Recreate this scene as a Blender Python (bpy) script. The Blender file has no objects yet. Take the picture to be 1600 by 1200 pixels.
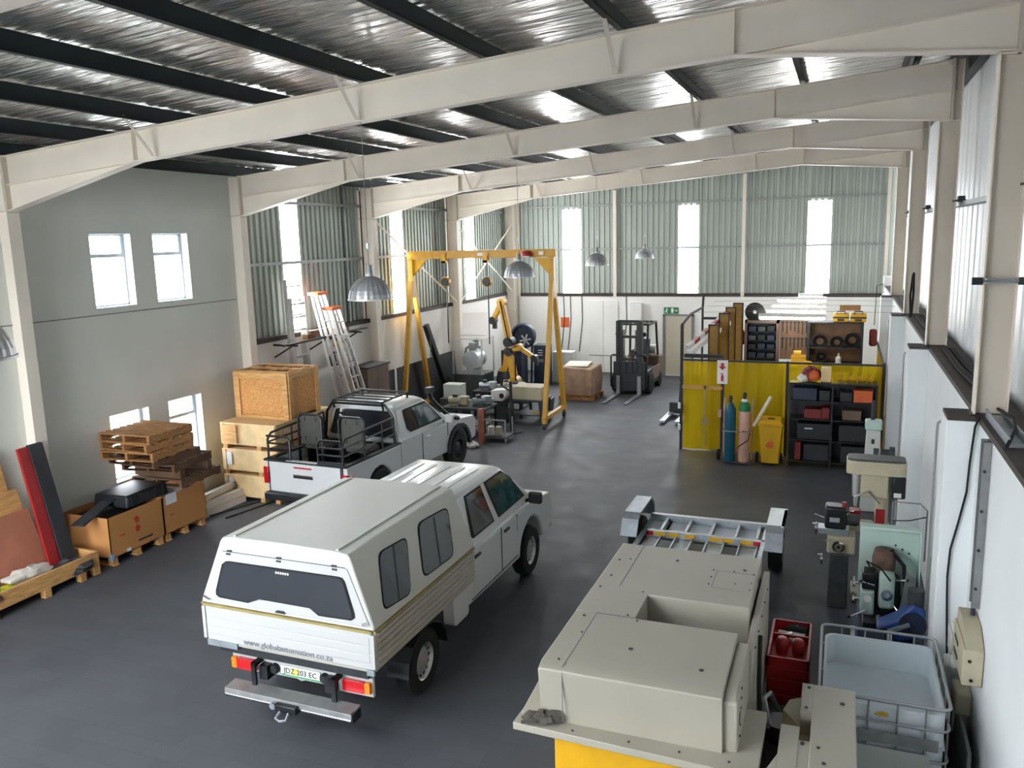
import bpy, bmesh, math, random
from mathutils import Vector, Matrix
R = random.Random(7)
SC = bpy.context.scene
COL = SC.collection
PI = math.pi
rad = math.radians

# ---------------------------------------------------------------- camera, sky, exposure
cam = bpy.data.objects.new('camera', bpy.data.cameras.new('camera'))
COL.objects.link(cam)
cam.data.sensor_width = 36.0
cam.data.lens = 1302.42 / 1600 * 36
cam.data.clip_end = 300
def aim(yaw, pitch, roll):
    y, p, r = rad(yaw), rad(pitch), rad(roll)
    fw = Vector((-math.sin(y) * math.cos(p), math.cos(y) * math.cos(p), -math.sin(p)))
    rt = Vector((math.cos(y), math.sin(y), 0))
    up = rt.cross(fw)
    c, s = math.cos(r), math.sin(r)
    r2, u2 = c * rt + s * up, -s * rt + c * up
    m = Matrix((r2, u2, -fw)).transposed().to_4x4()
    m.translation = Vector((0, 0, 4.898))
    return m
cam.matrix_world = aim(21.643, 10.021, -1.444)
SC.camera = cam

SC.world = bpy.data.worlds.new('sky')
SC.world.use_nodes = True
nt = SC.world.node_tree
bg = nt.nodes['Background']
bg.inputs['Color'].default_value = (0.90, 0.95, 1.0, 1)
bg.inputs['Strength'].default_value = 3.5
SC.view_settings.view_transform = 'Standard'
SC.view_settings.look = 'None'
SC.view_settings.gamma = 1
SC.view_settings.use_curve_mapping = False
SC.view_settings.exposure = 2.05
try:
    SC.cycles.max_bounces = 10
    SC.cycles.diffuse_bounces = 6
    SC.cycles.sample_clamp_indirect = 8
    SC.cycles.caustics_reflective = False
    SC.cycles.caustics_refractive = False
except Exception:
    pass

# ---------------------------------------------------------------- materials
def lin(c):
    return tuple((v / 12.92 if v <= 0.04045 else ((v + 0.055) / 1.055) ** 2.4) for v in (x / 255 for x in c))
MATS = {}
def M(name, rgb, rough=0.6, metal=0.0, var=0.10, scale=6.0, bump=0.0, bscale=None, stretch=(1, 1, 1), emit=0.0, alpha=1.0, trans=0.0, coat=0.0, rvar=0.0):
    """One procedural material: base colour broken up by noise, optional bump, emission or clearness."""
    m = bpy.data.materials.new(name)
    m.use_nodes = True
    n, l = m.node_tree.nodes, m.node_tree.links
    b = n['Principled BSDF']
    c = lin(rgb)
    b.inputs['Roughness'].default_value = rough
    b.inputs['Metallic'].default_value = metal
    if coat: b.inputs['Coat Weight'].default_value = coat
    if trans: b.inputs['Transmission Weight'].default_value = trans
    if alpha < 1: b.inputs['Alpha'].default_value = alpha
    tc = n.new('ShaderNodeTexCoord'); mp = n.new('ShaderNodeMapping')
    mp.inputs['Scale'].default_value = stretch
    l.new(tc.outputs['Object'], mp.inputs['Vector'])
    nz = n.new('ShaderNodeTexNoise'); nz.inputs['Scale'].default_value = scale; nz.inputs['Detail'].default_value = 5
    l.new(mp.outputs['Vector'], nz.inputs['Vector'])
    rp = n.new('ShaderNodeValToRGB')
    rp.color_ramp.elements[0].position = 0.3; rp.color_ramp.elements[1].position = 0.7
    rp.color_ramp.elements[0].color = tuple(x * (1 - var) for x in c) + (1,)
    rp.color_ramp.elements[1].color = tuple(min(1, x * (1 + var)) for x in c) + (1,)
    l.new(nz.outputs['Fac'], rp.inputs['Fac'])
    l.new(rp.outputs['Color'], b.inputs['Base Color'])
    if rvar:
        mr = n.new('ShaderNodeMapRange')
        mr.inputs['To Min'].default_value = max(0.02, rough - rvar); mr.inputs['To Max'].default_value = min(1, rough + rvar)
        l.new(nz.outputs['Fac'], mr.inputs['Value']); l.new(mr.outputs['Result'], b.inputs['Roughness'])
    if bump:
        bn = n.new('ShaderNodeTexNoise'); bn.inputs['Scale'].default_value = bscale or scale * 4; bn.inputs['Detail'].default_value = 4
        l.new(mp.outputs['Vector'], bn.inputs['Vector'])
        bp = n.new('ShaderNodeBump'); bp.inputs['Strength'].default_value = bump; bp.inputs['Distance'].default_value = 0.02
        l.new(bn.outputs['Fac'], bp.inputs['Height']); l.new(bp.outputs['Normal'], b.inputs['Normal'])
    if emit:
        b.inputs['Emission Color'].default_value = c + (1,)
        b.inputs['Emission Strength'].default_value = emit
    MATS[name] = m
    return m
M('steel_cream', (234, 225, 211), 0.55, var=0.05, scale=1.5)
M('steel_cream_dull', (206, 197, 183), 0.6, var=0.07, scale=1.2)
M('plaster_grey', (216, 218, 212), 0.85, var=0.05, scale=0.8, bump=0.08, bscale=30)
M('plaster_white', (238, 237, 232), 0.8, var=0.05, scale=0.9, bump=0.08, bscale=30)
M('plaster_blue', (230, 234, 235), 0.75, var=0.05, scale=0.9, bump=0.08, bscale=30)
M('reveal_white', (240, 243, 246), 0.7, var=0.02)
M('cladding', (160, 168, 160), 0.5, metal=0.2, var=0.10, scale=1.2, stretch=(3, 3, 0.3))
M('cladding_white', (236, 238, 240), 0.4, var=0.03, scale=1.0)
M('ledge_dark', (62, 52, 50), 0.7, var=0.25, scale=5)
M('purlin', (36, 42, 46), 0.6, metal=0.2, var=0.15, scale=3)
M('galv', (168, 176, 182), 0.42, metal=0.7, var=0.15, scale=9, rvar=0.12)
M('galv_dull', (140, 142, 142), 0.5, metal=0.55, var=0.18, scale=8, rvar=0.12)
M('aluminium', (205, 205, 205), 0.42, metal=0.75, var=0.08, scale=12)
M('chrome', (215, 215, 218), 0.12, metal=1.0, var=0.03)
M('black_paint', (22, 24, 28), 0.4, var=0.2, scale=9)
M('black_rubber', (15, 16, 17), 0.85, var=0.25, scale=14, bump=0.15)
M('black_plastic', (27, 29, 33), 0.5, var=0.15, scale=8)
M('dark_steel', (54, 56, 60), 0.5, metal=0.4, var=0.25, scale=8)
M('van_white_dimmed', (186, 187, 186), 0.3, var=0.015, scale=2, coat=0.2)  # vehicle white darkened for the rear faces, offsetting strong door light
M('vehicle_white', (218, 220, 220), 0.28, var=0.015, scale=2, coat=0.35)
M('canopy_white', (196, 195, 190), 0.5, var=0.02, scale=2)
M('glass_dark', (46, 50, 56), 0.06, var=0.05, coat=0.6)
M('glass_green', (48, 84, 84), 0.05, var=0.10, coat=0.6)
M('lens_red', (196, 22, 30), 0.2, var=0.12, scale=20, coat=0.6)
M('lens_amber', (236, 130, 24), 0.2, var=0.1, scale=20, coat=0.6)
M('brass_strip', (166, 150, 92), 0.45, metal=0.3, var=0.12)
M('alu_white', (184, 180, 168), 0.45, metal=0.25, var=0.06, scale=3)
M('letter_grey', (128, 132, 136), 0.6)
M('letter_black', (26, 26, 28), 0.6)
M('letter_red', (190, 40, 36), 0.6)
M('plate_white', (220, 226, 222), 0.5, var=0.05)
M('plate_green', (70, 150, 96), 0.5)
M('plate_yellow', (214, 200, 90), 0.5)
M('pine', (206, 158, 98), 0.7, var=0.22, scale=5, bump=0.1, stretch=(1, 1, 6))
M('pine_pale', (226, 196, 146), 0.7, var=0.16, scale=5, bump=0.1, stretch=(1, 6, 1))
M('pine_old', (134, 98, 62), 0.8, var=0.3, scale=6, bump=0.15, stretch=(5, 1, 5))
M('pallet_wood', (164, 118, 70), 0.8, var=0.28, scale=5, bump=0.15, stretch=(1, 5, 5))
M('pallet_dark', (96, 70, 50), 0.85, var=0.3, scale=5, bump=0.15)
M('osb', (204, 146, 84), 0.75, var=0.32, scale=26, bump=0.15, stretch=(1, 1, 2.2))
M('cardboard', (190, 134, 78), 0.85, var=0.07, scale=3)
M('cardboard_dull', (158, 128, 104), 0.7, var=0.22, scale=5, bump=0.9, bscale=6)
M('masonite_pink', (178, 112, 88), 0.75, var=0.14, scale=3)
M('paper', (222, 226, 230), 0.8, var=0.02)
M('red_paint', (158, 34, 36), 0.4, var=0.15, scale=5)
M('yellow_paint', (204, 156, 52), 0.42, var=0.10, scale=5)
M('yellow_bright', (216, 164, 24), 0.45, var=0.08, scale=5)
M('yellow_plastic', (206, 160, 20), 0.45, var=0.08, scale=4)
M('hivis', (210, 214, 40), 0.7, var=0.2, scale=14)
M('mustard', (150, 114, 40), 0.6, var=0.15)
M('peg_tan', (134, 104, 78), 0.8, var=0.12)
M('orange', (214, 98, 44), 0.5, var=0.1)
M('cloth_white', (226, 222, 212), 0.9, var=0.08, scale=8, bump=0.3)
M('cloth_grey', (84, 79, 72), 0.95, var=0.3, scale=22, bump=0.5)
M('cloth_brown', (104, 80, 70), 0.95, var=0.3, scale=12, bump=0.4)
M('machine_beige', (166, 161, 147), 0.5, var=0.04, scale=1.5)
M('machine_cream', (180, 172, 146), 0.5, var=0.12, scale=4)
M('machine_dark', (70, 72, 74), 0.5, metal=0.3, var=0.25, scale=8)
M('mint', (186, 210, 200), 0.45, var=0.06, scale=3)
M('blue_paint', (38, 74, 138), 0.45, var=0.15, scale=6)
M('fork_navy', (26, 30, 40), 0.5, var=0.2)
M('navy', (34, 44, 66), 0.5, var=0.2, scale=8)
M('teal_cyl', (18, 84, 104), 0.4, var=0.12, scale=5)
M('pink_cyl', (214, 168, 148), 0.5, var=0.12, scale=5)
M('green_sign', (20, 120, 74), 0.5, var=0.03)
M('white_sign', (236, 234, 232), 0.5, var=0.02)
M('grey_box', (200, 202, 196), 0.5, var=0.06, scale=4)
M('grey_mid', (120, 122, 122), 0.6, var=0.15, scale=5)
M('brown_board', (112, 92, 78), 0.75, var=0.12, scale=3)
M('board_dark', (46, 48, 52), 0.7, var=0.2, scale=3)
M('seat_grey', (84, 84, 80), 0.8, var=0.08, scale=6)
M('poly_white', (200, 209, 215), 0.45, var=0.03, scale=2)
M('poly_panel', (172, 178, 174), 0.5, var=0.06, scale=2)
M('ladder_alu', (196, 194, 190), 0.5, metal=0.35, var=0.12, scale=8)
M('wire_grey', (150, 154, 156), 0.4, metal=0.6, var=0.1)
M('door_beige', (196, 188, 168), 0.6, var=0.04)
M('lamp_shade', (172, 172, 174), 0.42, metal=0.6, var=0.08, scale=10)
M('foil_floor', (200, 200, 200), 0.3)
M('white_plastic', (232, 232, 230), 0.4, var=0.03)
M('tape_blue', (130, 160, 190), 0.6, var=0.1)
M('stain_yellow', (190, 160, 60), 0.7, var=0.3)
M('carpet_red', (120, 36, 34), 0.6, var=0.2)
M('tube_light', (255, 255, 250), 0.5, emit=9.0, var=0)
M('sheet_light', (250, 253, 255), 0.6, emit=8.5, var=0.02)  # glow stands in for daylight coming through the translucent sheets
M('bulb_dark', (60, 60, 58), 0.5)

def special():
    # painted floor: dark grey, faint interlocking pavers under the paint, patchy gloss
    m = bpy.data.materials.new('floor_paint'); m.use_nodes = True
    n, l = m.node_tree.nodes, m.node_tree.links; b = n['Principled BSDF']
    tc = n.new('ShaderNodeTexCoord')
    nz = n.new('ShaderNodeTexNoise'); nz.inputs['Scale'].default_value = 0.55; nz.inputs['Detail'].default_value = 8; nz.inputs['Roughness'].default_value = 0.6
    l.new(tc.outputs['Object'], nz.inputs['Vector'])
    rp = n.new('ShaderNodeValToRGB')
    rp.color_ramp.elements[0].position = 0.32; rp.color_ramp.elements[0].color = lin((73, 75, 80)) + (1,)
    rp.color_ramp.elements[1].position = 0.72; rp.color_ramp.elements[1].color = lin((90, 92, 97)) + (1,)
    l.new(nz.outputs['Fac'], rp.inputs['Fac'])
    br = n.new('ShaderNodeTexBrick'); br.inputs['Scale'].default_value = 1.0
    br.inputs['Brick Width'].default_value = 0.46; br.inputs['Row Height'].default_value = 0.23
    br.inputs['Mortar Size'].default_value = 0.006; br.inputs['Mortar Smooth'].default_value = 0.6
    br.inputs['Color1'].default_value = (1, 1, 1, 1); br.inputs['Color2'].default_value = (0.86, 0.86, 0.87, 1); br.inputs['Mortar'].default_value = (0.74, 0.74, 0.75, 1)
    l.new(tc.outputs['Object'], br.inputs['Vector'])
    mx = n.new('ShaderNodeMix'); mx.data_type = 'RGBA'; mx.blend_type = 'MULTIPLY'; mx.inputs['Factor'].default_value = 0.75
    l.new(rp.outputs['Color'], mx.inputs['A']); l.new(br.outputs['Color'], mx.inputs['B'])
    l.new(mx.outputs['Result'], b.inputs['Base Color'])
    n2 = n.new('ShaderNodeTexNoise'); n2.inputs['Scale'].default_value = 2.2; n2.inputs['Detail'].default_value = 6
    l.new(tc.outputs['Object'], n2.inputs['Vector'])
    mr = n.new('ShaderNodeMapRange'); b.inputs['Specular IOR Level'].default_value = 0.28
    mr.inputs['To Min'].default_value = 0.42; mr.inputs['To Max'].default_value = 0.75
    l.new(n2.outputs['Fac'], mr.inputs['Value']); l.new(mr.outputs['Result'], b.inputs['Roughness'])
    bp = n.new('ShaderNodeBump'); bp.inputs['Strength'].default_value = 0.12; bp.inputs['Distance'].default_value = 0.01
    l.new(br.outputs['Fac'], bp.inputs['Height']); bp.invert = True
    l.new(bp.outputs['Normal'], b.inputs['Normal'])
    MATS['floor_paint'] = m
    # crinkled silver roof foil: wrinkles run across the hall
    m = bpy.data.materials.new('roof_foil'); m.use_nodes = True
    n, l = m.node_tree.nodes, m.node_tree.links; b = n['Principled BSDF']
    b.inputs['Metallic'].default_value = 0.7; b.inputs['Roughness'].default_value = 0.24
    b.inputs['Base Color'].default_value = lin((240, 239, 236)) + (1,)
    tc = n.new('ShaderNodeTexCoord'); mp = n.new('ShaderNodeMapping'); mp.inputs['Scale'].default_value = (0.5, 5.0, 1)
    l.new(tc.outputs['Object'], mp.inputs['Vector'])
    nz = n.new('ShaderNodeTexNoise'); nz.inputs['Scale'].default_value = 1.5; nz.inputs['Detail'].default_value = 3; nz.inputs['Distortion'].default_value = 0.4
    l.new(mp.outputs['Vector'], nz.inputs['Vector'])
    bp = n.new('ShaderNodeBump'); bp.inputs['Strength'].default_value = 1.0; bp.inputs['Distance'].default_value = 0.09
    l.new(nz.outputs['Fac'], bp.inputs['Height']); l.new(bp.outputs['Normal'], b.inputs['Normal'])
    MATS['roof_foil'] = m
    # clear window glass
    m = bpy.data.materials.new('window_glass'); m.use_nodes = True
    n, l = m.node_tree.nodes, m.node_tree.links
    out = n['Material Output']; n.remove(n['Principled BSDF'])
    t = n.new('ShaderNodeBsdfTransparent'); g = n.new('ShaderNodeBsdfGlossy'); g.inputs['Roughness'].default_value = 0.03
    mx = n.new('ShaderNodeMixShader'); mx.inputs[0].default_value = 0.06
    l.new(t.outputs[0], mx.inputs[1]); l.new(g.outputs[0], mx.inputs[2]); l.new(mx.outputs[0], out.inputs['Surface'])
    MATS['window_glass'] = m
    # see-through yellow welding curtain and clear plastic guard
    for nm, col, fac in (('weld_curtain', (216, 186, 26), 0.58), ('clear_guard', (226, 230, 230), 0.14)):
        m = bpy.data.materials.new(nm); m.use_nodes = True
        n, l = m.node_tree.nodes, m.node_tree.links; b = n['Principled BSDF']; out = n['Material Output']
        b.inputs['Base Color'].default_value = lin(col) + (1,); b.inputs['Roughness'].default_value = 0.25
        t = n.new('ShaderNodeBsdfTransparent'); t.inputs['Color'].default_value = (tuple(min(1, x * 1.05) for x in lin(col)) + (1,)) if nm == 'weld_curtain' else (0.97, 0.98, 0.98, 1)
        tl = n.new('ShaderNodeBsdfTranslucent'); tl.inputs['Color'].default_value = lin(col) + (1,)
        m1 = n.new('ShaderNodeMixShader'); m1.inputs[0].default_value = 0.35
        l.new(b.outputs[0], m1.inputs[1]); l.new(tl.outputs[0], m1.inputs[2])
        m2 = n.new('ShaderNodeMixShader'); m2.inputs[0].default_value = fac
        l.new(t.outputs[0], m2.inputs[1]); l.new(m1.outputs[0], m2.inputs[2]); l.new(m2.outputs[0], out.inputs['Surface'])
        MATS[nm] = m
special()

# ---------------------------------------------------------------- mesh building helpers
class MB:
    def __init__(s): s.v = []; s.f = []
    def add(s, vs, fs):
        k = len(s.v); s.v += [tuple(v) for v in vs]; s.f += [tuple(i + k for i in f) for f in fs]; return s
    def box(s, x0, x1, y0, y1, z0, z1):
        return s.add([(x0, y0, z0), (x1, y0, z0), (x1, y1, z0), (x0, y1, z0), (x0, y0, z1), (x1, y0, z1), (x1, y1, z1), (x0, y1, z1)],
                     [(0, 3, 2, 1), (4, 5, 6, 7), (0, 1, 5, 4), (1, 2, 6, 5), (2, 3, 7, 6), (3, 0, 4, 7)])
    def cbox(s, c, d, rz=0, rx=0, ry=0):
        m = Matrix.Rotation(rz, 3, 'Z') @ Matrix.Rotation(ry, 3, 'Y') @ Matrix.Rotation(rx, 3, 'X')
        a, b, e = d[0] / 2, d[1] / 2, d[2] / 2
        vs = [Vector(c) + m @ Vector(p) for p in ((-a, -b, -e), (a, -b, -e), (a, b, -e), (-a, b, -e), (-a, -b, e), (a, -b, e), (a, b, e), (-a, b, e))]
        return s.add(vs, [(0, 3, 2, 1), (4, 5, 6, 7), (0, 1, 5, 4), (1, 2, 6, 5), (2, 3, 7, 6), (3, 0, 4, 7)])
    def bar(s, p, q, w, h, up=(0, 0, 1)):
        p, q = Vector(p), Vector(q); d = (q - p).normalized(); u = Vector(up)
        if abs(d.dot(u)) > 0.98: u = Vector((0, 1, 0))
        x = d.cross(u).normalized(); u = x.cross(d)
        vs = []
        for o in (p, q):
            for a, b in ((-1, -1), (1, -1), (1, 1), (-1, 1)): vs.append(o + x * (a * w / 2) + u * (b * h / 2))
        return s.add(vs, [(0, 1, 2, 3), (7, 6, 5, 4), (0, 4, 5, 1), (1, 5, 6, 2), (2, 6, 7, 3), (3, 7, 4, 0)])
    def tube(s, pts, r, n=8, close=False):
        pts = [Vector(p) for p in pts]; N = len(pts); rings = []
        prev = None
        for i, p in enumerate(pts):
            a = pts[i - 1] if (i > 0 or close) else p; b = pts[(i + 1) % N] if (i < N - 1 or close) else p
            d = (b - a).normalized()
            if prev is None:
                u = Vector((0, 0, 1)) if abs(d.z) < 0.9 else Vector((1, 0, 0))
            else: u = prev
            x = d.cross(u).normalized(); u = x.cross(d).normalized(); prev = u
            rr = r[i] if isinstance(r, (list, tuple)) else r
            rings.append([p + x * (rr * math.cos(2 * PI * k / n)) + u * (rr * math.sin(2 * PI * k / n)) for k in range(n)])
        k0 = len(s.v); s.v += [tuple(v) for rg in rings for v in rg]
        for i in range(N if close else N - 1):
            j = (i + 1) % N
            for k in range(n):
                k2 = (k + 1) % n; s.f.append((k0 + i * n + k, k0 + i * n + k2, k0 + j * n + k2, k0 + j * n + k))
        if not close:
            s.f.append(tuple(k0 + k for k in range(n))[::-1]); s.f.append(tuple(k0 + (N - 1) * n + k for k in range(n)))
        return s
    def cyl(s, p, q, r, r2=None, n=16):
        return s.tube([p, q], [r, r if r2 is None else r2], n)
    def lathe(s, prof, c=(0, 0, 0), axis='z', n=24, flute=0.0):
        k0 = len(s.v); c = Vector(c)
        for r, h in prof:
            for k in range(n):
                a = 2 * PI * k / n; rr = r * (1 + (flute if k % 2 else -flute))
                p = (rr * math.cos(a), rr * math.sin(a), h)
                if axis == 'x': p = (p[2], p[0], p[1])
                if axis == 'y': p = (p[0], p[2], p[1])
                s.v.append(tuple(c + Vector(p)))
        for i in range(len(prof) - 1):
            for k in range(n):
                k2 = (k + 1) % n; s.f.append((k0 + i * n + k, k0 + i * n + k2, k0 + (i + 1) * n + k2, k0 + (i + 1) * n + k))
        return s
    def prism(s, poly, axis, a, b):
        """poly: 2D outline; axis the outline is pushed along, from a to b. x: (y,z), y: (x,z), z: (x,y)."""
        def P(u, v, t): return {'x': (t, u, v), 'y': (u, t, v), 'z': (u, v, t)}[axis]
        n = len(poly)
        vs = [P(u, v, a) for u, v in poly] + [P(u, v, b) for u, v in poly]
        return s.add(vs, [tuple(range(n)), tuple(range(2 * n - 1, n - 1, -1))] + [(i, i + n, (i + 1) % n + n, (i + 1) % n) for i in range(n)])
    def loft(s, secs, cap=True):
        n = len(secs[0]); k0 = len(s.v)
        for sec in secs: s.v += [tuple(p) for p in sec]
        for i in range(len(secs) - 1):
            for k in range(n):
                k2 = (k + 1) % n; s.f.append((k0 + i * n + k, k0 + i * n + k2, k0 + (i + 1) * n + k2, k0 + (i + 1) * n + k))
        if cap:
            s.f.append(tuple(k0 + k for k in range(n))[::-1]); s.f.append(tuple(k0 + (len(secs) - 1) * n + k for k in range(n)))
        return s
    def onquad(s, A, B, Cc, D, uv, off=0.004, th=0.008):
        """a thin plate with outline uv laid on the quad A(0,0) B(1,0) C(1,1) D(0,1), standing off it along its normal."""
        A, B, Cc, D = map(Vector, (A, B, Cc, D)); nrm = (B - A).cross(D - A).normalized()
        def P(u, v, o): return (A * (1 - u) + B * u) * (1 - v) + (D * (1 - u) + Cc * u) * v + nrm * o
        n = len(uv)
        return s.add([P(u, v, off) for u, v in uv] + [P(u, v, off - th) for u, v in uv],
                     [tuple(range(n)), tuple(range(2 * n - 1, n - 1, -1))] + [(i, i + n, (i + 1) % n + n, (i + 1) % n) for i in range(n)])
    def blob(s, c, d, seed=0, rough=0.18, n=14, m=9, rz=0):
        r = random.Random(seed); k0 = len(s.v); ph = [r.uniform(0, 6.28) for _ in range(8)]
        for i in range(m + 1):
            t = PI * i / m
            for k in range(n):
                a = 2 * PI * k / n
                w = 1 + rough * (math.sin(3 * a + ph[0] + 2 * t) + 0.6 * math.sin(5 * a + ph[1] - 3 * t) + 0.5 * math.sin(7 * t + ph[2] + 2 * a))
                x, y, z = d[0] * w * math.sin(t) * math.cos(a), d[1] * w * math.sin(t) * math.sin(a), d[2] * math.cos(t) * w
                if z < -d[2] * 0.6: z = -d[2] * 0.6
                x, y = x * math.cos(rz) - y * math.sin(rz), x * math.sin(rz) + y * math.cos(rz)
                s.v.append((c[0] + x, c[1] + y, c[2] + z))
        for i in range(m):
            for k in range(n):
                k2 = (k + 1) % n; s.f.append((k0 + i * n + k, k0 + (i + 1) * n + k, k0 + (i + 1) * n + k2, k0 + i * n + k2))
        return s
def rrect(u0, u1, v0, v1, r=0.1, n=4, ru=None, rv=None):
    ru = ru or r * (u1 - u0); rv = rv or r * (v1 - v0); o = []
    for cu, cv, a0 in ((u1 - ru, v1 - rv, 0), (u0 + ru, v1 - rv, 90), (u0 + ru, v0 + rv, 180), (u1 - ru, v0 + rv, 270)):
        for k in range(n + 1):
            a = rad(a0 + 90 * k / n); o.append((cu + ru * math.cos(a), cv + rv * math.sin(a)))
    return o
def mesh_of(name, mb, mat, smooth=False):
    me = bpy.data.meshes.new(name)
    me.from_pydata(mb.v, [], mb.f)
    bm = bmesh.new(); bm.from_mesh(me)
    bmesh.ops.recalc_face_normals(bm, faces=bm.faces)
    ng = [f for f in bm.faces if len(f.verts) > 4]
    if ng: bmesh.ops.triangulate(bm, faces=ng)
    bm.to_mesh(me); bm.free()
    me.materials.append(MATS[mat] if isinstance(mat, str) else mat)
    if smooth:
        for p in me.polygons: p.use_smooth = True
        try: me.set_sharp_from_angle(angle=rad(38))
        except Exception: pass
    return me
def part(name, mb, mat, parent=None, smooth=False, bev=0.0, seg=2, label=None, stuff=False):
    o = bpy.data.objects.new(name, mesh_of(name, mb, mat, smooth or bev > 0))
    COL.objects.link(o)
    if parent is not None: o.parent = parent
    if bev:
        b = o.modifiers.new('bevel', 'BEVEL'); b.width = bev; b.segments = seg; b.limit_method = 'ANGLE'; b.angle_limit = rad(35)
        b.harden_normals = False
    if label: o['label'] = label
    if stuff: o['kind'] = 'stuff'
    return o
def tag(o, label, cat, group=None):
    o['label'] = label; o['category'] = cat
    if group: o['group'] = group
    return o
def thing(name, label, cat, loc=(0, 0, 0), rz=0.0, group=None):
    o = bpy.data.objects.new(name, None); COL.objects.link(o)
    o.empty_display_size = 0.1
    o.location = loc; o.rotation_euler = (0, 0, rz)
    return tag(o, label, cat, group)
def single(name, mb, mat, label, cat, group=None, loc=(0, 0, 0), rz=0.0, **k):
    o = part(name, mb, mat, None, **k); o.location = loc; o.rotation_euler = (0, 0, rz)
    return tag(o, label, cat, group)
def struct(name, mb=None, mat=None, **k):
    if mb is None:
        o = bpy.data.objects.new(name, None); COL.objects.link(o)
    else: o = part(name, mb, mat, None, **k)
    o['kind'] = 'structure'
    return o
def dup(root, loc=None, rz=None, label=None, group=None):
    r = root.copy(); COL.objects.link(r)
    if loc is not None: r.location = loc
    if rz is not None: r.rotation_euler = (0, 0, rz)
    if label: r['label'] = label
    if group: r['group'] = group
    for c in list(root.children):
        k = c.copy(); COL.objects.link(k); k.parent = r
        for g in c.children:
            d = g.copy(); COL.objects.link(d); d.parent = k
    return r
def words(text, size, mat, parent, mtx, name='lettering', depth=0.0015, align='CENTER'):
    """flat lettering as a mesh; mtx places the text plane (text runs along its x, up its y)."""
    cu = bpy.data.curves.new(name, 'FONT'); cu.body = text; cu.size = size; cu.extrude = depth
    cu.align_x = align; cu.align_y = 'CENTER'; cu.resolution_u = 2
    t = bpy.data.objects.new(name, cu); COL.objects.link(t)
    dg = bpy.context.evaluated_depsgraph_get()
    me = bpy.data.meshes.new_from_object(t.evaluated_get(dg))
    bpy.data.objects.remove(t)
    me.transform(mtx)
    me.materials.clear(); me.materials.append(MATS[mat])
    o = bpy.data.objects.new(name, me); COL.objects.link(o); o.parent = parent
    return o
def frame_mtx(o, x, y):
    x, y = Vector(x).normalized(), Vector(y).normalized(); z = x.cross(y)
    m = Matrix((x, y, z)).transposed().to_4x4(); m.translation = Vector(o); return m
# ---------------------------------------------------------------- the hall
XL, XWL, XCR, XER, XSR = -11.07, -11.37, 1.195, 1.349, 1.66
YB, Y0 = 28.7, -4.0
FR = [8.724 + 5 * i for i in range(-1, 4)]          # frame planes, the first one stands behind the frame
def ztop(x): return 6.184 + 0.0800 * (x + 11.07)
def zfoil(x): return ztop(x) + 0.275

struct('floor', MB().box(-12.5, 2.6, Y0 - 6, YB + 0.3, -0.2, 0.0), 'floor_paint')

# ceiling: silver foil draped over the purlins, in ripples that run across the hall
YR = 2.6
ceil = MB(); nx, ny = 9, 480
for j in range(ny + 1):
    y = YR + (YB + 0.1 - YR) * j / ny
    for i in range(nx + 1):
        x = -11.75 + 13.75 * i / nx
        ceil.v.append((x, y, zfoil(x) + 0.005 * math.sin(y * 33 + 1.5 * math.sin(x * 1.1)) + 0.005 * math.sin(y * 14.3 + x * 0.9)))
for j in range(ny):
    for i in range(nx):
        a = j * (nx + 1) + i; ceil.f.append((a, a + 1, a + nx + 2, a + nx + 1))
ceiling = struct('ceiling', ceil, 'roof_foil', smooth=True)
def slab(x0, x1, y0, y1, o, t):
    return MB().add([(x, y, zfoil(x) + d) for d in (o, o + t) for x, y in ((x0, y0), (x1, y0), (x1, y1), (x0, y1))],
                    [(0, 3, 2, 1), (4, 5, 6, 7), (0, 1, 5, 4), (1, 2, 6, 5), (2, 3, 7, 6), (3, 0, 4, 7)])
part('roof_sheet', slab(-12, 2.2, YR, YB + 0.3, 0.06, 0.06), 'cladding', ceiling)
# unseen glazed bay over and behind the camera, added to let in more light
part('roof_sheet', slab(-12, 2.2, Y0 - 0.3, -3.3, 0.02, 0.06), 'cladding', ceiling)
part('roof_sheet', slab(-5.0, 2.2, -3.3, YR, 0.02, 0.06), 'cladding', ceiling)
for k in range(4):
    part('added_roof_light', slab(-11.6 + 1.65 * k, -10.05 + 1.65 * k, -3.3, YR, 0.02, 0.01), 'window_glass', ceiling)
    part('glazing_bar', slab(-10.05 + 1.65 * k, -9.95 + 1.65 * k, -3.3, YR, -0.03, 0.08), 'galv', ceiling)
PX = [-11.3] + [-9.85 + 1.525 * k for k in range(8)] + [1.5]
for x in PX:
    z0 = ztop(x) + 0.045
    m = MB()
    m.box(x - 0.006, x + 0.006, Y0, YB, z0, z0 + 0.2); m.box(x - 0.006, x + 0.075, Y0, YB, z0, z0 + 0.006); m.box(x - 0.075, x + 0.006, Y0, YB, z0 + 0.194, z0 + 0.2)
    m.box(x + 0.069, x + 0.075, Y0, YB, z0, z0 + 0.022)
    part('purlin', m, 'purlin', ceiling)

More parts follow.
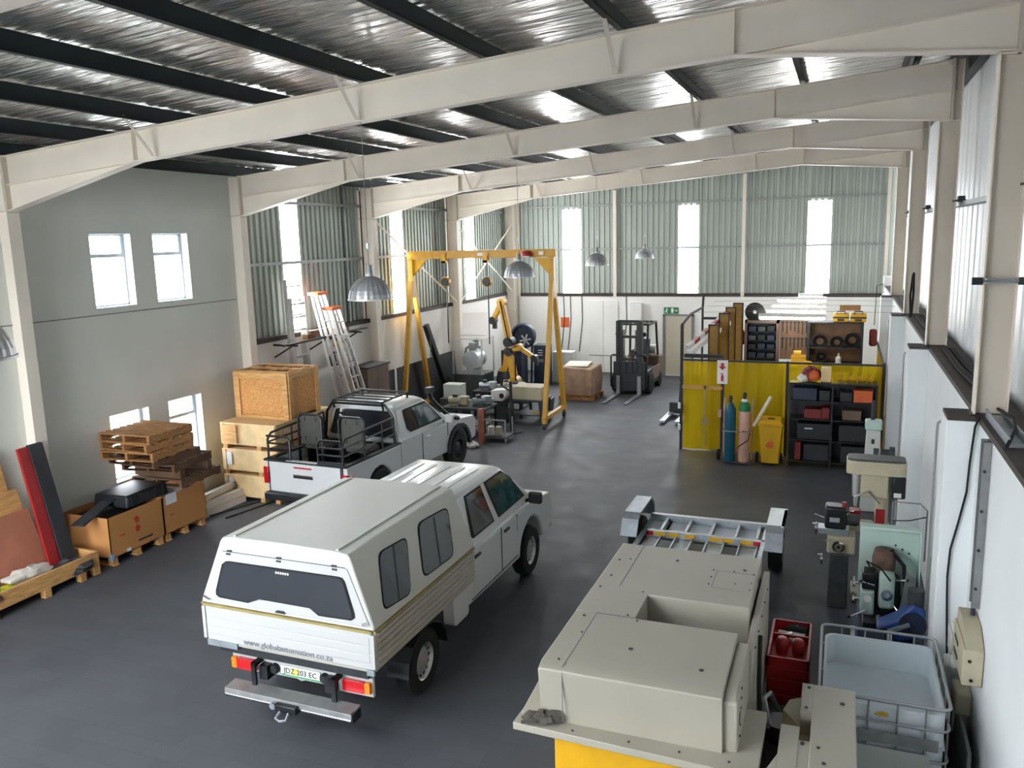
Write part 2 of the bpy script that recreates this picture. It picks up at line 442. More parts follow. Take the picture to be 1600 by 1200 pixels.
# portal frames
def ibeam_profile():
    pass
def rafter(y):
    b = struct('roof_beam')
    b.location = (0, 0, 0)
    zb = lambda x: 5.99 + 0.0763 * (x + 8.66)
    web = [(XL, ztop(XL)), (XER, ztop(XER)), (XER, 6.371), (-1.06, zb(-1.06)), (-8.66, zb(-8.66)), (XL, 5.435)]
    part('web', MB().prism(web, 'y', y - 0.005, y + 0.005), 'steel_cream', b)
    def fl(p, q, w=0.17, t=0.014, nm='flange'):
        part(nm, MB().bar((p[0], y, p[1]), (q[0], y, q[1]), w, t), 'steel_cream', b)
    fl((XL, ztop(XL)), (XER, ztop(XER)))
    fl((-8.66, zb(-8.66)), (-1.06, zb(-1.06)))
    fl((XL, 5.435), (-8.64, zb(-8.64)), 0.17); fl((-1.08, zb(-1.08)), (XER, 6.371), 0.17)
    fl((XL, 5.80), (-8.7, zb(-8.7)), 0.12, 0.016, 'haunch_seam'); fl((-1.0, zb(-1.0)), (XER, 6.77), 0.12, 0.016, 'haunch_seam')
    for x, z0 in ((-8.66, zb(-8.66)), (-1.06, zb(-1.06))):
        part('stiffener', MB().box(x - 0.006, x + 0.006, y - 0.08, y + 0.08, z0, ztop(x)), 'steel_cream', b)
    part('end_plate', MB().box(XL - 0.012, XL + 0.012, y - 0.09, y + 0.09, 5.40, ztop(XL) + 0.02), 'steel_cream_dull', b)
    part('end_plate', MB().box(XER - 0.015, XER + 0.015, y - 0.09, y + 0.09, 6.35, ztop(XER) + 0.02), 'steel_cream_dull', b)
    for x in PX[2:8:2]:
        for s in (-1, 1):
            part('fly_brace', MB().bar((x, y + 0.07 * s, zb(x) + 0.02), (x, y + 0.52 * s, ztop(x) + 0.09), 0.045, 0.006, (0, 0, 1)), 'steel_cream_dull', b)
def left_column(y, x0=-11.37, dep=None):
    c = struct('steel_column')
    part('inner_flange', MB().box(XL - 0.014, XL, y - 0.1, y + 0.1, 0, 5.42), 'steel_cream', c)
    part('web', MB().box(XL - (dep or 0.36), XL - 0.012, y - 0.006, y + 0.006, 0, ztop(XL)), 'steel_cream', c)
    part('upper_flange', MB().box(XL - 0.030, XL - 0.014, y - 0.1, y + 0.1, 5.42, ztop(XL)), 'steel_cream', c)
    part('outer_flange', MB().box(XL - 0.42, XL - 0.40, y - 0.1, y + 0.1, 0, ztop(XL) - 0.05), 'steel_cream', c)
    part('stiffener', MB().box(XL - 0.40, XL - 0.012, y - 0.09, y + 0.09, 5.425, 5.44), 'steel_cream_dull', c)
def right_column(y):
    c = struct('steel_column')
    part('inner_flange', MB().box(XCR, XCR + 0.014, y - 0.085, y + 0.085, 3.156, 6.355), 'steel_cream', c)
    part('web', MB().box(XCR + 0.012, 1.46, y - 0.006, y + 0.006, 3.156, 6.355), 'steel_cream_dull', c)
    part('outer_flange', MB().box(1.46, 1.474, y - 0.085, y + 0.085, 3.156, ztop(1.4)), 'steel_cream', c)
    part('cap_plate', MB().box(XCR, 1.474, y - 0.085, y + 0.085, 6.350, 6.362), 'steel_cream', c)
    part('stub_web', MB().box(XER + 0.012, 1.46, y - 0.006, y + 0.006, 6.362, ztop(1.4)), 'steel_cream_dull', c)
    part('stiffener', MB().box(XER + 0.012, 1.46, y - 0.08, y + 0.08, 6.765, 6.778), 'steel_cream_dull', c)
    part('base_plate', MB().box(XCR - 0.03, 1.5, y - 0.11, y + 0.11, 3.150, 3.162), 'dark_steel', c)
for k, y in enumerate(FR):
    rafter(y); left_column(y); right_column(y)

# ---- left wall: plastered bays up to the second frame, then low wall and sheeting
YM = 14.02
def wall_with_holes(m, x0, x1, ya, yb, za, zb_, holes):
    ys = sorted({ya, yb} | {h[0] for h in holes} | {h[1] for h in holes}); zs = sorted({za, zb_} | {h[2] for h in holes} | {h[3] for h in holes})
    for a, b in zip(ys, ys[1:]):
        for c, d in zip(zs, zs[1:]):
            if not any(h[0] <= a + 1e-6 and b <= h[1] + 1e-6 and h[2] <= c + 1e-6 and d <= h[3] + 1e-6 for h in holes):
                m.box(x0, x1, a, b, c, d)
WINS = [(10.25, 11.11, 3.90, 5.11), (11.60, 12.46, 3.90, 5.11), (10.27, 11.13, 0.92, 2.09), (11.60, 12.45, 0.92, 2.09)]
m = MB(); wall_with_holes(m, XWL - 0.25, XWL, Y0, YM, 0, 6.45, WINS)
wl = struct('wall_left', m, 'plaster_grey')
part('ledge_line', MB().box(XWL, XWL + 0.012, Y0, YM - 0.35, 3.785, 3.80), 'grey_mid', wl)
part('low_wall', MB().box(XWL - 0.25, XWL, YM, YB, 0, 2.80), 'plaster_white', wl)
part('sill_plate', MB().box(XWL - 0.25, XWL + 0.035, YM, YB, 2.80, 2.90), 'ledge_dark', wl)
def corr(ya, yb, za, zbf, x, face=1, pitch=0.19, dep=0.035, axis='y', sgn=1):
    """ribbed sheeting between ya and yb; zbf gives its top height."""
    m = MB(); pts = []
    t = ya
    while t < yb - 1e-6:
        for du, dd in ((0, 0), (0.45, 0), (0.55, 1), (0.9, 1)):
            u = t + du * pitch
            if u < yb: pts.append((u, dd * dep))
        t += pitch
    pts.append((yb, 0))
    k = len(pts)
    for u, d in pts:
        zt = zbf(u)
        a = (x - sgn * d, u) if axis == 'y' else (u, x - sgn * d)
        m.v += [(a[0], a[1], za), (a[0], a[1], zt)]
    m.f = [(2 * i, 2 * i + 2, 2 * i + 3, 2 * i + 1) for i in range(k - 1)]
    return m
STR_L = [(15.42, 16.06), (20.22, 20.90), (25.05, 25.78)]
XS = XWL - 0.10
edges = [YM] + [e for s_ in STR_L for e in s_] + [YB]
for i in range(0, len(edges), 2):
    part('ribbed_sheet', corr(edges[i], edges[i + 1], 2.88, lambda u: 6.42, XS), 'cladding', wl)
for a, b in STR_L:
    part('translucent_sheet', MB().box(XS - 0.012, XS - 0.004, a, b, 2.88, 6.42), 'sheet_light', wl)
for z in (4.45, 5.75):
    part('girt', MB().box(XS, XS + 0.055, YM + 0.05, YB, z - 0.035, z + 0.035), 'galv_dull', wl)
part('girt_upright', MB().box(XS, XS + 0.06, 17.9, 17.96, 2.9, 6.2), 'galv_dull', wl)
part('girt_upright', MB().box(XS, XS + 0.06, 22.9, 22.96, 2.9, 6.2), 'galv_dull', wl)
for i, (a, b, c, d) in enumerate(WINS):
    w = struct('window_%d' % (i + 1))
    xo = XWL - 0.21
    fm = MB(); t = 0.035
    fm.box(xo, xo + 0.05, a, a + t, c, d); fm.box(xo, xo + 0.05, b - t, b, c, d); fm.box(xo, xo + 0.05, a, b, c, c + t); fm.box(xo, xo + 0.05, a, b, d - t, d)
    zt = d - 0.36
    part('window_frame', fm, 'galv', w)
    part('transom', MB().box(xo, xo + 0.05, a + t, b - t, zt - 0.03, zt + 0.03), 'galv', w)
    part('glazing_bar', MB().box(xo + 0.015, xo + 0.03, a + t, b - t, zt - 0.30, zt - 0.285), 'galv', w)
    part('top_sash', MB().box(xo + 0.03, xo + 0.055, b - 0.085, b - t, zt + 0.03, d - t), 'galv', w)
    part('pane', MB().box(xo + 0.02, xo + 0.026, a + t, b - t, c + t, zt - 0.03), 'window_glass', w)
    part('pane', MB().box(xo + 0.02, xo + 0.026, a + t, b - t, zt + 0.03, d - t), 'window_glass', w)
    rv = MB()
    rv.box(XWL - 0.249, XWL - 0.001, b - 0.004, b, c, d); rv.box(XWL - 0.249, XWL - 0.001, a, a + 0.004, c, d); rv.box(XWL - 0.249, XWL - 0.001, a, b, c, c + 0.004); rv.box(XWL - 0.249, XWL - 0.001, a, b, d - 0.004, d)
    part('reveal', rv, 'reveal_white', w)
# diagonal rod bracing in the last left bay
part('bracing_rod', MB().tube([(XL - 0.05, 18.9, 5.35), (XL - 0.05, 23.55, 2.95)], 0.022, 6).tube([(XL - 0.05, 23.6, 5.35), (XL - 0.05, 28.3, 2.95)], 0.022, 6), 'steel_cream', wl)
part('bracing_rod', MB().tube([(XL - 0.05, 23.9, 2.95), (XL - 0.05, 28.4, 5.35)], 0.022, 6), 'steel_cream', wl)

# ---- back wall
wb = struct('wall_back', MB().box(-11.6, 1.9, YB, YB + 0.25, 0, 2.74), 'plaster_white')
part('sill_plate', MB().box(-11.4, 1.2, YB - 0.03, YB + 0.2, 2.74, 2.85), 'ledge_dark', wb)
YS = YB + 0.10
STR_B = [(-9.34, -8.66), (-5.22, -4.54), (-1.09, -0.38)]
edges = [-11.5] + [e for s_ in STR_B for e in s_] + [1.7]
for i in range(0, len(edges), 2):
    part('ribbed_sheet', corr(edges[i], edges[i + 1], 2.84, lambda u: zfoil(u), YS, axis='x', sgn=-1), 'cladding', wb)
for a, b in STR_B:
    part('translucent_sheet', MB().box(a, b, YS + 0.005, YS + 0.012, 2.84, 5.78), 'sheet_light', wb)
    part('ribbed_sheet', corr(a, b, 5.78, lambda u: zfoil(u), YS, axis='x', sgn=-1), 'cladding', wb)
for z in (4.39, 5.90):
    part('girt', MB().box(-11.3, 1.3, YS - 0.06, YS, z - 0.03, z + 0.03), 'galv_dull', wb)
for x in (-11.0, -7.40, -3.06, 1.26):
    part('wind_post', MB().box(x - 0.055, x + 0.055, YS - 0.16, YS - 0.06, 2.74, ztop(x) - 0.1), 'steel_cream', wb)
part('corner_post', MB().box(-11.35, -11.05, 28.30, 28.62, 0, 6.2), 'steel_cream_dull', wb)
for x0, x1 in ((-8.36, -7.83), (-7.82, -7.29)):
    part('white_panel', MB().box(x0, x1, YB - 0.04, YB, 0.02, 2.58), 'plaster_white', wb, bev=0.006)
part('panel_rail', MB().box(-8.36, -5.9, YB - 0.05, YB - 0.04, 0.62, 0.645), 'grey_mid', wb)

d1 = struct('door_1')
part('door_leaf', MB().box(-5.62, -4.72, YB - 0.05, YB, 0.01, 2.08), 'door_beige', d1, bev=0.005)
part('door_frame', MB().box(-5.70, -5.62, YB - 0.07, YB, 0, 2.13).box(-4.72, -4.64, YB - 0.07, YB, 0, 2.13).box(-5.70, -4.64, YB - 0.07, YB, 2.08, 2.13), 'grey_mid', d1)
part('door_handle', MB().cyl((-4.82, YB - 0.1, 1.0), (-4.82, YB - 0.05, 1.0), 0.012).bar((-4.82, YB - 0.1, 1.0), (-4.93, YB - 0.1, 1.0), 0.015, 0.015), 'aluminium', d1)
part('threshold', MB().box(-5.62, -4.72, YB - 0.08, YB, 0.0, 0.02), 'white_sign', d1)

# ---- right wall
m = MB().box(1.23, 1.9, Y0, YB, 0, 3.10)
wr = struct('wall_right', m, 'plaster_blue')
part('sill_plate', MB().box(1.23, 1.62, Y0, YB, 3.10, 3.156), 'ledge_dark', wr)
for y in FR:
    part('pier', MB().box(0.96, 1.24, y - 0.23, y + 0.23, 0, 3.12), 'plaster_blue', wr, bev=0.01)
    part('pier_cap', MB().box(0.97, 1.24, y - 0.22, y + 0.22, 3.12, 3.15), 'ledge_dark', wr)
part('ribbed_sheet', corr(Y0, YB, 3.05, lambda u: 7.45, XSR, sgn=-1, pitch=0.5, dep=0.014), 'cladding_white', wr)
for z in (5.2,):
    part('girt', MB().box(XSR - 0.15, XSR - 0.01, Y0, YB, z - 0.03, z + 0.03), 'galv_dull', wr)
    for y in FR:
        part('girt_cleat', MB().box(1.42, 1.55, y - 0.55, y - 0.12, z + 0.03, z + 0.05).box(1.46, 1.54, y - 0.5, y - 0.3, z + 0.02, z + 0.1), 'dark_steel', wr)
part('eave_beam', MB().box(1.52, 1.64, Y0, YB, 7.02, 7.2), 'purlin', wr)

# ---- street end behind the camera: wall with a wide open roller door, and the yard outside
m = MB()
for bx in ((-11.6, -10.9, 0, 6.6), (-5.0, 1.9, 0, 7.5)): m.box(bx[0], bx[1], Y0 - 0.2, Y0, bx[2], bx[3])
m.box(-10.9, -5.0, Y0 - 0.2, Y0, 6.1, 7.0)
struct('wall_front', m, 'plaster_white')
struct('ground_yard', MB().box(-40, 30, -40, Y0 - 6, -0.25, -0.05).box(-60, -12.5, -40, 60, -0.3, -0.05), 'plaster_white')
# ---------------------------------------------------------------- vehicles
def wheel(parent, x, y, r=0.37, w=0.22, side=1, steel=True, hub='aluminium'):
    tm = MB(); pr = [(r * 0.57, -w / 2), (r * 0.9, -w / 2), (r * 0.98, -w * 0.38), (r, -w * 0.2), (r, w * 0.2), (r * 0.98, w * 0.38), (r * 0.9, w / 2), (r * 0.57, w / 2), (r * 0.55, 0)]
    tm.lathe(pr + [pr[0]], (x, y, r), 'x', 28)
    t = part('wheel', tm, 'black_rubber', parent, smooth=True)
    rm = MB(); s = side
    rm.lathe([(r * 0.59, s * w * 0.46), (r * 0.56, s * w * 0.42), (r * 0.51, s * w * 0.22), (r * 0.40, s * w * 0.24), (r * 0.30, s * w * 0.36), (r * 0.12, s * w * 0.36), (0.001, s * w * 0.38)], (x, y, r), 'x', 28)
    part('rim', rm, hub, t, smooth=True)
    hm = MB()
    for k in range(14 if steel else 6):
        a = 2 * PI * k / (14 if steel else 6); q = r * 0.45
        hm.cyl((x + s * w * 0.17, y + q * math.cos(a), r + q * math.sin(a)), (x + s * w * 0.255, y + q * math.cos(a), r + q * math.sin(a)), r * 0.052, n=8)
    part('rim_slots', hm, 'black_plastic', t)
    return t
def arch(yc, r, n=10, z=0.0, zc=0.37):
    """points over a wheel from the rear to the front"""
    return [(yc - r * math.cos(PI * k / n), max(z, zc + r * math.sin(PI * k / n))) for k in range(n + 1)]

van = thing('canopy_bakkie', 'white double cab bakkie with long white canopy, steel step bumper and number plate facing out', 'pickup truck', (-5.0, 6.333, 0), -0.007)
hw, zs, hr, zr, Lc, yr0 = 1.028, 1.26, 0.76, 1.97, 2.287, 0.06
def csec(y, k=0.0):
    return [(-hw, y, zs), (-hw + 0.008, y, zs + 0.05), (-hr - 0.012, y, zr - 0.04), (-hr + 0.02, y, zr), (-hr + 0.14, y, zr + 0.012), (0, y, zr + 0.022), (hr - 0.14, y, zr + 0.012), (hr - 0.02, y, zr), (hr + 0.012, y, zr - 0.04), (hw - 0.008, y, zs + 0.05), (hw, y, zs)]
rear = [(x, yr0 * min(1, (z - zs) / (zr - zs)), z) for x, _, z in csec(0)]
part('canopy', MB().loft([rear, csec(0.5), csec(Lc)]), 'canopy_white', van, bev=0.012)
# roof of the canopy: two drip rails and a shallow raised centre
for s in (-1, 1):
    part('roof_rail', MB().bar((s * (hr - 0.15), yr0 + 0.03, zr + 0.016), (s * (hr - 0.15), Lc - 0.03, zr + 0.016), 0.03, 0.024), 'canopy_white', van)
    A, B, C, D = (s * hw, 0, zs), (s * hw, Lc, zs), (s * hr, Lc, zr), (s * hr, yr0, zr)
    def side(uv, off, th):
        return MB().onquad(A, B, C, D, uv, off, th) if s > 0 else MB().onquad(B, A, D, C, [(1 - u, v) for u, v in uv], off, th)
    for q in ([(0.20, 0.80), (0.437, 0.76), (0.325, 0.095), (0.105, 0.15)], [(0.575, 0.83), (0.875, 0.78), (0.775, 0.125), (0.468, 0.15)]):
        # round the four corners
        o = []
        for i in range(4):
            p, a, b = Vector(q[i]), Vector(q[i - 1]), Vector(q[(i + 1) % 4])
            for t in (0, 0.33, 0.66, 1):
                d1, d2 = (a - p) * 0.16, (b - p) * 0.16
                o.append(tuple(p + d1 * (1 - t) ** 2 + d2 * t ** 2))
        cx, cy = sum(a for a, _ in q) / 4, sum(b for _, b in q) / 4
        big = [(cx + (u - cx) * 1.06, cy + (v - cy) * 1.05) for u, v in o]
        f = part('side_window', side(big, 0.010, 0.02), 'black_rubber', van)
        part('pane', side(o, 0.014, 0.006), 'glass_dark', f)
        mu = (q[0][0] + q[1][0]) / 2
        part('glazing_bar', side([(mu - 0.01, 0.78), (mu + 0.005, 0.78), (mu - 0.085, 0.13), (mu - 0.10, 0.13)], 0.017, 0.004), 'dark_steel', f)
A, B, C, D = (-hw, 0, zs), (hw, 0, zs), (hr, yr0, zr), (-hr, yr0, zr)
win = [(0.085, 0.60), (0.105, 0.645), (0.13, 0.655), (0.87, 0.665), (0.895, 0.655), (0.905, 0.61), (0.91, 0.23), (0.905, 0.17), (0.88, 0.13), (0.70, 0.12), (0.655, 0.20), (0.36, 0.205), (0.295, 0.13), (0.12, 0.14), (0.095, 0.17), (0.088, 0.23)]
hatch = part('rear_hatch', MB().onquad(A, B, C, D, [(0.02, 0.80), (0.05, 0.815), (0.92, 0.82), (0.955, 0.80), (0.985, 0.09), (0.95, 0.05), (0.05, 0.05), (0.012, 0.09)], 0.012, 0.016), 'van_white_dimmed', van, bev=0.005)
big = [(0.5 + (u - 0.5) * 1.035, 0.41 + (v - 0.41) * 1.08) for u, v in win]
part('window_rubber', MB().onquad(A, B, C, D, big, 0.017, 0.012), 'black_rubber', hatch)
part('rear_window', MB().onquad(A, B, C, D, win, 0.021, 0.006), 'glass_dark', hatch)
hm = MB()
for u in (0.10, 0.475, 0.87):
    for dv in (-0.022, 0.022):
        hm.onquad(A, B, C, D, [(u - 0.016, 0.80 + dv - 0.012), (u + 0.016, 0.80 + dv - 0.012), (u + 0.016, 0.80 + dv + 0.012), (u - 0.016, 0.80 + dv + 0.012)], 0.022, 0.02)
part('hatch_hinges', hm, 'dark_steel', hatch)
part('hatch_gap', MB().onquad(A, B, C, D, [(0.05, 0.812), (0.945, 0.818), (0.945, 0.810), (0.05, 0.804)], 0.0135, 0.006), 'dark_steel', hatch)
for k in range(6):
    part('sticker_mark', MB().onquad(A, B, C, D, [(0.455 + 0.016 * k, 0.60), (0.465 + 0.016 * k, 0.60), (0.465 + 0.016 * k, 0.63), (0.455 + 0.016 * k, 0.63)], 0.023, 0.004), 'white_sign', hatch)
part('hatch_lock', MB().onquad(A, B, C, D, [(0.455, 0.045), (0.515, 0.045), (0.505, 0.075), (0.465, 0.075)], 0.03, 0.02), 'black_plastic', hatch)
part('toggle_latch', MB().onquad(A, B, C, D, [(0.008, 0.10), (0.05, 0.06), (0.055, 0.09), (0.012, 0.13)], 0.03, 0.02), 'chrome', hatch)
part('toggle_latch', MB().onquad(A, B, C, D, [(0.955, 0.06), (0.99, 0.10), (0.985, 0.13), (0.95, 0.09)], 0.03, 0.02), 'chrome', hatch)
# dropside tray
tray = part('tray', MB().box(-hw + 0.03, hw - 0.03, 0.02, Lc, 0.82, 0.90), 'alu_white', van)
for s in (-1, 1):
    m = MB().box(min(s * hw, s * (hw - 0.03)), max(s * hw, s * (hw - 0.03)), 0.03, Lc - 0.02, 0.86, 1.235)
    d = part('dropside', m, 'alu_white', van, bev=0.004)
    for k, z in enumerate((0.90, 0.965, 1.03, 1.095, 1.16, 1.21)):
        part('dropside_rib', MB().cbox((s * (hw + 0.004), Lc / 2 + 0.01, z), (0.034, Lc - 0.08, 0.026)), 'alu_white', d, bev=0.004)
    part('gold_strip', MB().box(s * hw - 0.012, s * hw + 0.012, 0.0, Lc, 1.236, 1.258), 'brass_strip', van)
    part('corner_latch', MB().box(s * (hw - 0.02) - 0.02, s * (hw - 0.02) + 0.02, -0.015, 0.03, 0.87, 1.22), 'van_white_dimmed', van, bev=0.004)
    part('corner_gap', MB().box(s * (hw - 0.055) - 0.006, s * (hw - 0.055) + 0.006, -0.003, 0.01, 0.95, 1.2), 'black_rubber', van)
tb = part('tailboard', MB().box(-hw + 0.045, hw - 0.045, -0.005, 0.03, 0.86, 1.225), 'van_white_dimmed', van, bev=0.004)
for z in (0.93, 1.02, 1.11):
    part('tailboard_rib', MB().box(-hw + 0.06, hw - 0.06, -0.010, 0.0, z, z + 0.075), 'van_white_dimmed', tb, bev=0.004)
part('gold_strip', MB().box(-hw + 0.02, hw - 0.02, -0.016, 0.012, 1.234, 1.256), 'brass_strip', van)
words('www.globalautomation.co.za', 0.092, 'letter_grey', tb, frame_mtx((0.01, -0.0125, 0.905), (1, 0, 0), (0, 0, 1)))
part('tray_beam', MB().box(-0.9, 0.9, 0.05, 0.14, 0.72, 0.85), 'dark_steel', van)
part('tray_end_plate', MB().box(-1.0, -0.62, 0.0, 0.03, 0.79, 0.855), 'galv', van); part('tray_end_plate', MB().box(0.92, 1.0, 0.0, 0.03, 0.79, 0.855), 'galv', van)
# lamp bar with plate
bar_ = part('lamp_bar', MB().prism([(-0.86, 0.46), (-0.86, 0.64), (0.86, 0.64), (0.86, 0.44), (0.40, 0.44), (0.30, 0.475), (0.05, 0.475), (0.0, 0.455), (-0.05, 0.475), (-0.40, 0.475), (-0.55, 0.46)], 'y', 0.19, 0.23), 'van_white_dimmed', van, bev=0.008)
for s in (-1, 1):
    l = part('tail_lamp', MB().prism(rrect(min(s * 0.53, s * 0.78), max(s * 0.53, s * 0.78), 0.485, 0.605, 0.1, 3), 'y', 0.145, 0.19), 'lens_red', van, bev=0.008)
    part('indicator_lens', MB().prism(rrect(min(s * 0.782, s * 0.845), max(s * 0.782, s * 0.845), 0.485, 0.605, 0.15, 3), 'y', 0.147, 0.19), 'lens_amber', l, bev=0.008)
    part('bumper_bracket', MB().box(s * 0.485 - 0.025, s * 0.485 + 0.025, 0.05, 0.19, 0.60, 0.645).box(s * 0.485 - 0.025, s * 0.485 + 0.025, 0.05, 0.075, 0.34, 0.645), 'black_paint', van)
    part('fog_lamp', MB().lathe([(0.001, -0.03), (0.04, -0.03), (0.055, -0.01), (0.055, 0.03)], (s * 0.305, 0.17, 0.555), 'y', 16), 'black_plastic', van, smooth=True)
plate = part('number_plate', MB().box(-0.235, 0.245, 0.178, 0.19, 0.495, 0.605), 'plate_white', van)
part('plate_panel', MB().box(-0.235, 0.245, 0.176, 0.178, 0.495, 0.512), 'plate_green', plate)
part('plate_emblem', MB().box(-0.10, -0.02, 0.1755, 0.178, 0.518, 0.59), 'plate_yellow', plate)
words('JDZ 203 EC', 0.082, 'letter_black', plate, frame_mtx((0.005, 0.1745, 0.553), (1, 0, 0), (0, 0, 1)))
bp_ = part('step_bumper', MB().prism([(-0.07, 0.385), (0.10, 0.40), (0.10, 0.385), (-0.05, 0.372), (-0.05, 0.325), (-0.075, 0.325)], 'x', -0.77, 0.76), 'galv_dull', van, bev=0.003)
part('bumper_tube', MB().tube([(-0.76, -0.055, 0.315), (0.75, -0.055, 0.315)], 0.024, 10), 'chrome', bp_, smooth=True)
part('bumper_end', MB().box(0.75, 0.775, -0.07, 0.08, 0.29, 0.39), 'black_paint', bp_)
tow = part('tow_hitch', MB().box(-0.11, 0.15, -0.13, -0.03, 0.28, 0.36), 'black_paint', van, bev=0.01)
part('tow_socket', MB().cyl((-0.13, -0.13, 0.33), (-0.13, -0.06, 0.33), 0.035), 'galv', tow)
part('tow_shackle', MB().tube([(-0.03, -0.14, 0.30), (-0.04, -0.20, 0.26), (0.02, -0.22, 0.25), (0.08, -0.20, 0.26), (0.07, -0.14, 0.30)], 0.014, 6), 'galv', tow)
# chassis, wheels
part('chassis', MB().box(-0.45, -0.35, 0.1, 5.2, 0.45, 0.6).box(0.35, 0.45, 0.1, 5.2, 0.45, 0.6).box(-0.8, 0.8, 1.0, 1.25, 0.3, 0.42).box(-0.7, 0.7, 2.4, 5.2, 0.36, 0.6), 'black_paint', van)
for s in (-1, 1):
    wheel(van, s * 0.84, 1.134, 0.365, 0.2, s); wheel(van, s * 0.80, 4.55, 0.365, 0.2, s)
    fl_ = [(1.134 - 0.46 * math.cos(PI * k / 8), 0.40 + 0.40 * math.sin(PI * k / 8)) for k in range(9)]
    part('mudguard', MB().prism(fl_ + [(y, z - 0.015) for y, z in fl_[::-1]], 'x', min(s * 0.72, s * 0.98), max(s * 0.72, s * 0.98)), 'black_plastic', van)
part('fuel_filler_guard', MB().prism(rrect(1.85, 2.25, 0.42, 0.80, 0.15, 3), 'x', 0.80, 0.95), 'vehicle_white', van, bev=0.02)
# cab
wy = 4.55
prof = [(2.33, 0.45), (4.05, 0.42)] + arch(wy, 0.45, 10, 0.42, 0.42) + [(5.25, 0.42), (5.47, 0.5), (5.5, 0.78), (5.36, 1.02), (4.85, 1.10), (4.72, 1.13), (2.33, 1.13)]
cab = part('cab_body', MB().prism(prof, 'x', -0.9, 0.9), 'vehicle_white', van, bev=0.035, seg=3)
gb = [(-0.885, 2.33, 1.10), (0.885, 2.33, 1.10), (0.885, 4.75, 1.10), (-0.885, 4.75, 1.10)]
g1 = [(-0.66, 2.35, 1.745), (0.66, 2.35, 1.745), (0.645, 4.02, 1.745), (-0.645, 4.02, 1.745)]
g2 = [(-0.59, 2.42, 1.79), (0.59, 2.42, 1.79), (0.57, 3.95, 1.785), (-0.57, 3.95, 1.785)]
part('cab_roof', MB().loft([gb, g1, g2]), 'vehicle_white', van, bev=0.03, seg=3)
for x in (-0.42, -0.22, 0.0, 0.22, 0.42):
    part('roof_rib', MB().box(x - 0.035, x + 0.035, 2.6, 3.75, 1.783, 1.797), 'vehicle_white', van, bev=0.006)
for s in (-1, 1):
    A, B, C, D = (s * 0.885, 2.33, 1.10), (s * 0.885, 4.75, 1.10), (s * 0.645, 4.02, 1.745), (s * 0.66, 2.35, 1.745)
    def cs(uv, off=0.006, th=0.01):
        return MB().onquad(A, B, C, D, uv, off, th) if s > 0 else MB().onquad(B, A, D, C, [(1 - u, v) for u, v in uv], off, th)
    rw = part('rear_door_window', cs([(0.255, 0.935), (0.545, 0.935), (0.43, 0.18), (0.14, 0.18), (0.13, 0.22)], 0.010), 'black_rubber', van)
    part('pane', cs([(0.27, 0.905), (0.525, 0.905), (0.42, 0.21), (0.155, 0.21)], 0.013), 'glass_dark', rw)
    fw_ = part('front_door_window', cs([(0.62, 0.935), (0.96, 0.93), (0.985, 0.72), (0.93, 0.2), (0.50, 0.18)], 0.010), 'black_rubber', van)
    part('pane', cs([(0.64, 0.905), (0.945, 0.90), (0.965, 0.72), (0.915, 0.23), (0.525, 0.21)], 0.013), 'glass_green', fw_)
    sx = s * 0.903
    part('door_seams', MB().bar((sx, 3.42, 0.5), (sx, 3.42, 1.1), 0.012, 0.012).bar((sx, 2.48, 0.85), (sx, 2.48, 1.1), 0.012, 0.012).bar((sx, 3.98, 0.85), (sx, 3.98, 1.1), 0.012, 0.012).bar((sx, 2.45, 0.5), (sx, 3.98, 0.5), 0.01, 0.01), 'dark_steel', van)
    rd_ = part('rear_door', MB().prism([(2.50, 0.52), (3.40, 0.52), (3.40, 1.075), (2.50, 1.075)], 'x', min(sx - s * 0.01, sx + s * 0.004), max(sx - s * 0.01, sx + s * 0.004)), 'vehicle_white', van, bev=0.004)
    fd_ = part('front_door', MB().prism([(3.44, 0.52), (4.02, 0.52), (4.12, 0.80), (4.30, 0.92), (4.30, 1.075), (3.44, 1.075)], 'x', min(sx - s * 0.01, sx + s * 0.004), max(sx - s * 0.01, sx + s * 0.004)), 'vehicle_white', van, bev=0.004)
    part('door_handle', MB().cbox((sx + s * 0.014, 2.62, 1.02), (0.03, 0.17, 0.035)), 'black_plastic', rd_, bev=0.008)
    part('door_handle', MB().cbox((sx + s * 0.014, 3.58, 1.02), (0.03, 0.17, 0.035)), 'black_plastic', fd_, bev=0.008)
    mr = part('wing_mirror', MB().cbox((s * 1.02, 4.42, 1.22), (0.20, 0.10, 0.17)), 'black_plastic', van, bev=0.03)
    part('mirror_arm', MB().bar((s * 0.86, 4.45, 1.15), (s * 0.98, 4.43, 1.2), 0.05, 0.05), 'black_plastic', mr)
part('windscreen', MB().onquad(gb[2], gb[3], g1[3], g1[2], rrect(0.06, 0.94, 0.08, 0.95, 0.06), 0.008, 0.01), 'glass_dark', van)
part('rear_cab_window', MB().box(-0.5, 0.5, 2.32, 2.335, 1.25, 1.65), 'glass_dark', van)
part('bonnet_seam', MB().bar((-0.85, 4.8, 1.118), (0.85, 4.8, 1.118), 0.015, 0.012), 'dark_steel', van)
part('front_bumper', MB().box(-0.86, 0.86, 5.38, 5.56, 0.40, 0.62), 'black_plastic', van, bev=0.04)
for s in (-1, 1):
    part('headlamp', MB().box(s * 0.70 - 0.16, s * 0.70 + 0.16, 5.36, 5.50, 0.72, 0.92), 'chrome', van, bev=0.03)

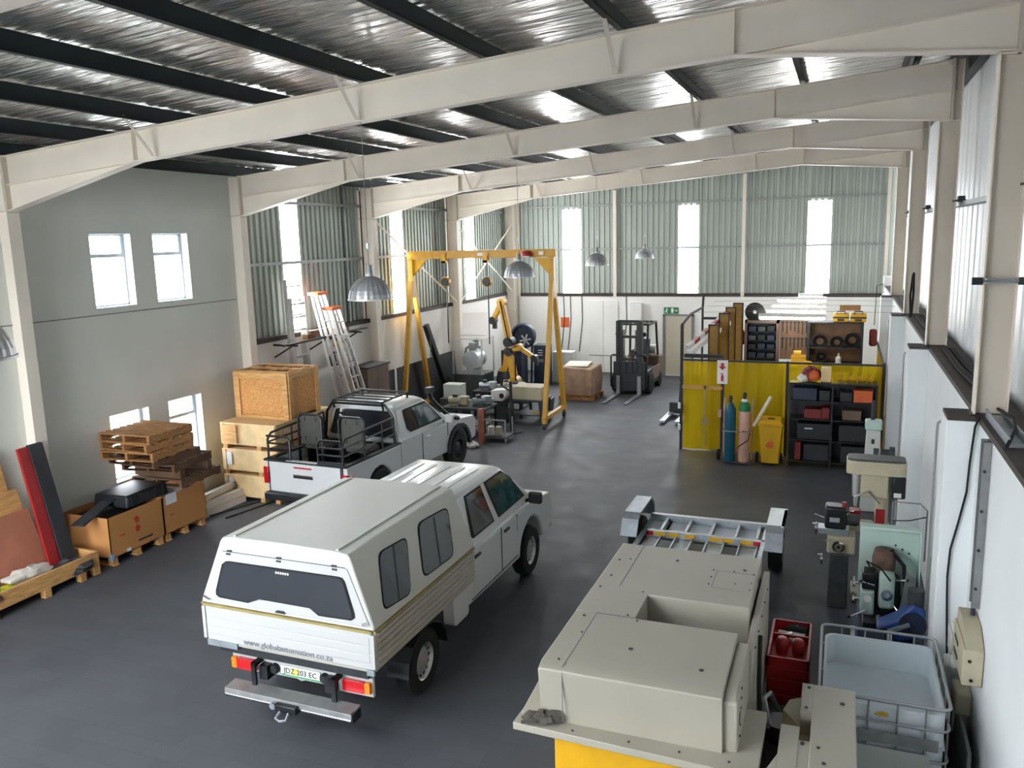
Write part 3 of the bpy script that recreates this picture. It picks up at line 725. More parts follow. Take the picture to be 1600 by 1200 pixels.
# ---- the second bakkie, with game-viewing frame
bk = thing('open_back_bakkie', 'white extended cab bakkie with black tube frame and two seats in its open bed', 'pickup truck', (-8.649, 11.8, 0), -0.041)
W = 0.885
bz, LB = 1.06, 1.82
ry = 1.06
bodyp = [(0.04, 0.55), (0.08, 0.50)] + arch(ry, 0.44, 10, 0.46, 0.40) + [(1.6, 0.46), (LB, 0.46), (LB, bz), (0.03, bz)]
for s in (-1, 1):
    part('bed_side', MB().prism(bodyp, 'x', min(s * W, s * (W - 0.09)), max(s * W, s * (W - 0.09))), 'vehicle_white', bk, bev=0.02)
    part('bed_capping', MB().box(min(s * (W + 0.005), s * (W - 0.10)), max(s * (W + 0.005), s * (W - 0.10)), 0.0, LB, bz - 0.005, bz + 0.03), 'black_plastic', bk, bev=0.008)
    wheel(bk, s * 0.78, ry, 0.385, 0.24, s, steel=False, hub='dark_steel'); wheel(bk, s * 0.78, 4.16, 0.385, 0.24, s, steel=False, hub='dark_steel')
part('bed_floor', MB().box(-0.8, 0.8, 0.05, LB, 0.62, 0.68), 'black_plastic', bk)
part('bed_bulkhead', MB().box(-0.8, 0.8, LB - 0.06, LB, 0.62, bz), 'black_plastic', bk)
tg = part('tailgate', MB().box(-0.77, 0.77, 0.0, 0.06, 0.50, bz - 0.005), 'vehicle_white', bk, bev=0.02)
part('tailgate_handle', MB().box(-0.24, 0.18, -0.02, 0.01, 0.83, 0.86), 'chrome', tg, bev=0.008)
part('handle_recess', MB().box(-0.24, 0.18, -0.006, 0.01, 0.79, 0.83), 'dark_steel', tg)
part('brake_lamp', MB().box(-0.22, 0.16, -0.008, 0.01, 0.97, 0.995), 'lens_red', tg)
part('tailgate_seam', MB().bar((-0.775, -0.002, 0.52), (-0.775, -0.002, bz), 0.012, 0.012).bar((0.775, -0.002, 0.52), (0.775, -0.002, bz), 0.012, 0.012), 'dark_steel', tg)
part('bed_rear_strip', MB().box(-W, W, -0.005, 0.07, bz - 0.005, bz + 0.03), 'black_plastic', bk, bev=0.006)
part('white_step_strip', MB().box(-0.38, 0.28, -0.012, 0.08, bz + 0.028, bz + 0.036), 'vehicle_white', bk)
for s in (-1, 1):
    x0, x1 = s * 0.79, s * 0.893
    part('tail_lamp', MB().prism([(-0.012, 0.94), (0.16, 0.90), (0.22, 0.86), (0.05, 0.80), (-0.012, 0.80)] if s > 0 else [(-0.012, 0.95), (0.14, 0.92), (0.14, 0.70), (-0.012, 0.64)], 'x', min(x0, x1), max(x0, x1) + 0.004), 'lens_red', bk, bev=0.01)
rb = part('rear_bumper', MB().box(-0.85, 0.85, -0.10, 0.08, 0.36, 0.50), 'black_plastic', bk, bev=0.03)
part('rear_chassis', MB().box(-0.5, 0.5, 0.1, 4.9, 0.38, 0.55), 'black_paint', bk)
# tube frame
zt = 1.54; t = 0.022
for s in (-1, 1):
    x = s * 0.80
    m = MB()
    m.tube([(x, 0.05, bz + 0.02), (x, 0.05, zt - 0.10), (x, 0.15, zt), (x, LB - 0.1, zt + 0.06)], t, 8)
    for z in (bz + 0.18, bz + 0.33): m.tube([(x, 0.05, z), (x, LB - 0.1, z + 0.03)], t * 0.8, 8)
    for y in (0.72, 1.30, LB - 0.1): m.tube([(x, y, bz + 0.02), (x, y, zt + 0.04 * y / LB)], t * 0.85, 8)
    part('side_rail', m, 'black_paint', bk, smooth=True)
    m = MB()   # short gates either side of the rear opening
    xi, xo = s * 0.30, s * 0.80
    m.tube([(xi, 0.03, bz + 0.03), (xi, 0.03, zt - 0.10), (xi + s * 0.06, 0.03, zt - 0.03), (xo, 0.03, zt - 0.03)], t, 8)
    for z in (bz + 0.06, bz + 0.19, bz + 0.32): m.tube([(xi, 0.03, z), (xo, 0.03, z)], t * 0.85, 8)
    if s > 0 or True: part('rear_gate', m, 'black_paint', bk, smooth=True)
part('tool_tray', MB().box(-0.80, -0.32, 0.10, 0.42, bz + 0.17, bz + 0.21), 'black_paint', bk)
# seats facing out of the bed
for x in (-0.50, 0.42):
    m = MB().prism(rrect(x - 0.23, x + 0.23, 1.10, 1.66, 0.18, 4), 'y', 0.93, 1.03)
    st = part('bed_seat', MB().prism(rrect(x - 0.23, x + 0.23, 1.16, 1.72, 0.18, 4), 'y', 0.90, 1.0), 'seat_grey', bk, bev=0.02)
    part('seat_frame', MB().tube([(x - 0.26, 0.88, 0.70), (x - 0.26, 0.88, 1.66), (x - 0.2, 0.88, 1.74), (x + 0.2, 0.88, 1.74), (x + 0.26, 0.88, 1.66), (x + 0.26, 0.88, 0.70)], 0.024, 8), 'black_paint', st, smooth=True)
    part('seat_base', MB().box(x - 0.24, x + 0.24, 1.0, 1.42, 1.04, 1.14), 'seat_grey', st, bev=0.03)
    part('seat_leg', MB().box(x - 0.2, x - 0.16, 1.02, 1.38, 0.68, 1.04), 'black_paint', st); part('seat_leg', MB().box(x + 0.16, x + 0.2, 1.02, 1.38, 0.68, 1.04), 'black_paint', st)
    part('seat_clips', MB().box(x - 0.13, x - 0.11, 0.895, 0.905, 1.60, 1.68).box(x + 0.11, x + 0.13, 0.895, 0.905, 1.60, 1.68).box(x - 0.13, x - 0.11, 0.895, 0.905, 1.24, 1.32).box(x + 0.11, x + 0.13, 0.895, 0.905, 1.24, 1.32), 'black_paint', st)
# cab
wy = 4.16
prof = [(LB + 0.02, 0.46), (wy - 0.46, 0.44)] + arch(wy, 0.46, 10, 0.44, 0.42) + [(wy + 0.5, 0.44), (5.0, 0.5), (5.05, 0.85), (4.9, 1.0), (4.3, 1.06), (3.75, 1.12), (LB + 0.02, 1.12)]
part('cab_body', MB().prism(prof, 'x', -W, W), 'vehicle_white', bk, bev=0.05, seg=3)
gb = [(-0.86, LB + 0.02, 1.09), (0.86, LB + 0.02, 1.09), (0.86, 3.85, 1.09), (-0.86, 3.85, 1.09)]
g1 = [(-0.70, LB + 0.12, 1.70), (0.70, LB + 0.12, 1.70), (0.68, 3.05, 1.71), (-0.68, 3.05, 1.71)]
g2 = [(-0.60, LB + 0.25, 1.775), (0.60, LB + 0.25, 1.775), (0.58, 2.92, 1.775), (-0.58, 2.92, 1.775)]
part('cab_roof', MB().loft([gb, g1, g2]), 'vehicle_white', bk, bev=0.04, seg=3)
part('rear_cab_window', MB().onquad(gb[0], gb[1], g1[1], g1[0], rrect(0.05, 0.95, 0.10, 0.92, 0.08), 0.012, 0.015), 'glass_dark', bk)
part('windscreen', MB().onquad(gb[2], gb[3], g1[3], g1[2], rrect(0.06, 0.94, 0.08, 0.94, 0.06), 0.010, 0.012), 'glass_green', bk)
for s in (-1, 1):
    A, B, C, D = (s * 0.86, LB + 0.02, 1.09), (s * 0.86, 3.85, 1.09), (s * 0.68, 3.05, 1.71), (s * 0.70, LB + 0.12, 1.70)
    def cs(uv, off=0.006, th=0.01):
        return MB().onquad(A, B, C, D, uv, off, th) if s > 0 else MB().onquad(B, A, D, C, [(1 - u, v) for u, v in uv], off, th)
    sw = part('door_window', cs([(0.20, 0.88), (0.28, 0.90), (0.93, 0.90), (0.95, 0.82), (0.90, 0.16), (0.22, 0.16), (0.17, 0.30)], 0.012), 'black_rubber', bk)
    part('pane', cs([(0.23, 0.83), (0.45, 0.85), (0.38, 0.22), (0.24, 0.22)], 0.015), 'glass_dark', sw)
    part('pane', cs([(0.48, 0.85), (0.91, 0.85), (0.92, 0.78), (0.87, 0.22), (0.41, 0.22)], 0.015), 'glass_green', sw)
    part('door_seams', MB().bar((s * (W + 0.002), 2.62, 0.5), (s * (W + 0.002), 2.62, 1.08), 0.012, 0.012).bar((s * (W + 0.002), 3.68, 0.8), (s * (W + 0.002), 3.68, 1.08), 0.012, 0.012), 'dark_steel', bk)
    hx_ = s * W
    fd_ = part('door', MB().prism([(2.64, 0.52), (3.58, 0.52), (3.66, 0.80), (3.66, 1.06), (2.64, 1.06)], 'x', min(hx_ - s * 0.01, hx_ + s * 0.004), max(hx_ - s * 0.01, hx_ + s * 0.004)), 'vehicle_white', bk, bev=0.004)
    part('door_handle', MB().cbox((s * (W + 0.016), 2.80, 0.98), (0.03, 0.18, 0.04)), 'chrome', fd_, bev=0.01)
    mr = part('wing_mirror', MB().cbox((s * 1.0, 3.55, 1.20), (0.20, 0.10, 0.17)), 'vehicle_white', bk, bev=0.03)
    part('mirror_arm', MB().bar((s * 0.84, 3.6, 1.12), (s * 0.97, 3.56, 1.17), 0.05, 0.04), 'black_plastic', mr)
    part('wheel_flare', MB().prism(arch(wy, 0.54, 10, 0.42, 0.42) + arch(wy, 0.46, 10, 0.42, 0.42)[::-1], 'x', min(s * (W - 0.02), s * (W + 0.05)), max(s * (W - 0.02), s * (W + 0.05))), 'black_plastic', bk)
# snorkel up the right pillar
part('snorkel', MB().tube([(0.80, 4.35, 1.00), (0.86, 4.1, 1.10), (0.85, 3.85, 1.16), (0.79, 3.50, 1.45), (0.74, 3.28, 1.66), (0.73, 3.22, 1.80)], [0.06, 0.065, 0.05, 0.045, 0.045, 0.05], 10).cbox((0.73, 3.26, 1.84), (0.12, 0.20, 0.12)), 'black_plastic', bk, smooth=True)
part('bonnet_scoop', MB().box(-0.25, 0.25, 3.95, 4.35, 1.06, 1.11), 'vehicle_white', bk, bev=0.03)
part('front_bumper', MB().box(-0.86, 0.86, 4.9, 5.12, 0.40, 0.66), 'black_plastic', bk, bev=0.05)
# roof rack and hoop
hp = MB().tube([(-0.80, LB - 0.08, bz), (-0.74, LB - 0.06, 1.62), (-0.60, LB - 0.05, 1.80), (0.60, LB - 0.05, 1.80), (0.74, LB - 0.06, 1.62), (0.80, LB - 0.08, bz)], 0.03, 8)
part('roll_hoop', hp, 'black_paint', bk, smooth=True)
rk = part('roof_rack', MB().tube([(-0.56, LB - 0.1, 1.86), (0.56, LB - 0.1, 1.86), (0.53, 2.72, 1.88), (-0.53, 2.72, 1.88)], 0.022, 8, close=True), 'black_paint', bk, smooth=True)
for y in (2.0, 2.24, 2.48):
    part('rack_bar', MB().tube([(-0.55, y, 1.86), (0.55, y, 1.86)], 0.016, 6), 'black_paint', rk)
part('rack_legs', MB().tube([(-0.56, LB - 0.1, 1.86), (-0.56, LB - 0.06, 1.70)], 0.02, 6).tube([(0.56, LB - 0.1, 1.86), (0.56, LB - 0.06, 1.70)], 0.02, 6).tube([(-0.53, 2.7, 1.88), (-0.53, 2.7, 1.77)], 0.02, 6).tube([(0.53, 2.7, 1.88), (0.53, 2.7, 1.77)], 0.02, 6), 'black_paint', rk)
# ---------------------------------------------------------------- left side: pallets, cartons, crates, ladders
def make_pallet(label, wood, n=7, L=1.05, Wd=1.0, group='wooden pallets stacked by the low windows'):
    p = thing('wooden_pallet', label, 'pallet', group=group)
    for k in range(n):
        y = -Wd / 2 + 0.05 + (Wd - 0.10) * k / (n - 1)
        part('deck_board', MB().box(-L / 2, L / 2, y - 0.045, y + 0.045, 0.122, 0.142), wood, p)
    for x in (-L / 2 + 0.03, 0, L / 2 - 0.03):
        part('bearer', MB().box(x - 0.025, x + 0.025, -Wd / 2, Wd / 2, 0.02, 0.122), wood, p)
    for y in (-Wd / 2 + 0.05, 0, Wd / 2 - 0.05):
        part('base_board', MB().box(-L / 2, L / 2, y - 0.045, y + 0.045, 0.0, 0.02), wood, p)
    return p
pA = make_pallet('pale wooden pallet on top of the pallet stack by the low windows', 'pallet_wood')
pA.location = (-10.73, 10.40, 1.76); pA.rotation_euler = (0, 0, 0.03)
dup(pA, (-10.72, 10.40, 1.617), -0.05, 'pale wooden pallet, second from the top of the window stack')
dup(pA, (-10.70, 10.37, 1.474), 0.07, 'pale wooden pallet, third from the top of the window stack')
pB = make_pallet('dark stained pallet under the three pale pallets of the window stack', 'pallet_dark')
pB.location = (-10.74, 10.55, 1.33); pB.rotation_euler = (0, 0, -0.06)
dup(pB, (-10.68, 10.75, 1.187), 0.10, 'dark pallet second from the bottom of the window stack')
dup(pB, (-10.66, 10.92, 0.885), 0.04, 'lowest dark pallet, lying across the rear cardboard carton')
single('wooden_spacer', MB().box(-0.5, 0.5, -0.05, 0.05, 0, 0.155), 'pallet_dark', 'dark timber block between the two lowest pallets, near side', 'timber block', 'timber blocks under the pallet stack', (-10.68, 10.55, 1.03))
single('wooden_spacer', MB().box(-0.5, 0.5, -0.05, 0.05, 0, 0.155), 'pallet_dark', 'dark timber block between the two lowest pallets, far side', 'timber block', 'timber blocks under the pallet stack', (-10.68, 11.2, 1.03))

def carton(y0, y1, label, marks, near):
    c = thing('cardboard_carton', label, 'carton', (-10.83, (y0 + y1) / 2, 0), 0, 'large cardboard cartons along the left wall')
    d = (y1 - y0) / 2; hx = 0.48; z0, z1 = 0.13, 0.78
    part('side_panel', MB().box(hx - 0.012, hx, -d, d, z0, z1), 'cardboard', c); part('side_panel', MB().box(-hx, -hx + 0.012, -d, d, z0, z1), 'cardboard', c)
    part('end_panel', MB().box(-hx, hx, -d, -d + 0.012, z0, z1), 'cardboard', c); part('end_panel', MB().box(-hx, hx, d - 0.012, d, z0, z1), 'cardboard', c)
    part('bottom_panel', MB().box(-hx, hx, -d, d, z0, z0 + 0.012), 'cardboard', c)
    part('dark_fill', MB().box(-hx + 0.02, hx - 0.02, -d + 0.02, d - 0.02, z0 + 0.02, z1 - 0.10), 'black_plastic', c)  # black block that makes the open carton dark inside
    for y in (-d + 0.08, 0, d - 0.08):
        part('foot_block', MB().box(hx - 0.12, hx - 0.02, y - 0.05, y + 0.05, 0.02, 0.13), 'pine', c); part('foot_block', MB().box(-hx + 0.02, -hx + 0.12, y - 0.05, y + 0.05, 0.02, 0.13), 'pine', c)
        part('skid', MB().box(-hx, hx, y - 0.05, y + 0.05, 0.0, 0.02), 'pine', c)
    fx = hx + 0.001
    if near:
        part('corner_tape', MB().box(hx - 0.05, hx + 0.002, -d - 0.002, -d + 0.05, 0.10, 0.20), 'tape_blue', c)
        for z in (0.60, 0.45):   # red handling arrows
            part('printed_arrow', MB().prism([(-0.03, z - 0.05), (0.03, z - 0.05), (0.03, z), (0.06, z), (0, z + 0.06), (-0.06, z), (-0.03, z)], 'x', fx, fx + 0.001), 'letter_red', c)
        part('printed_mark', MB().box(fx, fx + 0.001, 0.0, 0.30, 0.225, 0.255), 'letter_black', c)
        part('printed_mark', MB().box(fx, fx + 0.001, -0.36, -0.25, 0.43, 0.45), 'letter_red', c)
        part('strap_seal', MB().box(fx, fx + 0.004, -0.25, -0.17, 0.14, 0.19), 'paper', c)
    else:
        part('shipping_note', MB().box(fx, fx + 0.002, -0.42, -0.18, 0.62, 0.80), 'paper', c)
        part('printed_mark', MB().box(fx, fx + 0.001, -0.36, -0.27, 0.42, 0.44), 'letter_red', c)
    return c
carton(9.10, 10.20, 'open cardboard carton with red arrows holding a dark board, nearest the camera', True, True)
carton(10.22, 11.20, 'cardboard carton with white shipping note under the dark pallets', True, False)
tub = MB().loft([[(-0.36, -0.46, 0), (0.36, -0.46, 0), (0.36, 0.46, 0), (-0.36, 0.46, 0)], [(-0.33, -0.43, 0.2), (0.33, -0.43, 0.2), (0.33, 0.43, 0.2), (-0.33, 0.43, 0.2)]])
t_ = thing('black_tub', 'upturned black plastic tub lying across the two cartons', 'tub', (-10.78, 10.0, 0.782), 0.03)
part('tub_body', tub, 'black_plastic', t_, bev=0.03)
for k in range(5):
    part('tub_rib', MB().box(0.335, 0.365, -0.36 + 0.17 * k, -0.33 + 0.17 * k, 0.02, 0.17), 'black_plastic', t_)
part('tub_handle', MB().box(-0.1, 0.1, -0.47, -0.43, 0.12, 0.15), 'black_plastic', t_)
b = single('dark_board', MB().box(-0.10, 0.10, -0.42, 0.42, -0.012, 0.012), 'board_dark', 'dark narrow board poking out over the corner of the near carton', 'board', loc=(-10.68, 9.13, 0.83), bev=0.003)
b.rotation_euler = (0.14, 0.05, 0.30)

# timber skid with boards leaning at the wall
sk = thing('timber_skid', 'long low timber crate base on the floor at the left edge', 'crate base', (-10.68, 7.4, 0))
for x in (-0.33, 0.33):
    part('side_plank', MB().box(x - 0.02, x + 0.02, -1.5, 1.45, 0.13, 0.36), 'pine', sk, bev=0.004)
part('end_plank', MB().box(-0.33, 0.33, 1.42, 1.46, 0.13, 0.36), 'pine', sk)
for k in range(4):
    part('deck_board', MB().box(-0.31 + 0.155 * k, -0.17 + 0.155 * k, -1.45, 1.42, 0.13, 0.155), 'pine_old', sk)
for y in (-1.2, -0.25, 0.55, 1.15, 1.4):
    part('foot_block', MB().box(0.25, 0.35, y - 0.05, y + 0.05, 0, 0.13), 'pine', sk); part('foot_block', MB().box(-0.35, -0.25, y - 0.05, y + 0.05, 0, 0.13), 'pine', sk)
def lean(name, mat, label, y0, y1, z0, z1, xb, xt, th, cat='board', slant=0.0, group=None):
    m = MB()
    vs = []
    for dx in (0, th):
        vs += [(xb + dx, y0, z0), (xb + dx, y1, z0), (xt + dx, y1 + slant, z1), (xt + dx, y0 + slant, z1)]
    m.add(vs, [(0, 1, 2, 3), (7, 6, 5, 4), (0, 4, 5, 1), (1, 5, 6, 2), (2, 6, 7, 3), (3, 7, 4, 0)])
    return single(name, m, mat, label, cat, group)
lean('plywood_board', 'pine', 'plywood sheet leaning on the wall behind the pinkish board', 7.0, 8.34, 0.16, 1.45, -10.92, -11.14, 0.018, slant=-0.08)
lean('plywood_board', 'pine', 'taller plywood sheet cut by the left edge of the photo', 6.6, 8.2, 0.16, 2.05, -10.98, -11.34, 0.015, slant=-0.02)
lean('pink_board', 'masonite_pink', 'pinkish brown hardboard leaning in front of the plywood sheets', 6.9, 8.42, 0.16, 1.15, -10.82, -11.02, 0.012, slant=-0.10)
lean('red_board', 'red_paint', 'long red foam strip standing against the wall by the first column', 8.32, 8.49, 0.16, 2.04, -10.72, -11.05, 0.05, slant=-0.05, cat='strip')
lean('black_board', 'board_dark', 'long black plank standing beside the red strip', 8.51, 8.74, 0.16, 2.06, -10.70, -11.04, 0.06, slant=-0.08)
single('white_sack', MB().blob((0, 0, 0.09), (0.22, 0.36, 0.13), 3, 0.14, rz=0.2), 'cloth_white', 'crumpled white sack lying on the timber skid', 'sack', loc=(-10.72, 7.98, 0.165), smooth=True)
m = MB()
for k in range(4):
    m.tube([(-0.22 + 0.03 * k, -0.3 + 0.12 * k, 0.03 + 0.02 * (k % 2)), (-0.05, -0.1 + 0.1 * k, 0.07), (0.12, 0.05 + 0.09 * k, 0.05), (0.2, 0.25 + 0.05 * k, 0.03)], 0.03, 6)
single('strap_bundle', m, 'hivis', 'tangled yellow green webbing strap on the timber skid', 'strap', loc=(-10.62, 7.45, 0.19), smooth=True)
single('brown_rag', MB().blob((0, 0, 0.11), (0.2, 0.36, 0.16), 11, 0.22), 'cloth_brown', 'brown cloth heap spilling over the near end of the skid', 'rag', loc=(-10.52, 7.02, 0.2), smooth=True)
single('flat_box_scrap', MB().box(-0.1, 0.1, -0.12, 0.12, 0, 0.05), 'cloth_white', 'small off white carton scrap on the skid rim', 'carton', loc=(-10.56, 7.62, 0.36), bev=0.01)
single('green_scraps', MB().blob((0, 0, 0.06), (0.25, 0.3, 0.1), 5, 0.25), 'board_dark', 'dark green offcuts heaped at the far end of the skid', 'offcuts', loc=(-10.52, 8.5, 0.16))

# white aluminium profiles on a low stack
for k, (x, y, z, l, mt, lb) in enumerate([(-10.75, 12.05, 0.0, 1.15, 'white_sign', 'white square steel profile lowest at the outside of the profile stack'), (-10.93, 12.08, 0.0, 1.2, 'white_sign', 'white square steel profile lowest in the middle of the profile stack'), (-11.12, 12.1, 0.0, 1.15, 'galv', 'grey square steel profile lowest at the wall side'),
        (-10.82, 12.05, 0.122, 1.2, 'white_sign', 'white square steel profile in the second layer, outer'), (-11.02, 12.1, 0.122, 1.1, 'white_sign', 'white square steel profile in the second layer, inner'), (-10.92, 12.1, 0.244, 1.2, 'aluminium', 'bright aluminium profile on top of the profile stack')]):
    p = thing('steel_profile', lb, 'profile', (x + 0.14, y - 0.15, z), 0.05 * (k % 3 - 1), 'square profiles stacked beyond the cartons')
    q = 0.055
    part('outer_wall', MB().box(-q, q, -l / 2, l / 2, 0, 0.006).box(-q, q, -l / 2, l / 2, 0.114, 0.12).box(-q, -q + 0.006, -l / 2, l / 2, 0, 0.12).box(q - 0.006, q, -l / 2, l / 2, 0, 0.12), mt, p)
    part('dark_core', MB().box(-q + 0.007, q - 0.007, -l / 2 + 0.02, l / 2 - 0.02, 0.007, 0.113), 'black_paint', p)  # black core painted in as the shade inside the hollow tube
for k in (0, 3):
    single('steel_rod', MB().tube([(0, -0.6, 0.015), (0.25, 0.6, 0.015)], 0.015, 6), 'dark_steel', ['thin dark rod nearest the profile stack on the floor', 'thin dark rod, second from the profile stack', 'thin dark rod, middle of the five on the floor', 'thin dark rod farthest from the profile stack', 'thin dark rod farthest from the profile stack'][k], 'rod', 'loose rods on the floor beside the profiles', (-10.5 + 0.1 * k, 12.1, 0), -0.1 + 0.03 * k)

# crates under and beside the rear bakkie
def crate(z0, h, label, note=True):
    c = thing('wooden_crate', label, 'crate', (-10.37, 13.4, z0), 0, 'low wooden crates stacked in the corner')
    X, Yd = 0.63, 0.90
    for y in (-Yd, Yd):
        part('end_panel', MB().box(-X, X, y - 0.012, y + 0.012, 0.10, h), 'pine_pale', c)
    for x in (-X, X):
        part('side_panel', MB().box(x - 0.012, x + 0.012, -Yd, Yd, 0.10, h), 'pine_pale', c)
    part('lid_panel', MB().box(-X - 0.015, X + 0.015, -Yd - 0.015, Yd + 0.015, h, h + 0.02), 'pine_pale', c)
    part('floor_panel', MB().box(-X, X, -Yd, Yd, 0.08, 0.10), 'pine_pale', c)
    for x in (-X + 0.06, 0.22, X - 0.06):
        part('bearer', MB().box(x - 0.05, x + 0.05, -Yd, Yd, 0, 0.08), 'pine', c)
    for x in (-X + 0.04, X - 0.04):
        part('corner_batten', MB().box(x - 0.04, x + 0.04, -Yd - 0.03, -Yd - 0.012, 0.10, h), 'pine_pale', c)
    if note: part('packing_note', MB().box(-X + 0.1, -X + 0.22, -Yd - 0.034, -Yd - 0.030, 0.20, h - 0.04), 'paper', c)
    return c
crate(0.0, 0.49, 'pale wooden crate lowest of the three behind the white bakkie')
crate(0.512, 0.49, 'pale wooden crate in the middle of the three behind the white bakkie')
c3 = crate(1.024, 0.49, 'pale wooden crate topmost of the three, carrying the big crate', False)
part('label_board', MB().box(-0.60, -0.25, -0.95, -0.92, 0.12, 0.47), 'pine', c3)
big = thing('chipboard_crate', 'big chipboard crate with pine frame standing on the low crates', 'crate', (-10.36, 13.45, 1.538))
X, Yd, Hc = 0.62, 0.48, 0.91
for y, s in ((-Yd, -1), (Yd, 1)):
    part('chipboard_panel', MB().box(-X, X, y - 0.008, y + 0.008, 0.05, Hc - 0.03), 'osb', big)
    for x in (-X + 0.06, X - 0.06):
        part('frame_post', MB().box(x - 0.06, x + 0.06, y + s * 0.008, y + s * 0.035, 0, Hc), 'pine', big, bev=0.003)
    part('frame_rail', MB().box(-X + 0.12, X - 0.12, y + s * 0.008, y + s * 0.033, Hc - 0.13, Hc), 'pine', big, bev=0.003)
    part('frame_rail', MB().box(-X + 0.12, X - 0.12, y + s * 0.008, y + s * 0.033, 0, 0.06), 'pine', big, bev=0.003)
for x, s in ((-X, -1), (X, 1)):
    part('chipboard_panel', MB().box(x - 0.008, x + 0.008, -Yd, Yd, 0.05, Hc - 0.03), 'osb', big)
    for y in (-Yd + 0.05, Yd - 0.05):
        part('frame_post', MB().box(x + min(s * 0.008, s * 0.035), x + max(s * 0.008, s * 0.035), y - 0.06, y + 0.06, 0, Hc), 'pine', big, bev=0.003)
    part('frame_rail', MB().box(x + min(s * 0.008, s * 0.033), x + max(s * 0.008, s * 0.033), -Yd + 0.11, Yd - 0.11, Hc - 0.12, Hc), 'pine', big, bev=0.003)
for x in (-0.42, 0.0, 0.42):
    part('lid_batten', MB().box(x - 0.045, x + 0.045, -Yd, Yd, Hc - 0.06, Hc - 0.02), 'pine', big)
for y in (-Yd + 0.05, 0.02, Yd - 0.05):
    part('lid_batten', MB().box(-X, X, y - 0.045, y + 0.045, Hc - 0.02, Hc + 0.015), 'pine', big)
part('dark_inside', MB().box(-X + 0.02, X - 0.02, -Yd + 0.02, Yd - 0.02, 0.06, Hc - 0.30), 'pine_old', big)

# ---- ladders and wall rack
def rungs(m, p0, p1, q0, q1, n, r=0.016):
    for k in range(n):
        t = (k + 0.5) / n
        a = Vector(p0).lerp(Vector(p1), t); b = Vector(q0).lerp(Vector(q1), t); yield a, b
el = thing('extension_ladder', 'long aluminium extension ladder leaning on the sheeting by the first light strip', 'ladder')
for nm, dx, top in (('front_section', 0.10, 3.7), ('rear_section', 0.0, 4.1)):
    xb, xt = -11.17 + dx, -11.24 + dx
    p0, p1, q0, q1 = (xb, 15.12, 0), (xt, 15.12, top), (xb, 15.62, 0), (xt, 15.62, top)
    s = part('ladder_section', MB().bar(p0, p1, 0.03, 0.085, (1, 0, 0)).bar(q0, q1, 0.03, 0.085, (1, 0, 0)), 'ladder_alu', el)
    for a, b in rungs(None, p0, p1, q0, q1, 13):
        part('rung', MB().tube([a, b], 0.02, 6), 'ladder_alu', s)
def step_ladder(name, label, x, y, top, rz):
    L = thing(name, label, 'ladder', (x, y, 0), rz, 'step ladders leaning near the left wall')
    ln = 0.98
    w0, w1 = 0.27, 0.17
    p0, p1, q0, q1 = (ln, -w0, 0), (0.05, -w1, top), (ln, w0, 0), (0.05, w1, top)
    part('front_rail', MB().bar(p0, p1, 0.03, 0.08, (1, 0, 0)), 'ladder_alu', L); part('front_rail', MB().bar(q0, q1, 0.03, 0.08, (1, 0, 0)), 'ladder_alu', L)
    part('rear_rail', MB().bar((ln - 0.16, -w0, 0), (-0.06, -w1, top), 0.03, 0.05, (1, 0, 0)), 'white_sign', L); part('rear_rail', MB().bar((ln - 0.16, w0, 0), (-0.06, w1, top), 0.03, 0.05, (1, 0, 0)), 'white_sign', L)
    n = int(top / 0.3)
    for k in range(1, n):
        t = k / n; a = Vector(p0).lerp(Vector(p1), t); b2 = Vector(q0).lerp(Vector(q1), t)
        part('step', MB().bar(a, b2, 0.09, 0.025, (0, 0, 1)), 'ladder_alu', L)
    for k in range(1, n):
        t = (k + 0.5) / n; a = Vector((ln - 0.16, -w0, 0)).lerp(Vector((-0.06, -w1, top)), t); b2 = Vector((ln - 0.16, w0, 0)).lerp(Vector((-0.06, w1, top)), t)
        part('rear_brace', MB().bar(a, b2, 0.03, 0.015, (0, 0, 1)), 'ladder_alu', L)
    part('top_cap', MB().box(-0.14, 0.15, -w1 - 0.05, w1 + 0.05, top - 0.02, top + 0.05), 'orange', L, bev=0.015)
    return L
step_ladder('step_ladder', 'taller step ladder with orange cap leaning behind the other', -11.10, 16.12, 3.72, 0.05)
step_ladder('step_ladder', 'shorter step ladder with orange cap leaning in front of the taller', -10.80, 16.22, 3.38, 0.05)
rk_ = thing('wall_rack', 'black steel bracket rack holding timber and tubes above the low wall', 'rack')
for y in (14.75, 16.05, 17.35):
    part('bracket_arm', MB().box(-11.36, -10.75, y - 0.02, y + 0.02, 2.70, 2.74).bar((-11.36, y, 2.45), (-10.9, y, 2.70), 0.03, 0.03), 'black_paint', rk_)
for k, (x, z, y0, y1, mt, lb, ct) in enumerate([(-10.82, 2.765, 14.35, 16.6, 'black_paint', 'black pipe on the outer end of the wall rack', 'pipe'), (-10.95, 2.765, 15.7, 17.9, 'dark_steel', 'dark pipe lying second on the wall rack', 'pipe')]):
    single('steel_pipe', MB().tube([(x, y0, z), (x, y1, z)], 0.025, 8), mt, lb, ct, 'pipes on the wall rack', smooth=True)
single('timber_beam', MB().box(-11.22, -11.08, 15.6, 17.3, 2.742, 2.85), 'pine_old', 'short weathered timber beam on the wall rack', 'timber')
single('timber_beam', MB().box(-11.2, -11.06, 15.7, 17.0, 2.852, 2.92), 'cloth_brown', 'brown wrapped plank on top of the rack timber', 'timber')
hg = thing('hanging_clamp', 'yellow and black clamp hanging under the wall rack', 'clamp', (-10.80, 16.3, 2.70))
part('clamp_bar', MB().box(-0.02, 0.02, -0.02, 0.02, -0.35, 0), 'black_paint', hg); part('clamp_grip', MB().box(-0.04, 0.04, -0.10, 0.02, -0.2, -0.06), 'yellow_bright', hg, bev=0.01)
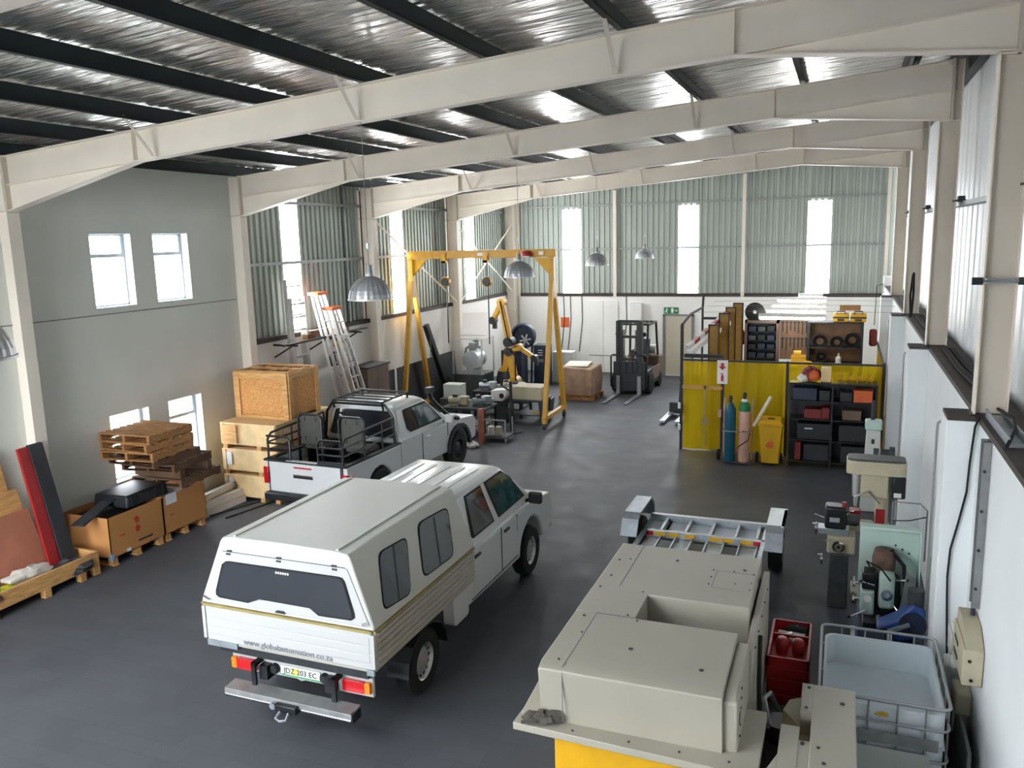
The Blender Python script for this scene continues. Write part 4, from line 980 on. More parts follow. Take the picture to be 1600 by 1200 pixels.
single('blue_bundle', MB().blob((0, 0, 0.14), (0.10, 0.14, 0.2), 4, 0.12), 'navy', 'dark blue bag hanging by the step ladders on the wall', 'bag', loc=(-11.2, 16.75, 1.95))
# boards and cabinet along the left wall
cb = thing('steel_cabinet', 'brown grey steel cabinet against the low wall past the ladders', 'cabinet', (-10.72, 17.55, 0))
part('cabinet_body', MB().box(-0.24, 0.24, -0.50, 0.50, 0, 1.86), 'brown_board', cb, bev=0.008)
part('door_gap', MB().box(0.239, 0.243, -0.03, -0.02, 0.05, 1.82), 'black_paint', cb)
part('cabinet_top', MB().box(-0.26, 0.28, -0.53, 0.54, 1.86, 1.90), 'board_dark', cb)
single('framed_panel', MB().box(-0.02, 0.02, -0.45, 0.40, 0, 1.42), 'board_dark', 'dark framed panel with white edge beside the brown cabinet', 'panel', loc=(-11.15, 19.75, 0)).rotation_euler = (0, -0.10, 0)
single('white_edge_board', MB().box(-0.015, 0.015, -0.03, 0.03, 0, 1.55), 'white_sign', 'narrow white board standing at the cabinet edge', 'board', loc=(-10.95, 19.22, 0))
single('dark_screen_panel', MB().box(-0.02, 0.02, -1.65, 1.65, 0, 1.42), 'board_dark', 'long dark grey panel leaning along the low wall behind the yellow gantry', 'panel', loc=(-11.2, 21.9, 0)).rotation_euler = (0, -0.06, 0)
# ---------------------------------------------------------------- lamps
def pendant(y, label):
    p = thing('pendant_lamp', label, 'lamp', (-5.25, y - 0.02, 4.21), 0, 'ribbed high bay lamps hanging in a row from the roof beams')
    pr = []
    for k in range(9):
        a = PI / 2 * k / 8; pr.append((0.26 * math.cos(a) if k < 8 else 0.05, 0.27 * math.sin(a)))
    part('lamp_shade', MB().lathe([(0.262, -0.012)] + pr + [(0.05, 0.30)], (0, 0, 0), 'z', 48, 0.012), 'lamp_shade', p, smooth=False)
    part('shade_rim', MB().lathe([(0.255, -0.012), (0.272, -0.014), (0.272, 0.004), (0.258, 0.006)], (0, 0, 0), 'z', 32), 'aluminium', p, smooth=True)
    part('lamp_bulb', MB().lathe([(0.001, 0.04), (0.05, 0.06), (0.06, 0.12), (0.03, 0.22)], (0, 0, 0), 'z', 12), 'white_plastic', p, smooth=True)
    part('gear_cap', MB().cyl((0, 0, 0.26), (0, 0, 0.40), 0.045, 0.035, 12), 'galv_dull', p)
    top = (5.99 + 0.0763 * (-5.25 + 8.66)) - 4.21
    part('lamp_cable', MB().tube([(0, 0, 0.40), (0, 0, 0.8), (0.0, 0.0, top)], 0.0045, 5), 'grey_mid', p)
    part('cable_hook', MB().cbox((0.0, 0, 0.62), (0.03, 0.03, 0.07)), 'galv', p)
for y, lb in zip([3.724] + FR[1:], ['ribbed lamp half cut off by the left edge of the photo', 'largest fully visible ribbed lamp, in front of the ladders', 'ribbed lamp hanging in front of the gantry beam', 'ribbed lamp before the first back wall light strip', 'farthest and smallest ribbed lamp of the row']):
    pendant(y, lb)

# ---------------------------------------------------------------- yellow gantry crane
g = thing('gantry_crane', 'yellow mobile gantry crane with two A-shaped legs on castors', 'gantry crane', (-9.0, 20.5, 0))
GX0, GX1, GZ = -2.02, 2.06, 4.36
part('top_beam', MB().box(GX0 - 0.1, GX1 + 0.1, -0.065, 0.065, GZ + 0.19, GZ + 0.205).box(GX0 - 0.1, GX1 + 0.1, -0.065, 0.065, GZ, GZ + 0.015).box(GX0 - 0.1, GX1 + 0.1, -0.02, 0.02, GZ, GZ + 0.2), 'yellow_paint', g)
for s, x in ((1, GX0), (-1, GX1)):
    part('head_plate', MB().box(x - 0.09, x + 0.09, -0.13, 0.13, GZ - 0.02, GZ), 'yellow_paint', g)
    part('gusset', MB().prism([(x + s * 0.05, GZ - 0.02), (x + s * 0.48, GZ - 0.02), (x + s * 0.05, GZ - 0.48)], 'y', -0.03, 0.03), 'yellow_bright', g)
    part('post', MB().box(x - 0.06, x + 0.06, -0.06, 0.06, 3.3, GZ - 0.02), 'yellow_paint', g)
    for t in (-1, 1):
        leg = part('leg', MB().bar((x, t * 0.06, 3.75), (x, t * 0.80, 0.22), 0.11, 0.11, (1, 0, 0)), 'yellow_paint', g)
        part('castor_bracket', MB().box(x - 0.05, x + 0.05, t * 0.82 - 0.06, t * 0.82 + 0.06, 0.16, 0.24), 'yellow_paint', leg)
        part('castor_wheel', MB().lathe([(0.001, -0.03), (0.09, -0.03), (0.09, 0.03), (0.001, 0.03)], (x, t * 0.82, 0.09), 'x', 16), 'dark_steel', leg, smooth=True)
    part('base_rail', MB().box(x - 0.05, x + 0.05, -0.9, 0.9, 0.24, 0.34), 'yellow_paint', g)
    part('outrigger', MB().bar((x, 0.0, 0.30), (x + s * 0.5, -0.3, 0.30), 0.05, 0.05), 'yellow_paint', g)
part('beam_decal', MB().box(0.0, 0.3, -0.068, -0.066, GZ + 0.06, GZ + 0.14), 'white_sign', g)
part('beam_decal', MB().box(1.72, 1.85, -0.068, -0.066, GZ + 0.06, GZ + 0.15), 'white_sign', g)
def hoist(x, label):
    h = thing('chain_hoist', label, 'hoist', (-9.0 + x, 20.5, 4.36), 0, 'chain hoists on the yellow gantry')
    part('trolley', MB().box(-0.06, 0.06, -0.09, -0.07, -0.12, 0.14).box(-0.06, 0.06, 0.07, 0.09, -0.12, 0.14).box(-0.06, 0.06, -0.09, 0.09, -0.12, -0.06), 'yellow_bright', h)
    part('hoist_chain', MB().tube([(0, 0, -0.12), (0, 0, -0.55)], 0.012, 5).tube([(0.03, 0.02, -0.75), (0.02, 0.02, -2.3)], 0.018, 5), 'dark_steel', h)
    part('hoist_body', MB().lathe([(0.001, -0.09), (0.12, -0.09), (0.135, -0.05), (0.135, 0.05), (0.12, 0.09), (0.001, 0.09)], (0, 0, -0.62), 'y', 14), 'yellow_paint', h, smooth=True)
    part('chain_wheel', MB().lathe([(0.001, -0.13), (0.10, -0.13), (0.11, -0.1), (0.10, -0.09)], (0.02, 0, -0.62), 'y', 14), 'black_paint', h, smooth=True)
hoist(-1.0, 'yellow chain hoist hanging nearer the left leg of the gantry')
hoist(0.22, 'yellow chain hoist hanging near the middle of the gantry beam')
rd = thing('red_beacon', 'red warning lamp fixed on the right end of the gantry beam', 'warning lamp', (-7.60, 20.37, 4.40))
part('beacon_body', MB().lathe([(0.001, 0), (0.15, 0), (0.15, 0.05), (0.10, 0.12), (0.001, 0.14)], (0, 0, 0), 'z', 14), 'red_paint', rd, smooth=True)
part('beacon_lens', MB().blob((0, -0.06, 0.06), (0.06, 0.05, 0.05), 2, 0.02), 'white_sign', rd, smooth=True)
part('beacon_bracket', MB().box(-0.08, 0.08, 0.0, 0.06, -0.03, 0.0), 'galv', rd)

# ---------------------------------------------------------------- robot corner
def robot(name, label, loc, rz, s, link_mat, pts, base_mat='dark_steel'):
    """an industrial arm: pts are the joints from the turret outwards, in the plane x-z."""
    r = thing('industrial_robot', label, 'robot', loc, rz)
    part('pedestal', MB().box(-0.35 * s, 0.35 * s, -0.35 * s, 0.35 * s, 0, 0.45 * s), base_mat, r, bev=0.02)
    part('turret', MB().cyl((0, 0, 0.45 * s), (0, 0, 0.75 * s), 0.30 * s, 0.24 * s, 18), base_mat, r)
    for i in range(len(pts) - 1):
        a, b_ = Vector(pts[i]), Vector(pts[i + 1]); w = 0.17 * s * (1 - 0.16 * i)
        part('arm_link', MB().bar(a, b_, w * 1.1, w * 1.3, (0, 1, 0)), link_mat, r, bev=0.025)
        part('joint', MB().cyl(a - Vector((0, w, 0)), a + Vector((0, w, 0)), w * 0.95, n=16), 'dark_steel' if i % 2 else link_mat, r)
    e = Vector(pts[-1])
    part('wrist', MB().cyl(e - Vector((0, 0.1 * s, 0)), e + Vector((0, 0.1 * s, 0)), 0.10 * s, n=14).cbox(e + Vector((0.05, 0, -0.12 * s)), (0.1 * s, 0.1 * s, 0.2 * s)), 'black_paint', r)
    part('cable_loop', MB().tube([Vector(pts[0]) + Vector((0.1, -0.2, 0)), Vector(pts[1]) + Vector((0.25, -0.22, -0.1)), Vector(pts[1]) + Vector((0.05, -0.24, 0.1)), Vector(pts[2]) + Vector((0, -0.15, 0.05))], 0.02, 6), 'black_rubber', r, smooth=True)
    return r
robot('robot_arm', 'tall yellow robot arm reaching up beside the corner column', (-9.45, 23.4, 0), 0, 1.15, 'yellow_paint', [(0.0, 0, 0.85), (0.12, 0, 1.75), (-0.10, 0, 2.95), (-0.40, 0, 2.40)])
robot('robot_arm', 'smaller yellow and black robot arm bent down behind the workbench', (-8.75, 22.3, 0.0), 0.0, 0.95, 'yellow_paint', [(0.0, 0, 0.75), (-0.15, 0, 1.62), (0.15, 0, 1.75), (0.62, 0, 1.45)])
# clear guarded machine
gm = thing('guarded_machine', 'grey machine under clear plastic guards beside the tall robot', 'machine', (-10.24, 23.0, 0))
part('machine_base', MB().box(-0.6, 0.35, -0.45, 0.45, 0, 0.85), 'machine_dark', gm, bev=0.02)
part('spindle_head', MB().cyl((-0.1, -0.3, 1.25), (-0.1, 0.3, 1.25), 0.28, n=18), 'galv', gm, smooth=True)
part('motor', MB().cyl((-0.15, 0, 1.4), (-0.15, 0, 1.75), 0.12, n=14), 'black_paint', gm, smooth=True)
part('guard_sheet', MB().box(-0.6, 0.35, -0.47, -0.46, 0.85, 1.9), 'clear_guard', gm)
part('guard_sheet', MB().box(0.35, 0.36, -0.46, 0.45, 0.85, 1.9), 'clear_guard', gm)
for x, y in ((-0.6, -0.46), (0.35, -0.46), (0.35, 0.45)):
    part('guard_post', MB().box(x - 0.02, x + 0.02, y - 0.02, y + 0.02, 0.85, 1.92), 'aluminium', gm)
part('guard_rail', MB().box(-0.6, 0.35, -0.48, -0.44, 1.90, 1.94), 'aluminium', gm)
single('white_guard_panel', MB().box(-0.45, 0.3, -0.02, 0.02, 0, 0.75), 'white_sign', 'slanted white panel standing on the grey guarded machine', 'panel', loc=(-10.35, 23.2, 1.95)).rotation_euler = (-0.5, 0, 0.25)
bp2 = thing('black_boom', 'tall black boom arm leaning by the column behind the gantry', 'boom', (-10.9, 22.0, 0))
part('boom', MB().bar((0.1, 0.2, 0.1), (-0.25, -0.55, 2.45), 0.17, 0.14, (1, 0, 0)), 'black_paint', bp2, bev=0.01)
part('boom_foot', MB().box(-0.25, 0.3, -0.1, 0.5, 0, 0.12), 'black_paint', bp2)
part('boom_stay', MB().tube([(0.05, -0.75, 0.9), (-0.15, -0.5, 2.2)], 0.012, 5), 'dark_steel', bp2)
part('boom_stay', MB().tube([(0.1, -1.0, 0.9), (-0.15, -0.5, 2.25)], 0.012, 5), 'dark_steel', bp2)
pm = thing('black_pump', 'black pump with curved hose beside the guarded machine', 'pump', (-10.72, 24.0, 0))
part('pump_body', MB().cyl((0, 0, 0), (0, 0, 1.5), 0.16, n=14).cyl((0, 0, 1.5), (0, 0, 1.75), 0.09, n=12), 'black_plastic', pm, smooth=True)
part('pump_hose', MB().tube([(0, -0.15, 1.6), (-0.25, -0.2, 1.45), (-0.32, -0.2, 1.1), (-0.2, -0.2, 0.8), (0, -0.16, 0.75)], 0.05, 8), 'black_rubber', pm, smooth=True)
# fan, tower computer
fan = thing('blue_drum_fan', 'dark blue round drum with a pale star hub by the back wall', 'fan', (-9.85, 26.0, 0))
part('drum', MB().lathe([(0.001, 0.12), (0.40, 0.12), (0.43, 0.05), (0.43, -0.1), (0.40, -0.16), (0.34, -0.16), (0.32, -0.05), (0.001, -0.03)], (0, 0, 1.62), 'y', 28), 'navy', fan, smooth=True)
part('drum_stand', MB().box(-0.3, 0.3, -0.12, 0.12, 0, 0.06).bar((-0.25, 0, 0.06), (-0.3, 0, 1.4), 0.06, 0.06).bar((0.25, 0, 0.06), (0.3, 0, 1.4), 0.06, 0.06), 'navy', fan)
st = MB()
for k in range(6):
    a = PI * k / 3 + 0.2; st.bar((0.12, -0.18, 1.50), (0.12 + 0.2 * math.cos(a), -0.18, 1.50 + 0.2 * math.sin(a)), 0.05, 0.02, (0, 1, 0))
part('star_hub', st, 'aluminium', fan)
pc = thing('control_tower', 'dark control cabinet with white slots beside the drum fan', 'cabinet', (-9.15, 25.9, 0))
part('cabinet_body', MB().box(-0.24, 0.24, -0.25, 0.25, 0, 1.36), 'navy', pc, bev=0.02)
for z in (1.02, 1.10, 1.18):
    part('vent_slot', MB().box(-0.08, 0.08, -0.256, -0.25, z, z + 0.02), 'white_sign', pc)
part('badge', MB().box(-0.11, 0.11, -0.257, -0.25, 0.80, 0.90), 'grey_mid', pc)
single('dark_cabinet', MB().box(-0.35, 0.35, -0.3, 0.3, 0, 1.28), 'navy', 'dark blue cabinet left of the control tower', 'cabinet', loc=(-9.85, 25.1, 0), bev=0.015)
single('grey_cabinet', MB().box(-0.35, 0.35, -0.25, 0.25, 0, 1.05), 'grey_box', 'pale grey cabinet behind the right gantry leg at the back wall', 'cabinet', loc=(-8.62, 26.6, 0), bev=0.015)

# ---- workbenches with motors and parts
def bench(name, label, x0, x1, y0, y1, z, mat):
    b_ = thing(name, label, 'workbench', ((x0 + x1) / 2, (y0 + y1) / 2, 0))
    a, c = (x1 - x0) / 2, (y1 - y0) / 2
    part('bench_top', MB().box(-a, a, -c, c, z - 0.05, z), mat, b_, bev=0.006)
    for x in (-a + 0.05, a - 0.05):
        for y in (-c + 0.05, c - 0.05):
            part('leg', MB().box(x - 0.03, x + 0.03, y - 0.03, y + 0.03, 0, z - 0.05), 'dark_steel', b_)
    part('bench_shelf', MB().box(-a + 0.08, a - 0.08, -c + 0.08, c - 0.08, 0.22, 0.25), 'machine_dark', b_)
    return b_
bench('workbench', 'dark workbench loaded with motors in front of the robots', -9.4, -7.95, 20.7, 21.6, 0.72, 'board_dark')
bench('workbench', 'low workbench with gearboxes right beyond the rear bakkie bonnet', -9.3, -8.1, 18.55, 19.4, 0.70, 'board_dark')
bench('workbench', 'workbench carrying the cream steel box beside the gantry leg', -8.05, -7.15, 20.1, 20.9, 0.66, 'machine_dark')
def motor(loc, s, rz, mat, label):
    m_ = thing('gear_motor', label, 'motor', loc, rz, 'motors and gearboxes on the workbenches')
    part('motor_body', MB().lathe([(0.001, -0.26 * s), (0.10 * s, -0.25 * s), (0.115 * s, -0.2 * s), (0.115 * s, 0.08 * s), (0.14 * s, 0.1 * s), (0.14 * s, 0.14 * s), (0.001, 0.14 * s)], (0, 0, 0.14 * s), 'x', 16, 0.02), mat, m_, smooth=True)
    part('gearbox', MB().box(0.12 * s, 0.36 * s, -0.12 * s, 0.12 * s, 0, 0.27 * s), mat, m_, bev=0.03 * s)
    part('shaft', MB().cyl((0.36 * s, 0, 0.14 * s), (0.48 * s, 0, 0.14 * s), 0.03 * s, n=10), 'aluminium', m_, smooth=True)
    part('terminal_box', MB().box(-0.12 * s, 0.02 * s, -0.07 * s, 0.07 * s, 0.24 * s, 0.33 * s), 'machine_dark', m_, bev=0.008)
    part('mounting_foot', MB().box(-0.2 * s, 0.05 * s, -0.12 * s, 0.12 * s, 0, 0.03 * s), mat, m_)
for l, s, rz, mt, lb in [((-9.12, 21.05, 0.72), 0.8, 0.3, 'galv', 'silver gear motor at the left end of the robot workbench'), ((-8.62, 21.3, 0.72), 0.75, 1.9, 'machine_cream', 'cream gear motor in the middle of the robot workbench'), ((-8.2, 21.0, 0.72), 0.8, 1.2, 'galv', 'silver gear motor at the right end of the robot workbench'),
        ((-9.03, 18.92, 0.70), 0.85, 0.2, 'machine_cream', 'cream gearbox behind the snorkel of the rear bakkie'), ((-8.42, 18.98, 0.70), 0.85, 0.9, 'galv', 'silver gearbox at the right end of the low workbench')]:
    motor(l, s, rz, mt, lb)
single('cream_steel_box', MB().box(-0.42, 0.42, -0.3, 0.3, 0, 0.34), 'machine_cream', 'cream steel box on the workbench next to the right gantry leg', 'box', loc=(-7.6, 20.45, 0.66), bev=0.012)
single('beige_control_box', MB().box(-0.32, 0.2, -0.15, 0.2, 0, 0.38), 'grey_box', 'pale square control box at the back of the clutter behind the bakkie bonnet', 'box', loc=(-9.65, 20.2, 0.62), bev=0.01)
single('box_stand', MB().box(-0.4, 0.3, -0.25, 0.25, 0, 0.62), 'machine_dark', 'dark pedestal carrying the pale square control box', 'pedestal', loc=(-9.65, 20.2, 0), bev=0.01)
cn = thing('cut_housing', 'white angular machine housing lying at the bench edge', 'housing', (-8.35, 20.25, 0.0))
part('housing_stand', MB().box(-0.15, 0.15, -0.12, 0.12, 0, 0.60), 'machine_dark', cn)
part('housing_body', MB().prism([(-0.25, 0.60), (0.1, 0.60), (0.22, 0.78), (0.2, 0.92), (-0.22, 0.88)], 'y', -0.18, 0.18), 'white_sign', cn, bev=0.01)
part('housing_opening', MB().cyl((0.08, -0.19, 0.75), (0.08, -0.17, 0.75), 0.07, n=12), 'black_paint', cn)
fp = thing('floor_stand', 'dark green pipe stand with flat base in front of the benches', 'stand', (-7.68, 19.25, 0))
part('stand_base', MB().cyl((0, 0, 0), (0, 0, 0.03), 0.28, n=18), 'machine_dark', fp); part('stand_pole', MB().cyl((0, 0, 0.03), (0, 0, 1.3), 0.04, n=10), 'board_dark', fp)
part('stand_arm', MB().bar((0, 0, 1.05), (-0.25, 0.1, 1.15), 0.04, 0.04), 'board_dark', fp)
single('rust_post', MB().box(-0.06, 0.06, -0.05, 0.05, 0, 0.85), 'masonite_pink', 'rust coloured upright post right of the bakkie front wheel', 'post', loc=(-7.95, 17.95, 0), bev=0.006)
tr = thing('parts_trolley', 'low frame trolley with small cans in front of the benches', 'trolley', (-7.72, 18.35, 0))
part('trolley_deck', MB().box(-0.3, 0.35, -0.25, 0.25, 0.10, 0.14), 'machine_dark', tr)
for x in (-0.28, 0.33):
    for y in (-0.23, 0.23):
        part('trolley_post', MB().box(x - 0.015, x + 0.015, y - 0.015, y + 0.015, 0, 0.55), 'wire_grey', tr)
part('trolley_rail', MB().box(-0.28, 0.33, -0.24, -0.22, 0.53, 0.56), 'wire_grey', tr)
for k, (x, mt, lb) in enumerate([(-0.12, 'white_sign', 'white can standing left on the parts trolley'), (0.08, 'machine_cream', 'cream can standing right on the parts trolley')]):
    single('paint_can', MB().lathe([(0.001, 0), (0.08, 0), (0.08, 0.2), (0.07, 0.21), (0.001, 0.21)], (0, 0, 0), 'z', 14), mt, lb, 'can', 'cans on the parts trolley', (-7.72 + x, 18.3, 0.14), smooth=True)
single('blue_bin', MB().loft([[(-0.14, -0.14, 0), (0.14, -0.14, 0), (0.14, 0.14, 0), (-0.14, 0.14, 0)], [(-0.19, -0.19, 0.5), (0.19, -0.19, 0.5), (0.19, 0.19, 0.5), (-0.19, 0.19, 0.5)]]), 'navy', 'dark blue bin under the bench by the gantry leg', 'bin', loc=(-7.45, 21.3, 0), bev=0.01)
single('white_rag', MB().blob((0, 0, 0.06), (0.16, 0.14, 0.08), 8, 0.2), 'cloth_white', 'white rag bundle on the floor by the bakkie wheel', 'rag', loc=(-8.0, 17.5, 0))
# wrapped pallet load
wp = thing('wrapped_pallet_load', 'pallet load of brown cartons under shrink wrap beside the gantry leg', 'pallet load', (-7.3, 24.15, 0))
for k in range(5):
    part('pallet_board', MB().box(-0.55 + 0.24 * k, -0.42 + 0.24 * k, -0.6, 0.6, 0.10, 0.12), 'pallet_wood', wp)
for y in (-0.5, 0, 0.5):
    part('pallet_bearer', MB().box(-0.55, 0.55, y - 0.05, y + 0.05, 0, 0.10), 'pallet_wood', wp)
part('carton_load', MB().loft([[(-0.5, -0.55, 0.12), (0.5, -0.55, 0.12), (0.5, 0.55, 0.12), (-0.5, 0.55, 0.12)], [(-0.54, -0.58, 0.55), (0.52, -0.56, 0.5), (0.54, 0.57, 0.55), (-0.52, 0.56, 0.6)], [(-0.5, -0.52, 1.0), (0.48, -0.54, 0.94), (0.5, 0.54, 0.97), (-0.5, 0.52, 1.03)]]), 'cardboard_dull', wp, bev=0.04)
part('wrap_top', MB().cbox((-0.1, 0.05, 1.02), (0.7, 0.8, 0.02), 0.1, 0.04), 'cloth_white', wp)

# ---------------------------------------------------------------- forklift
fk = thing('forklift', 'dark forklift truck with raised mast and overhead guard facing the camera', 'forklift', (-5.98, 24.75, 0), -0.04)
part('chassis', MB().box(-0.52, 0.52, 0.35, 2.0, 0.20, 0.72), 'fork_navy', fk, bev=0.04)
part('counterweight', MB().prism([(1.75, 0.22), (2.35, 0.30), (2.40, 0.80), (2.2, 1.0), (1.75, 1.02)], 'x', -0.53, 0.53), 'brown_board', fk, bev=0.05)
part('side_cover', MB().box(0.50, 0.535, 0.9, 1.8, 0.35, 0.75), 'brown_board', fk, bev=0.01)
part('seat', MB().box(-0.24, 0.24, 1.25, 1.7, 0.95, 1.08), 'black_plastic', fk, bev=0.03)
part('backrest', MB().cbox((0, 1.72, 1.32), (0.46, 0.10, 0.55), 0, -0.15), 'black_plastic', fk, bev=0.03)
part('steering_column', MB().cyl((0, 0.6, 0.8), (0, 0.85, 1.15), 0.03, n=8), 'black_paint', fk)
part('steering_wheel', MB().tube([(0.17 * math.cos(2 * PI * k / 14), 0.87 + 0.08 * math.sin(2 * PI * k / 14), 1.17 + 0.15 * math.sin(2 * PI * k / 14)) for k in range(14)], 0.015, 6, True), 'black_plastic', fk)
for s in (-1, 1):
    part('guard_post', MB().bar((s * 0.46, 0.42, 0.7), (s * 0.42, 0.75, 2.10), 0.06, 0.06), 'black_paint', fk); part('guard_post', MB().bar((s * 0.46, 1.85, 1.0), (s * 0.42, 1.75, 2.10), 0.06, 0.06), 'black_paint', fk)
    part('guard_rail', MB().bar((s * 0.42, 0.72, 2.10), (s * 0.42, 1.78, 2.10), 0.06, 0.06), 'black_paint', fk)
    part('mast_channel', MB().box(s * 0.36 - 0.05, s * 0.36 + 0.05, 0.08, 0.24, 0.08, 2.28), 'black_paint', fk)
    part('inner_mast', MB().box(s * 0.27 - 0.035, s * 0.27 + 0.035, 0.10, 0.22, 0.10, 2.24), 'dark_steel', fk)
    part('lift_cylinder', MB().cyl((s * 0.19, 0.2, 0.15), (s * 0.19, 0.2, 2.0), 0.035, n=10), 'chrome', fk, smooth=True)
    part('fork', MB().prism([(0.06, 0.60), (0.06, 0.02), (-1.5, 0.02), (-1.5, 0.035), (0.02, 0.06), (0.02, 0.60)], 'x', s * 0.33 - 0.055, s * 0.33 + 0.055), 'galv_dull', fk)
    part('front_wheel', MB().lathe([(0.001, -0.12), (0.2, -0.12), (0.3, -0.11), (0.33, -0.08), (0.33, 0.08), (0.3, 0.11), (0.2, 0.12), (0.001, 0.12)], (s * 0.50, 0.52, 0.33), 'x', 20), 'black_rubber', fk, smooth=True)
    part('rear_wheel', MB().lathe([(0.001, -0.1), (0.18, -0.1), (0.25, -0.07), (0.25, 0.07), (0.18, 0.1), (0.001, 0.1)], (s * 0.45, 1.9, 0.25), 'x', 20), 'black_rubber', fk, smooth=True)
    part('headlight', MB().cyl((s * 0.42, 0.30, 1.85), (s * 0.42, 0.40, 1.85), 0.07, n=12), 'black_plastic', fk)
for z in (0.12, 1.05, 1.75, 2.22):
    part('mast_crossbar', MB().box(-0.36, 0.36, 0.14, 0.22, z, z + 0.08), 'black_paint', fk)
for z in (0.30, 0.58):
    part('carriage_bar', MB().box(-0.50, 0.50, 0.04, 0.09, z, z + 0.09), 'black_paint', fk)
lb_ = MB()
part('load_backrest', MB().tube([(-0.56, 0.05, 0.25), (-0.56, 0.05, 1.20), (-0.50, 0.05, 1.24), (-0.30, 0.05, 1.24)], 0.025, 6).tube([(0.56, 0.05, 0.25), (0.56, 0.05, 1.20), (0.50, 0.05, 1.24), (0.30, 0.05, 1.24)], 0.025, 6), 'black_paint', fk)
for x in (-0.1, 0.1):
    part('backrest_bar', MB().box(x - 0.012, x + 0.012, 0.04, 0.07, 0.6, 1.22), 'black_paint', fk)
part('lower_panel', MB().box(-0.48, 0.48, 0.26, 0.34, 0.15, 0.95), 'fork_navy', fk, bev=0.01)
part('carriage_plate', MB().box(-0.50, 0.50, 0.10, 0.14, 0.16, 1.02), 'fork_navy', fk, bev=0.006)
part('hose_reel', MB().cyl((0.1, 0.07, 1.3), (0.1, 0.13, 1.3), 0.1, n=14), 'black_paint', fk)
part('guard_roof', MB().box(-0.42, 0.42, 0.75, 0.80, 2.08, 2.13).box(-0.42, 0.42, 1.72, 1.78, 2.08, 2.13), 'black_paint', fk)
for x in (-0.24, -0.08, 0.08, 0.24):
    part('roof_bar', MB().box(x - 0.02, x + 0.02, 0.75, 1.78, 2.09, 2.12), 'black_paint', fk)
part('gas_bottle', MB().cyl((-0.35, 2.1, 1.17), (0.35, 2.1, 1.17), 0.15, n=14), 'grey_box', fk, smooth=True)
part('white_notice', MB().box(0.05, 0.28, 1.66, 1.67, 1.55, 1.85), 'white_sign', fk)
# hand pallet truck behind the weld bay
pj = thing('pallet_truck', 'grey forks of a pallet truck poking out past the welding curtain', 'pallet truck', (-3.98, 22.2, 0), -0.02)
for x in (-0.2, 0.2):
    part('fork', MB().box(x - 0.07, x + 0.07, -1.15, 0.0, 0.05, 0.10), 'galv', pj)
part('pump_block', MB().box(-0.25, 0.25, 0.0, 0.2, 0.06, 0.36), 'board_dark', pj, bev=0.02); part('handle', MB().tube([(0, 0.1, 0.34), (0, 0.35, 1.1)], 0.02, 8), 'black_paint', pj)
for x in (-0.2, 0.2):
    part('roller', MB().cyl((x - 0.05, -1.0, 0.04), (x + 0.05, -1.0, 0.04), 0.04, n=10), 'black_rubber', pj); part('roller', MB().cyl((x - 0.05, 0.1, 0.05), (x + 0.05, 0.1, 0.05), 0.05, n=10), 'black_rubber', pj)
# signs, pipes on the back wall
single('orange_sign', MB().box(-9.42, -9.10, YB - 0.012, YB, 1.62, 1.98), 'orange', 'orange square notice on the back wall right of the gantry leg', 'sign')
single('orange_sign', MB().box(XWL, XWL + 0.012, 25.4, 25.75, 1.75, 2.2), 'yellow_paint', 'small yellow notice on the left low wall by the robot', 'sign')
ex = thing('exit_sign', 'green exit sign above the beige back door', 'sign', (-5.40, YB - 0.03, 2.26))
part('sign_plate', MB().box(-0.27, 0.22, 0, 0.03, -0.11, 0.11), 'green_sign', ex)
part('running_figure', MB().cyl((-0.17, -0.004, 0.065), (-0.17, 0, 0.065), 0.022, n=10).bar((-0.17, -0.002, 0.04), (-0.19, -0.002, -0.02), 0.035, 0.004, (0, 1, 0)).bar((-0.19, -0.002, -0.02), (-0.15, -0.002, -0.08), 0.022, 0.004, (0, 1, 0)).bar((-0.19, -0.002, -0.02), (-0.24, -0.002, -0.06), 0.022, 0.004, (0, 1, 0)).bar((-0.2, -0.002, 0.03), (-0.12, -0.002, 0.0), 0.016, 0.004, (0, 1, 0)), 'white_sign', ex)
part('door_pictogram', MB().box(-0.02, 0.06, -0.003, 0, -0.08, 0.08), 'white_sign', ex)
part('arrow', MB().bar((0.09, -0.002, 0), (0.17, -0.002, 0), 0.02, 0.004, (0, 1, 0)).prism([(0.15, 0.05), (0.205, 0.0), (0.15, -0.05)], 'y', -0.004, 0), 'white_sign', ex)
vp = thing('white_vent_duct', 'white square duct on the back wall above the forklift mast', 'duct', (-6.62, YB - 0.12, 2.1))
part('duct_body', MB().box(-0.2, 0.2, -0.1, 0.12, -0.3, 0.42), 'white_plastic', vp, bev=0.01)
single('switch_plate', MB().box(-7.55, -7.38, YB - 0.02, YB, 1.6, 1.72), 'masonite_pink', 'small brown switch plate on the back wall left of the forklift', 'switch')
for k, (x, lb) in enumerate([(-8.62, 'thin dark cable down the back wall behind the wrapped pallet'), (-9.3, 'thin dark cable beside the right gantry leg'), (-9.05, 'second thin cable behind the right gantry leg'), (-7.0, 'thin cable curving beside the forklift mast')]):
    single('wall_cable', MB().tube([(x, YB - 0.015, 2.74), (x + 0.02, YB - 0.015, 1.9), (x - 0.06, YB - 0.015, 1.2), (x - 0.12, YB - 0.02, 0.75)], 0.012, 5), 'black_rubber', lb, 'cable', 'cables down the back wall')
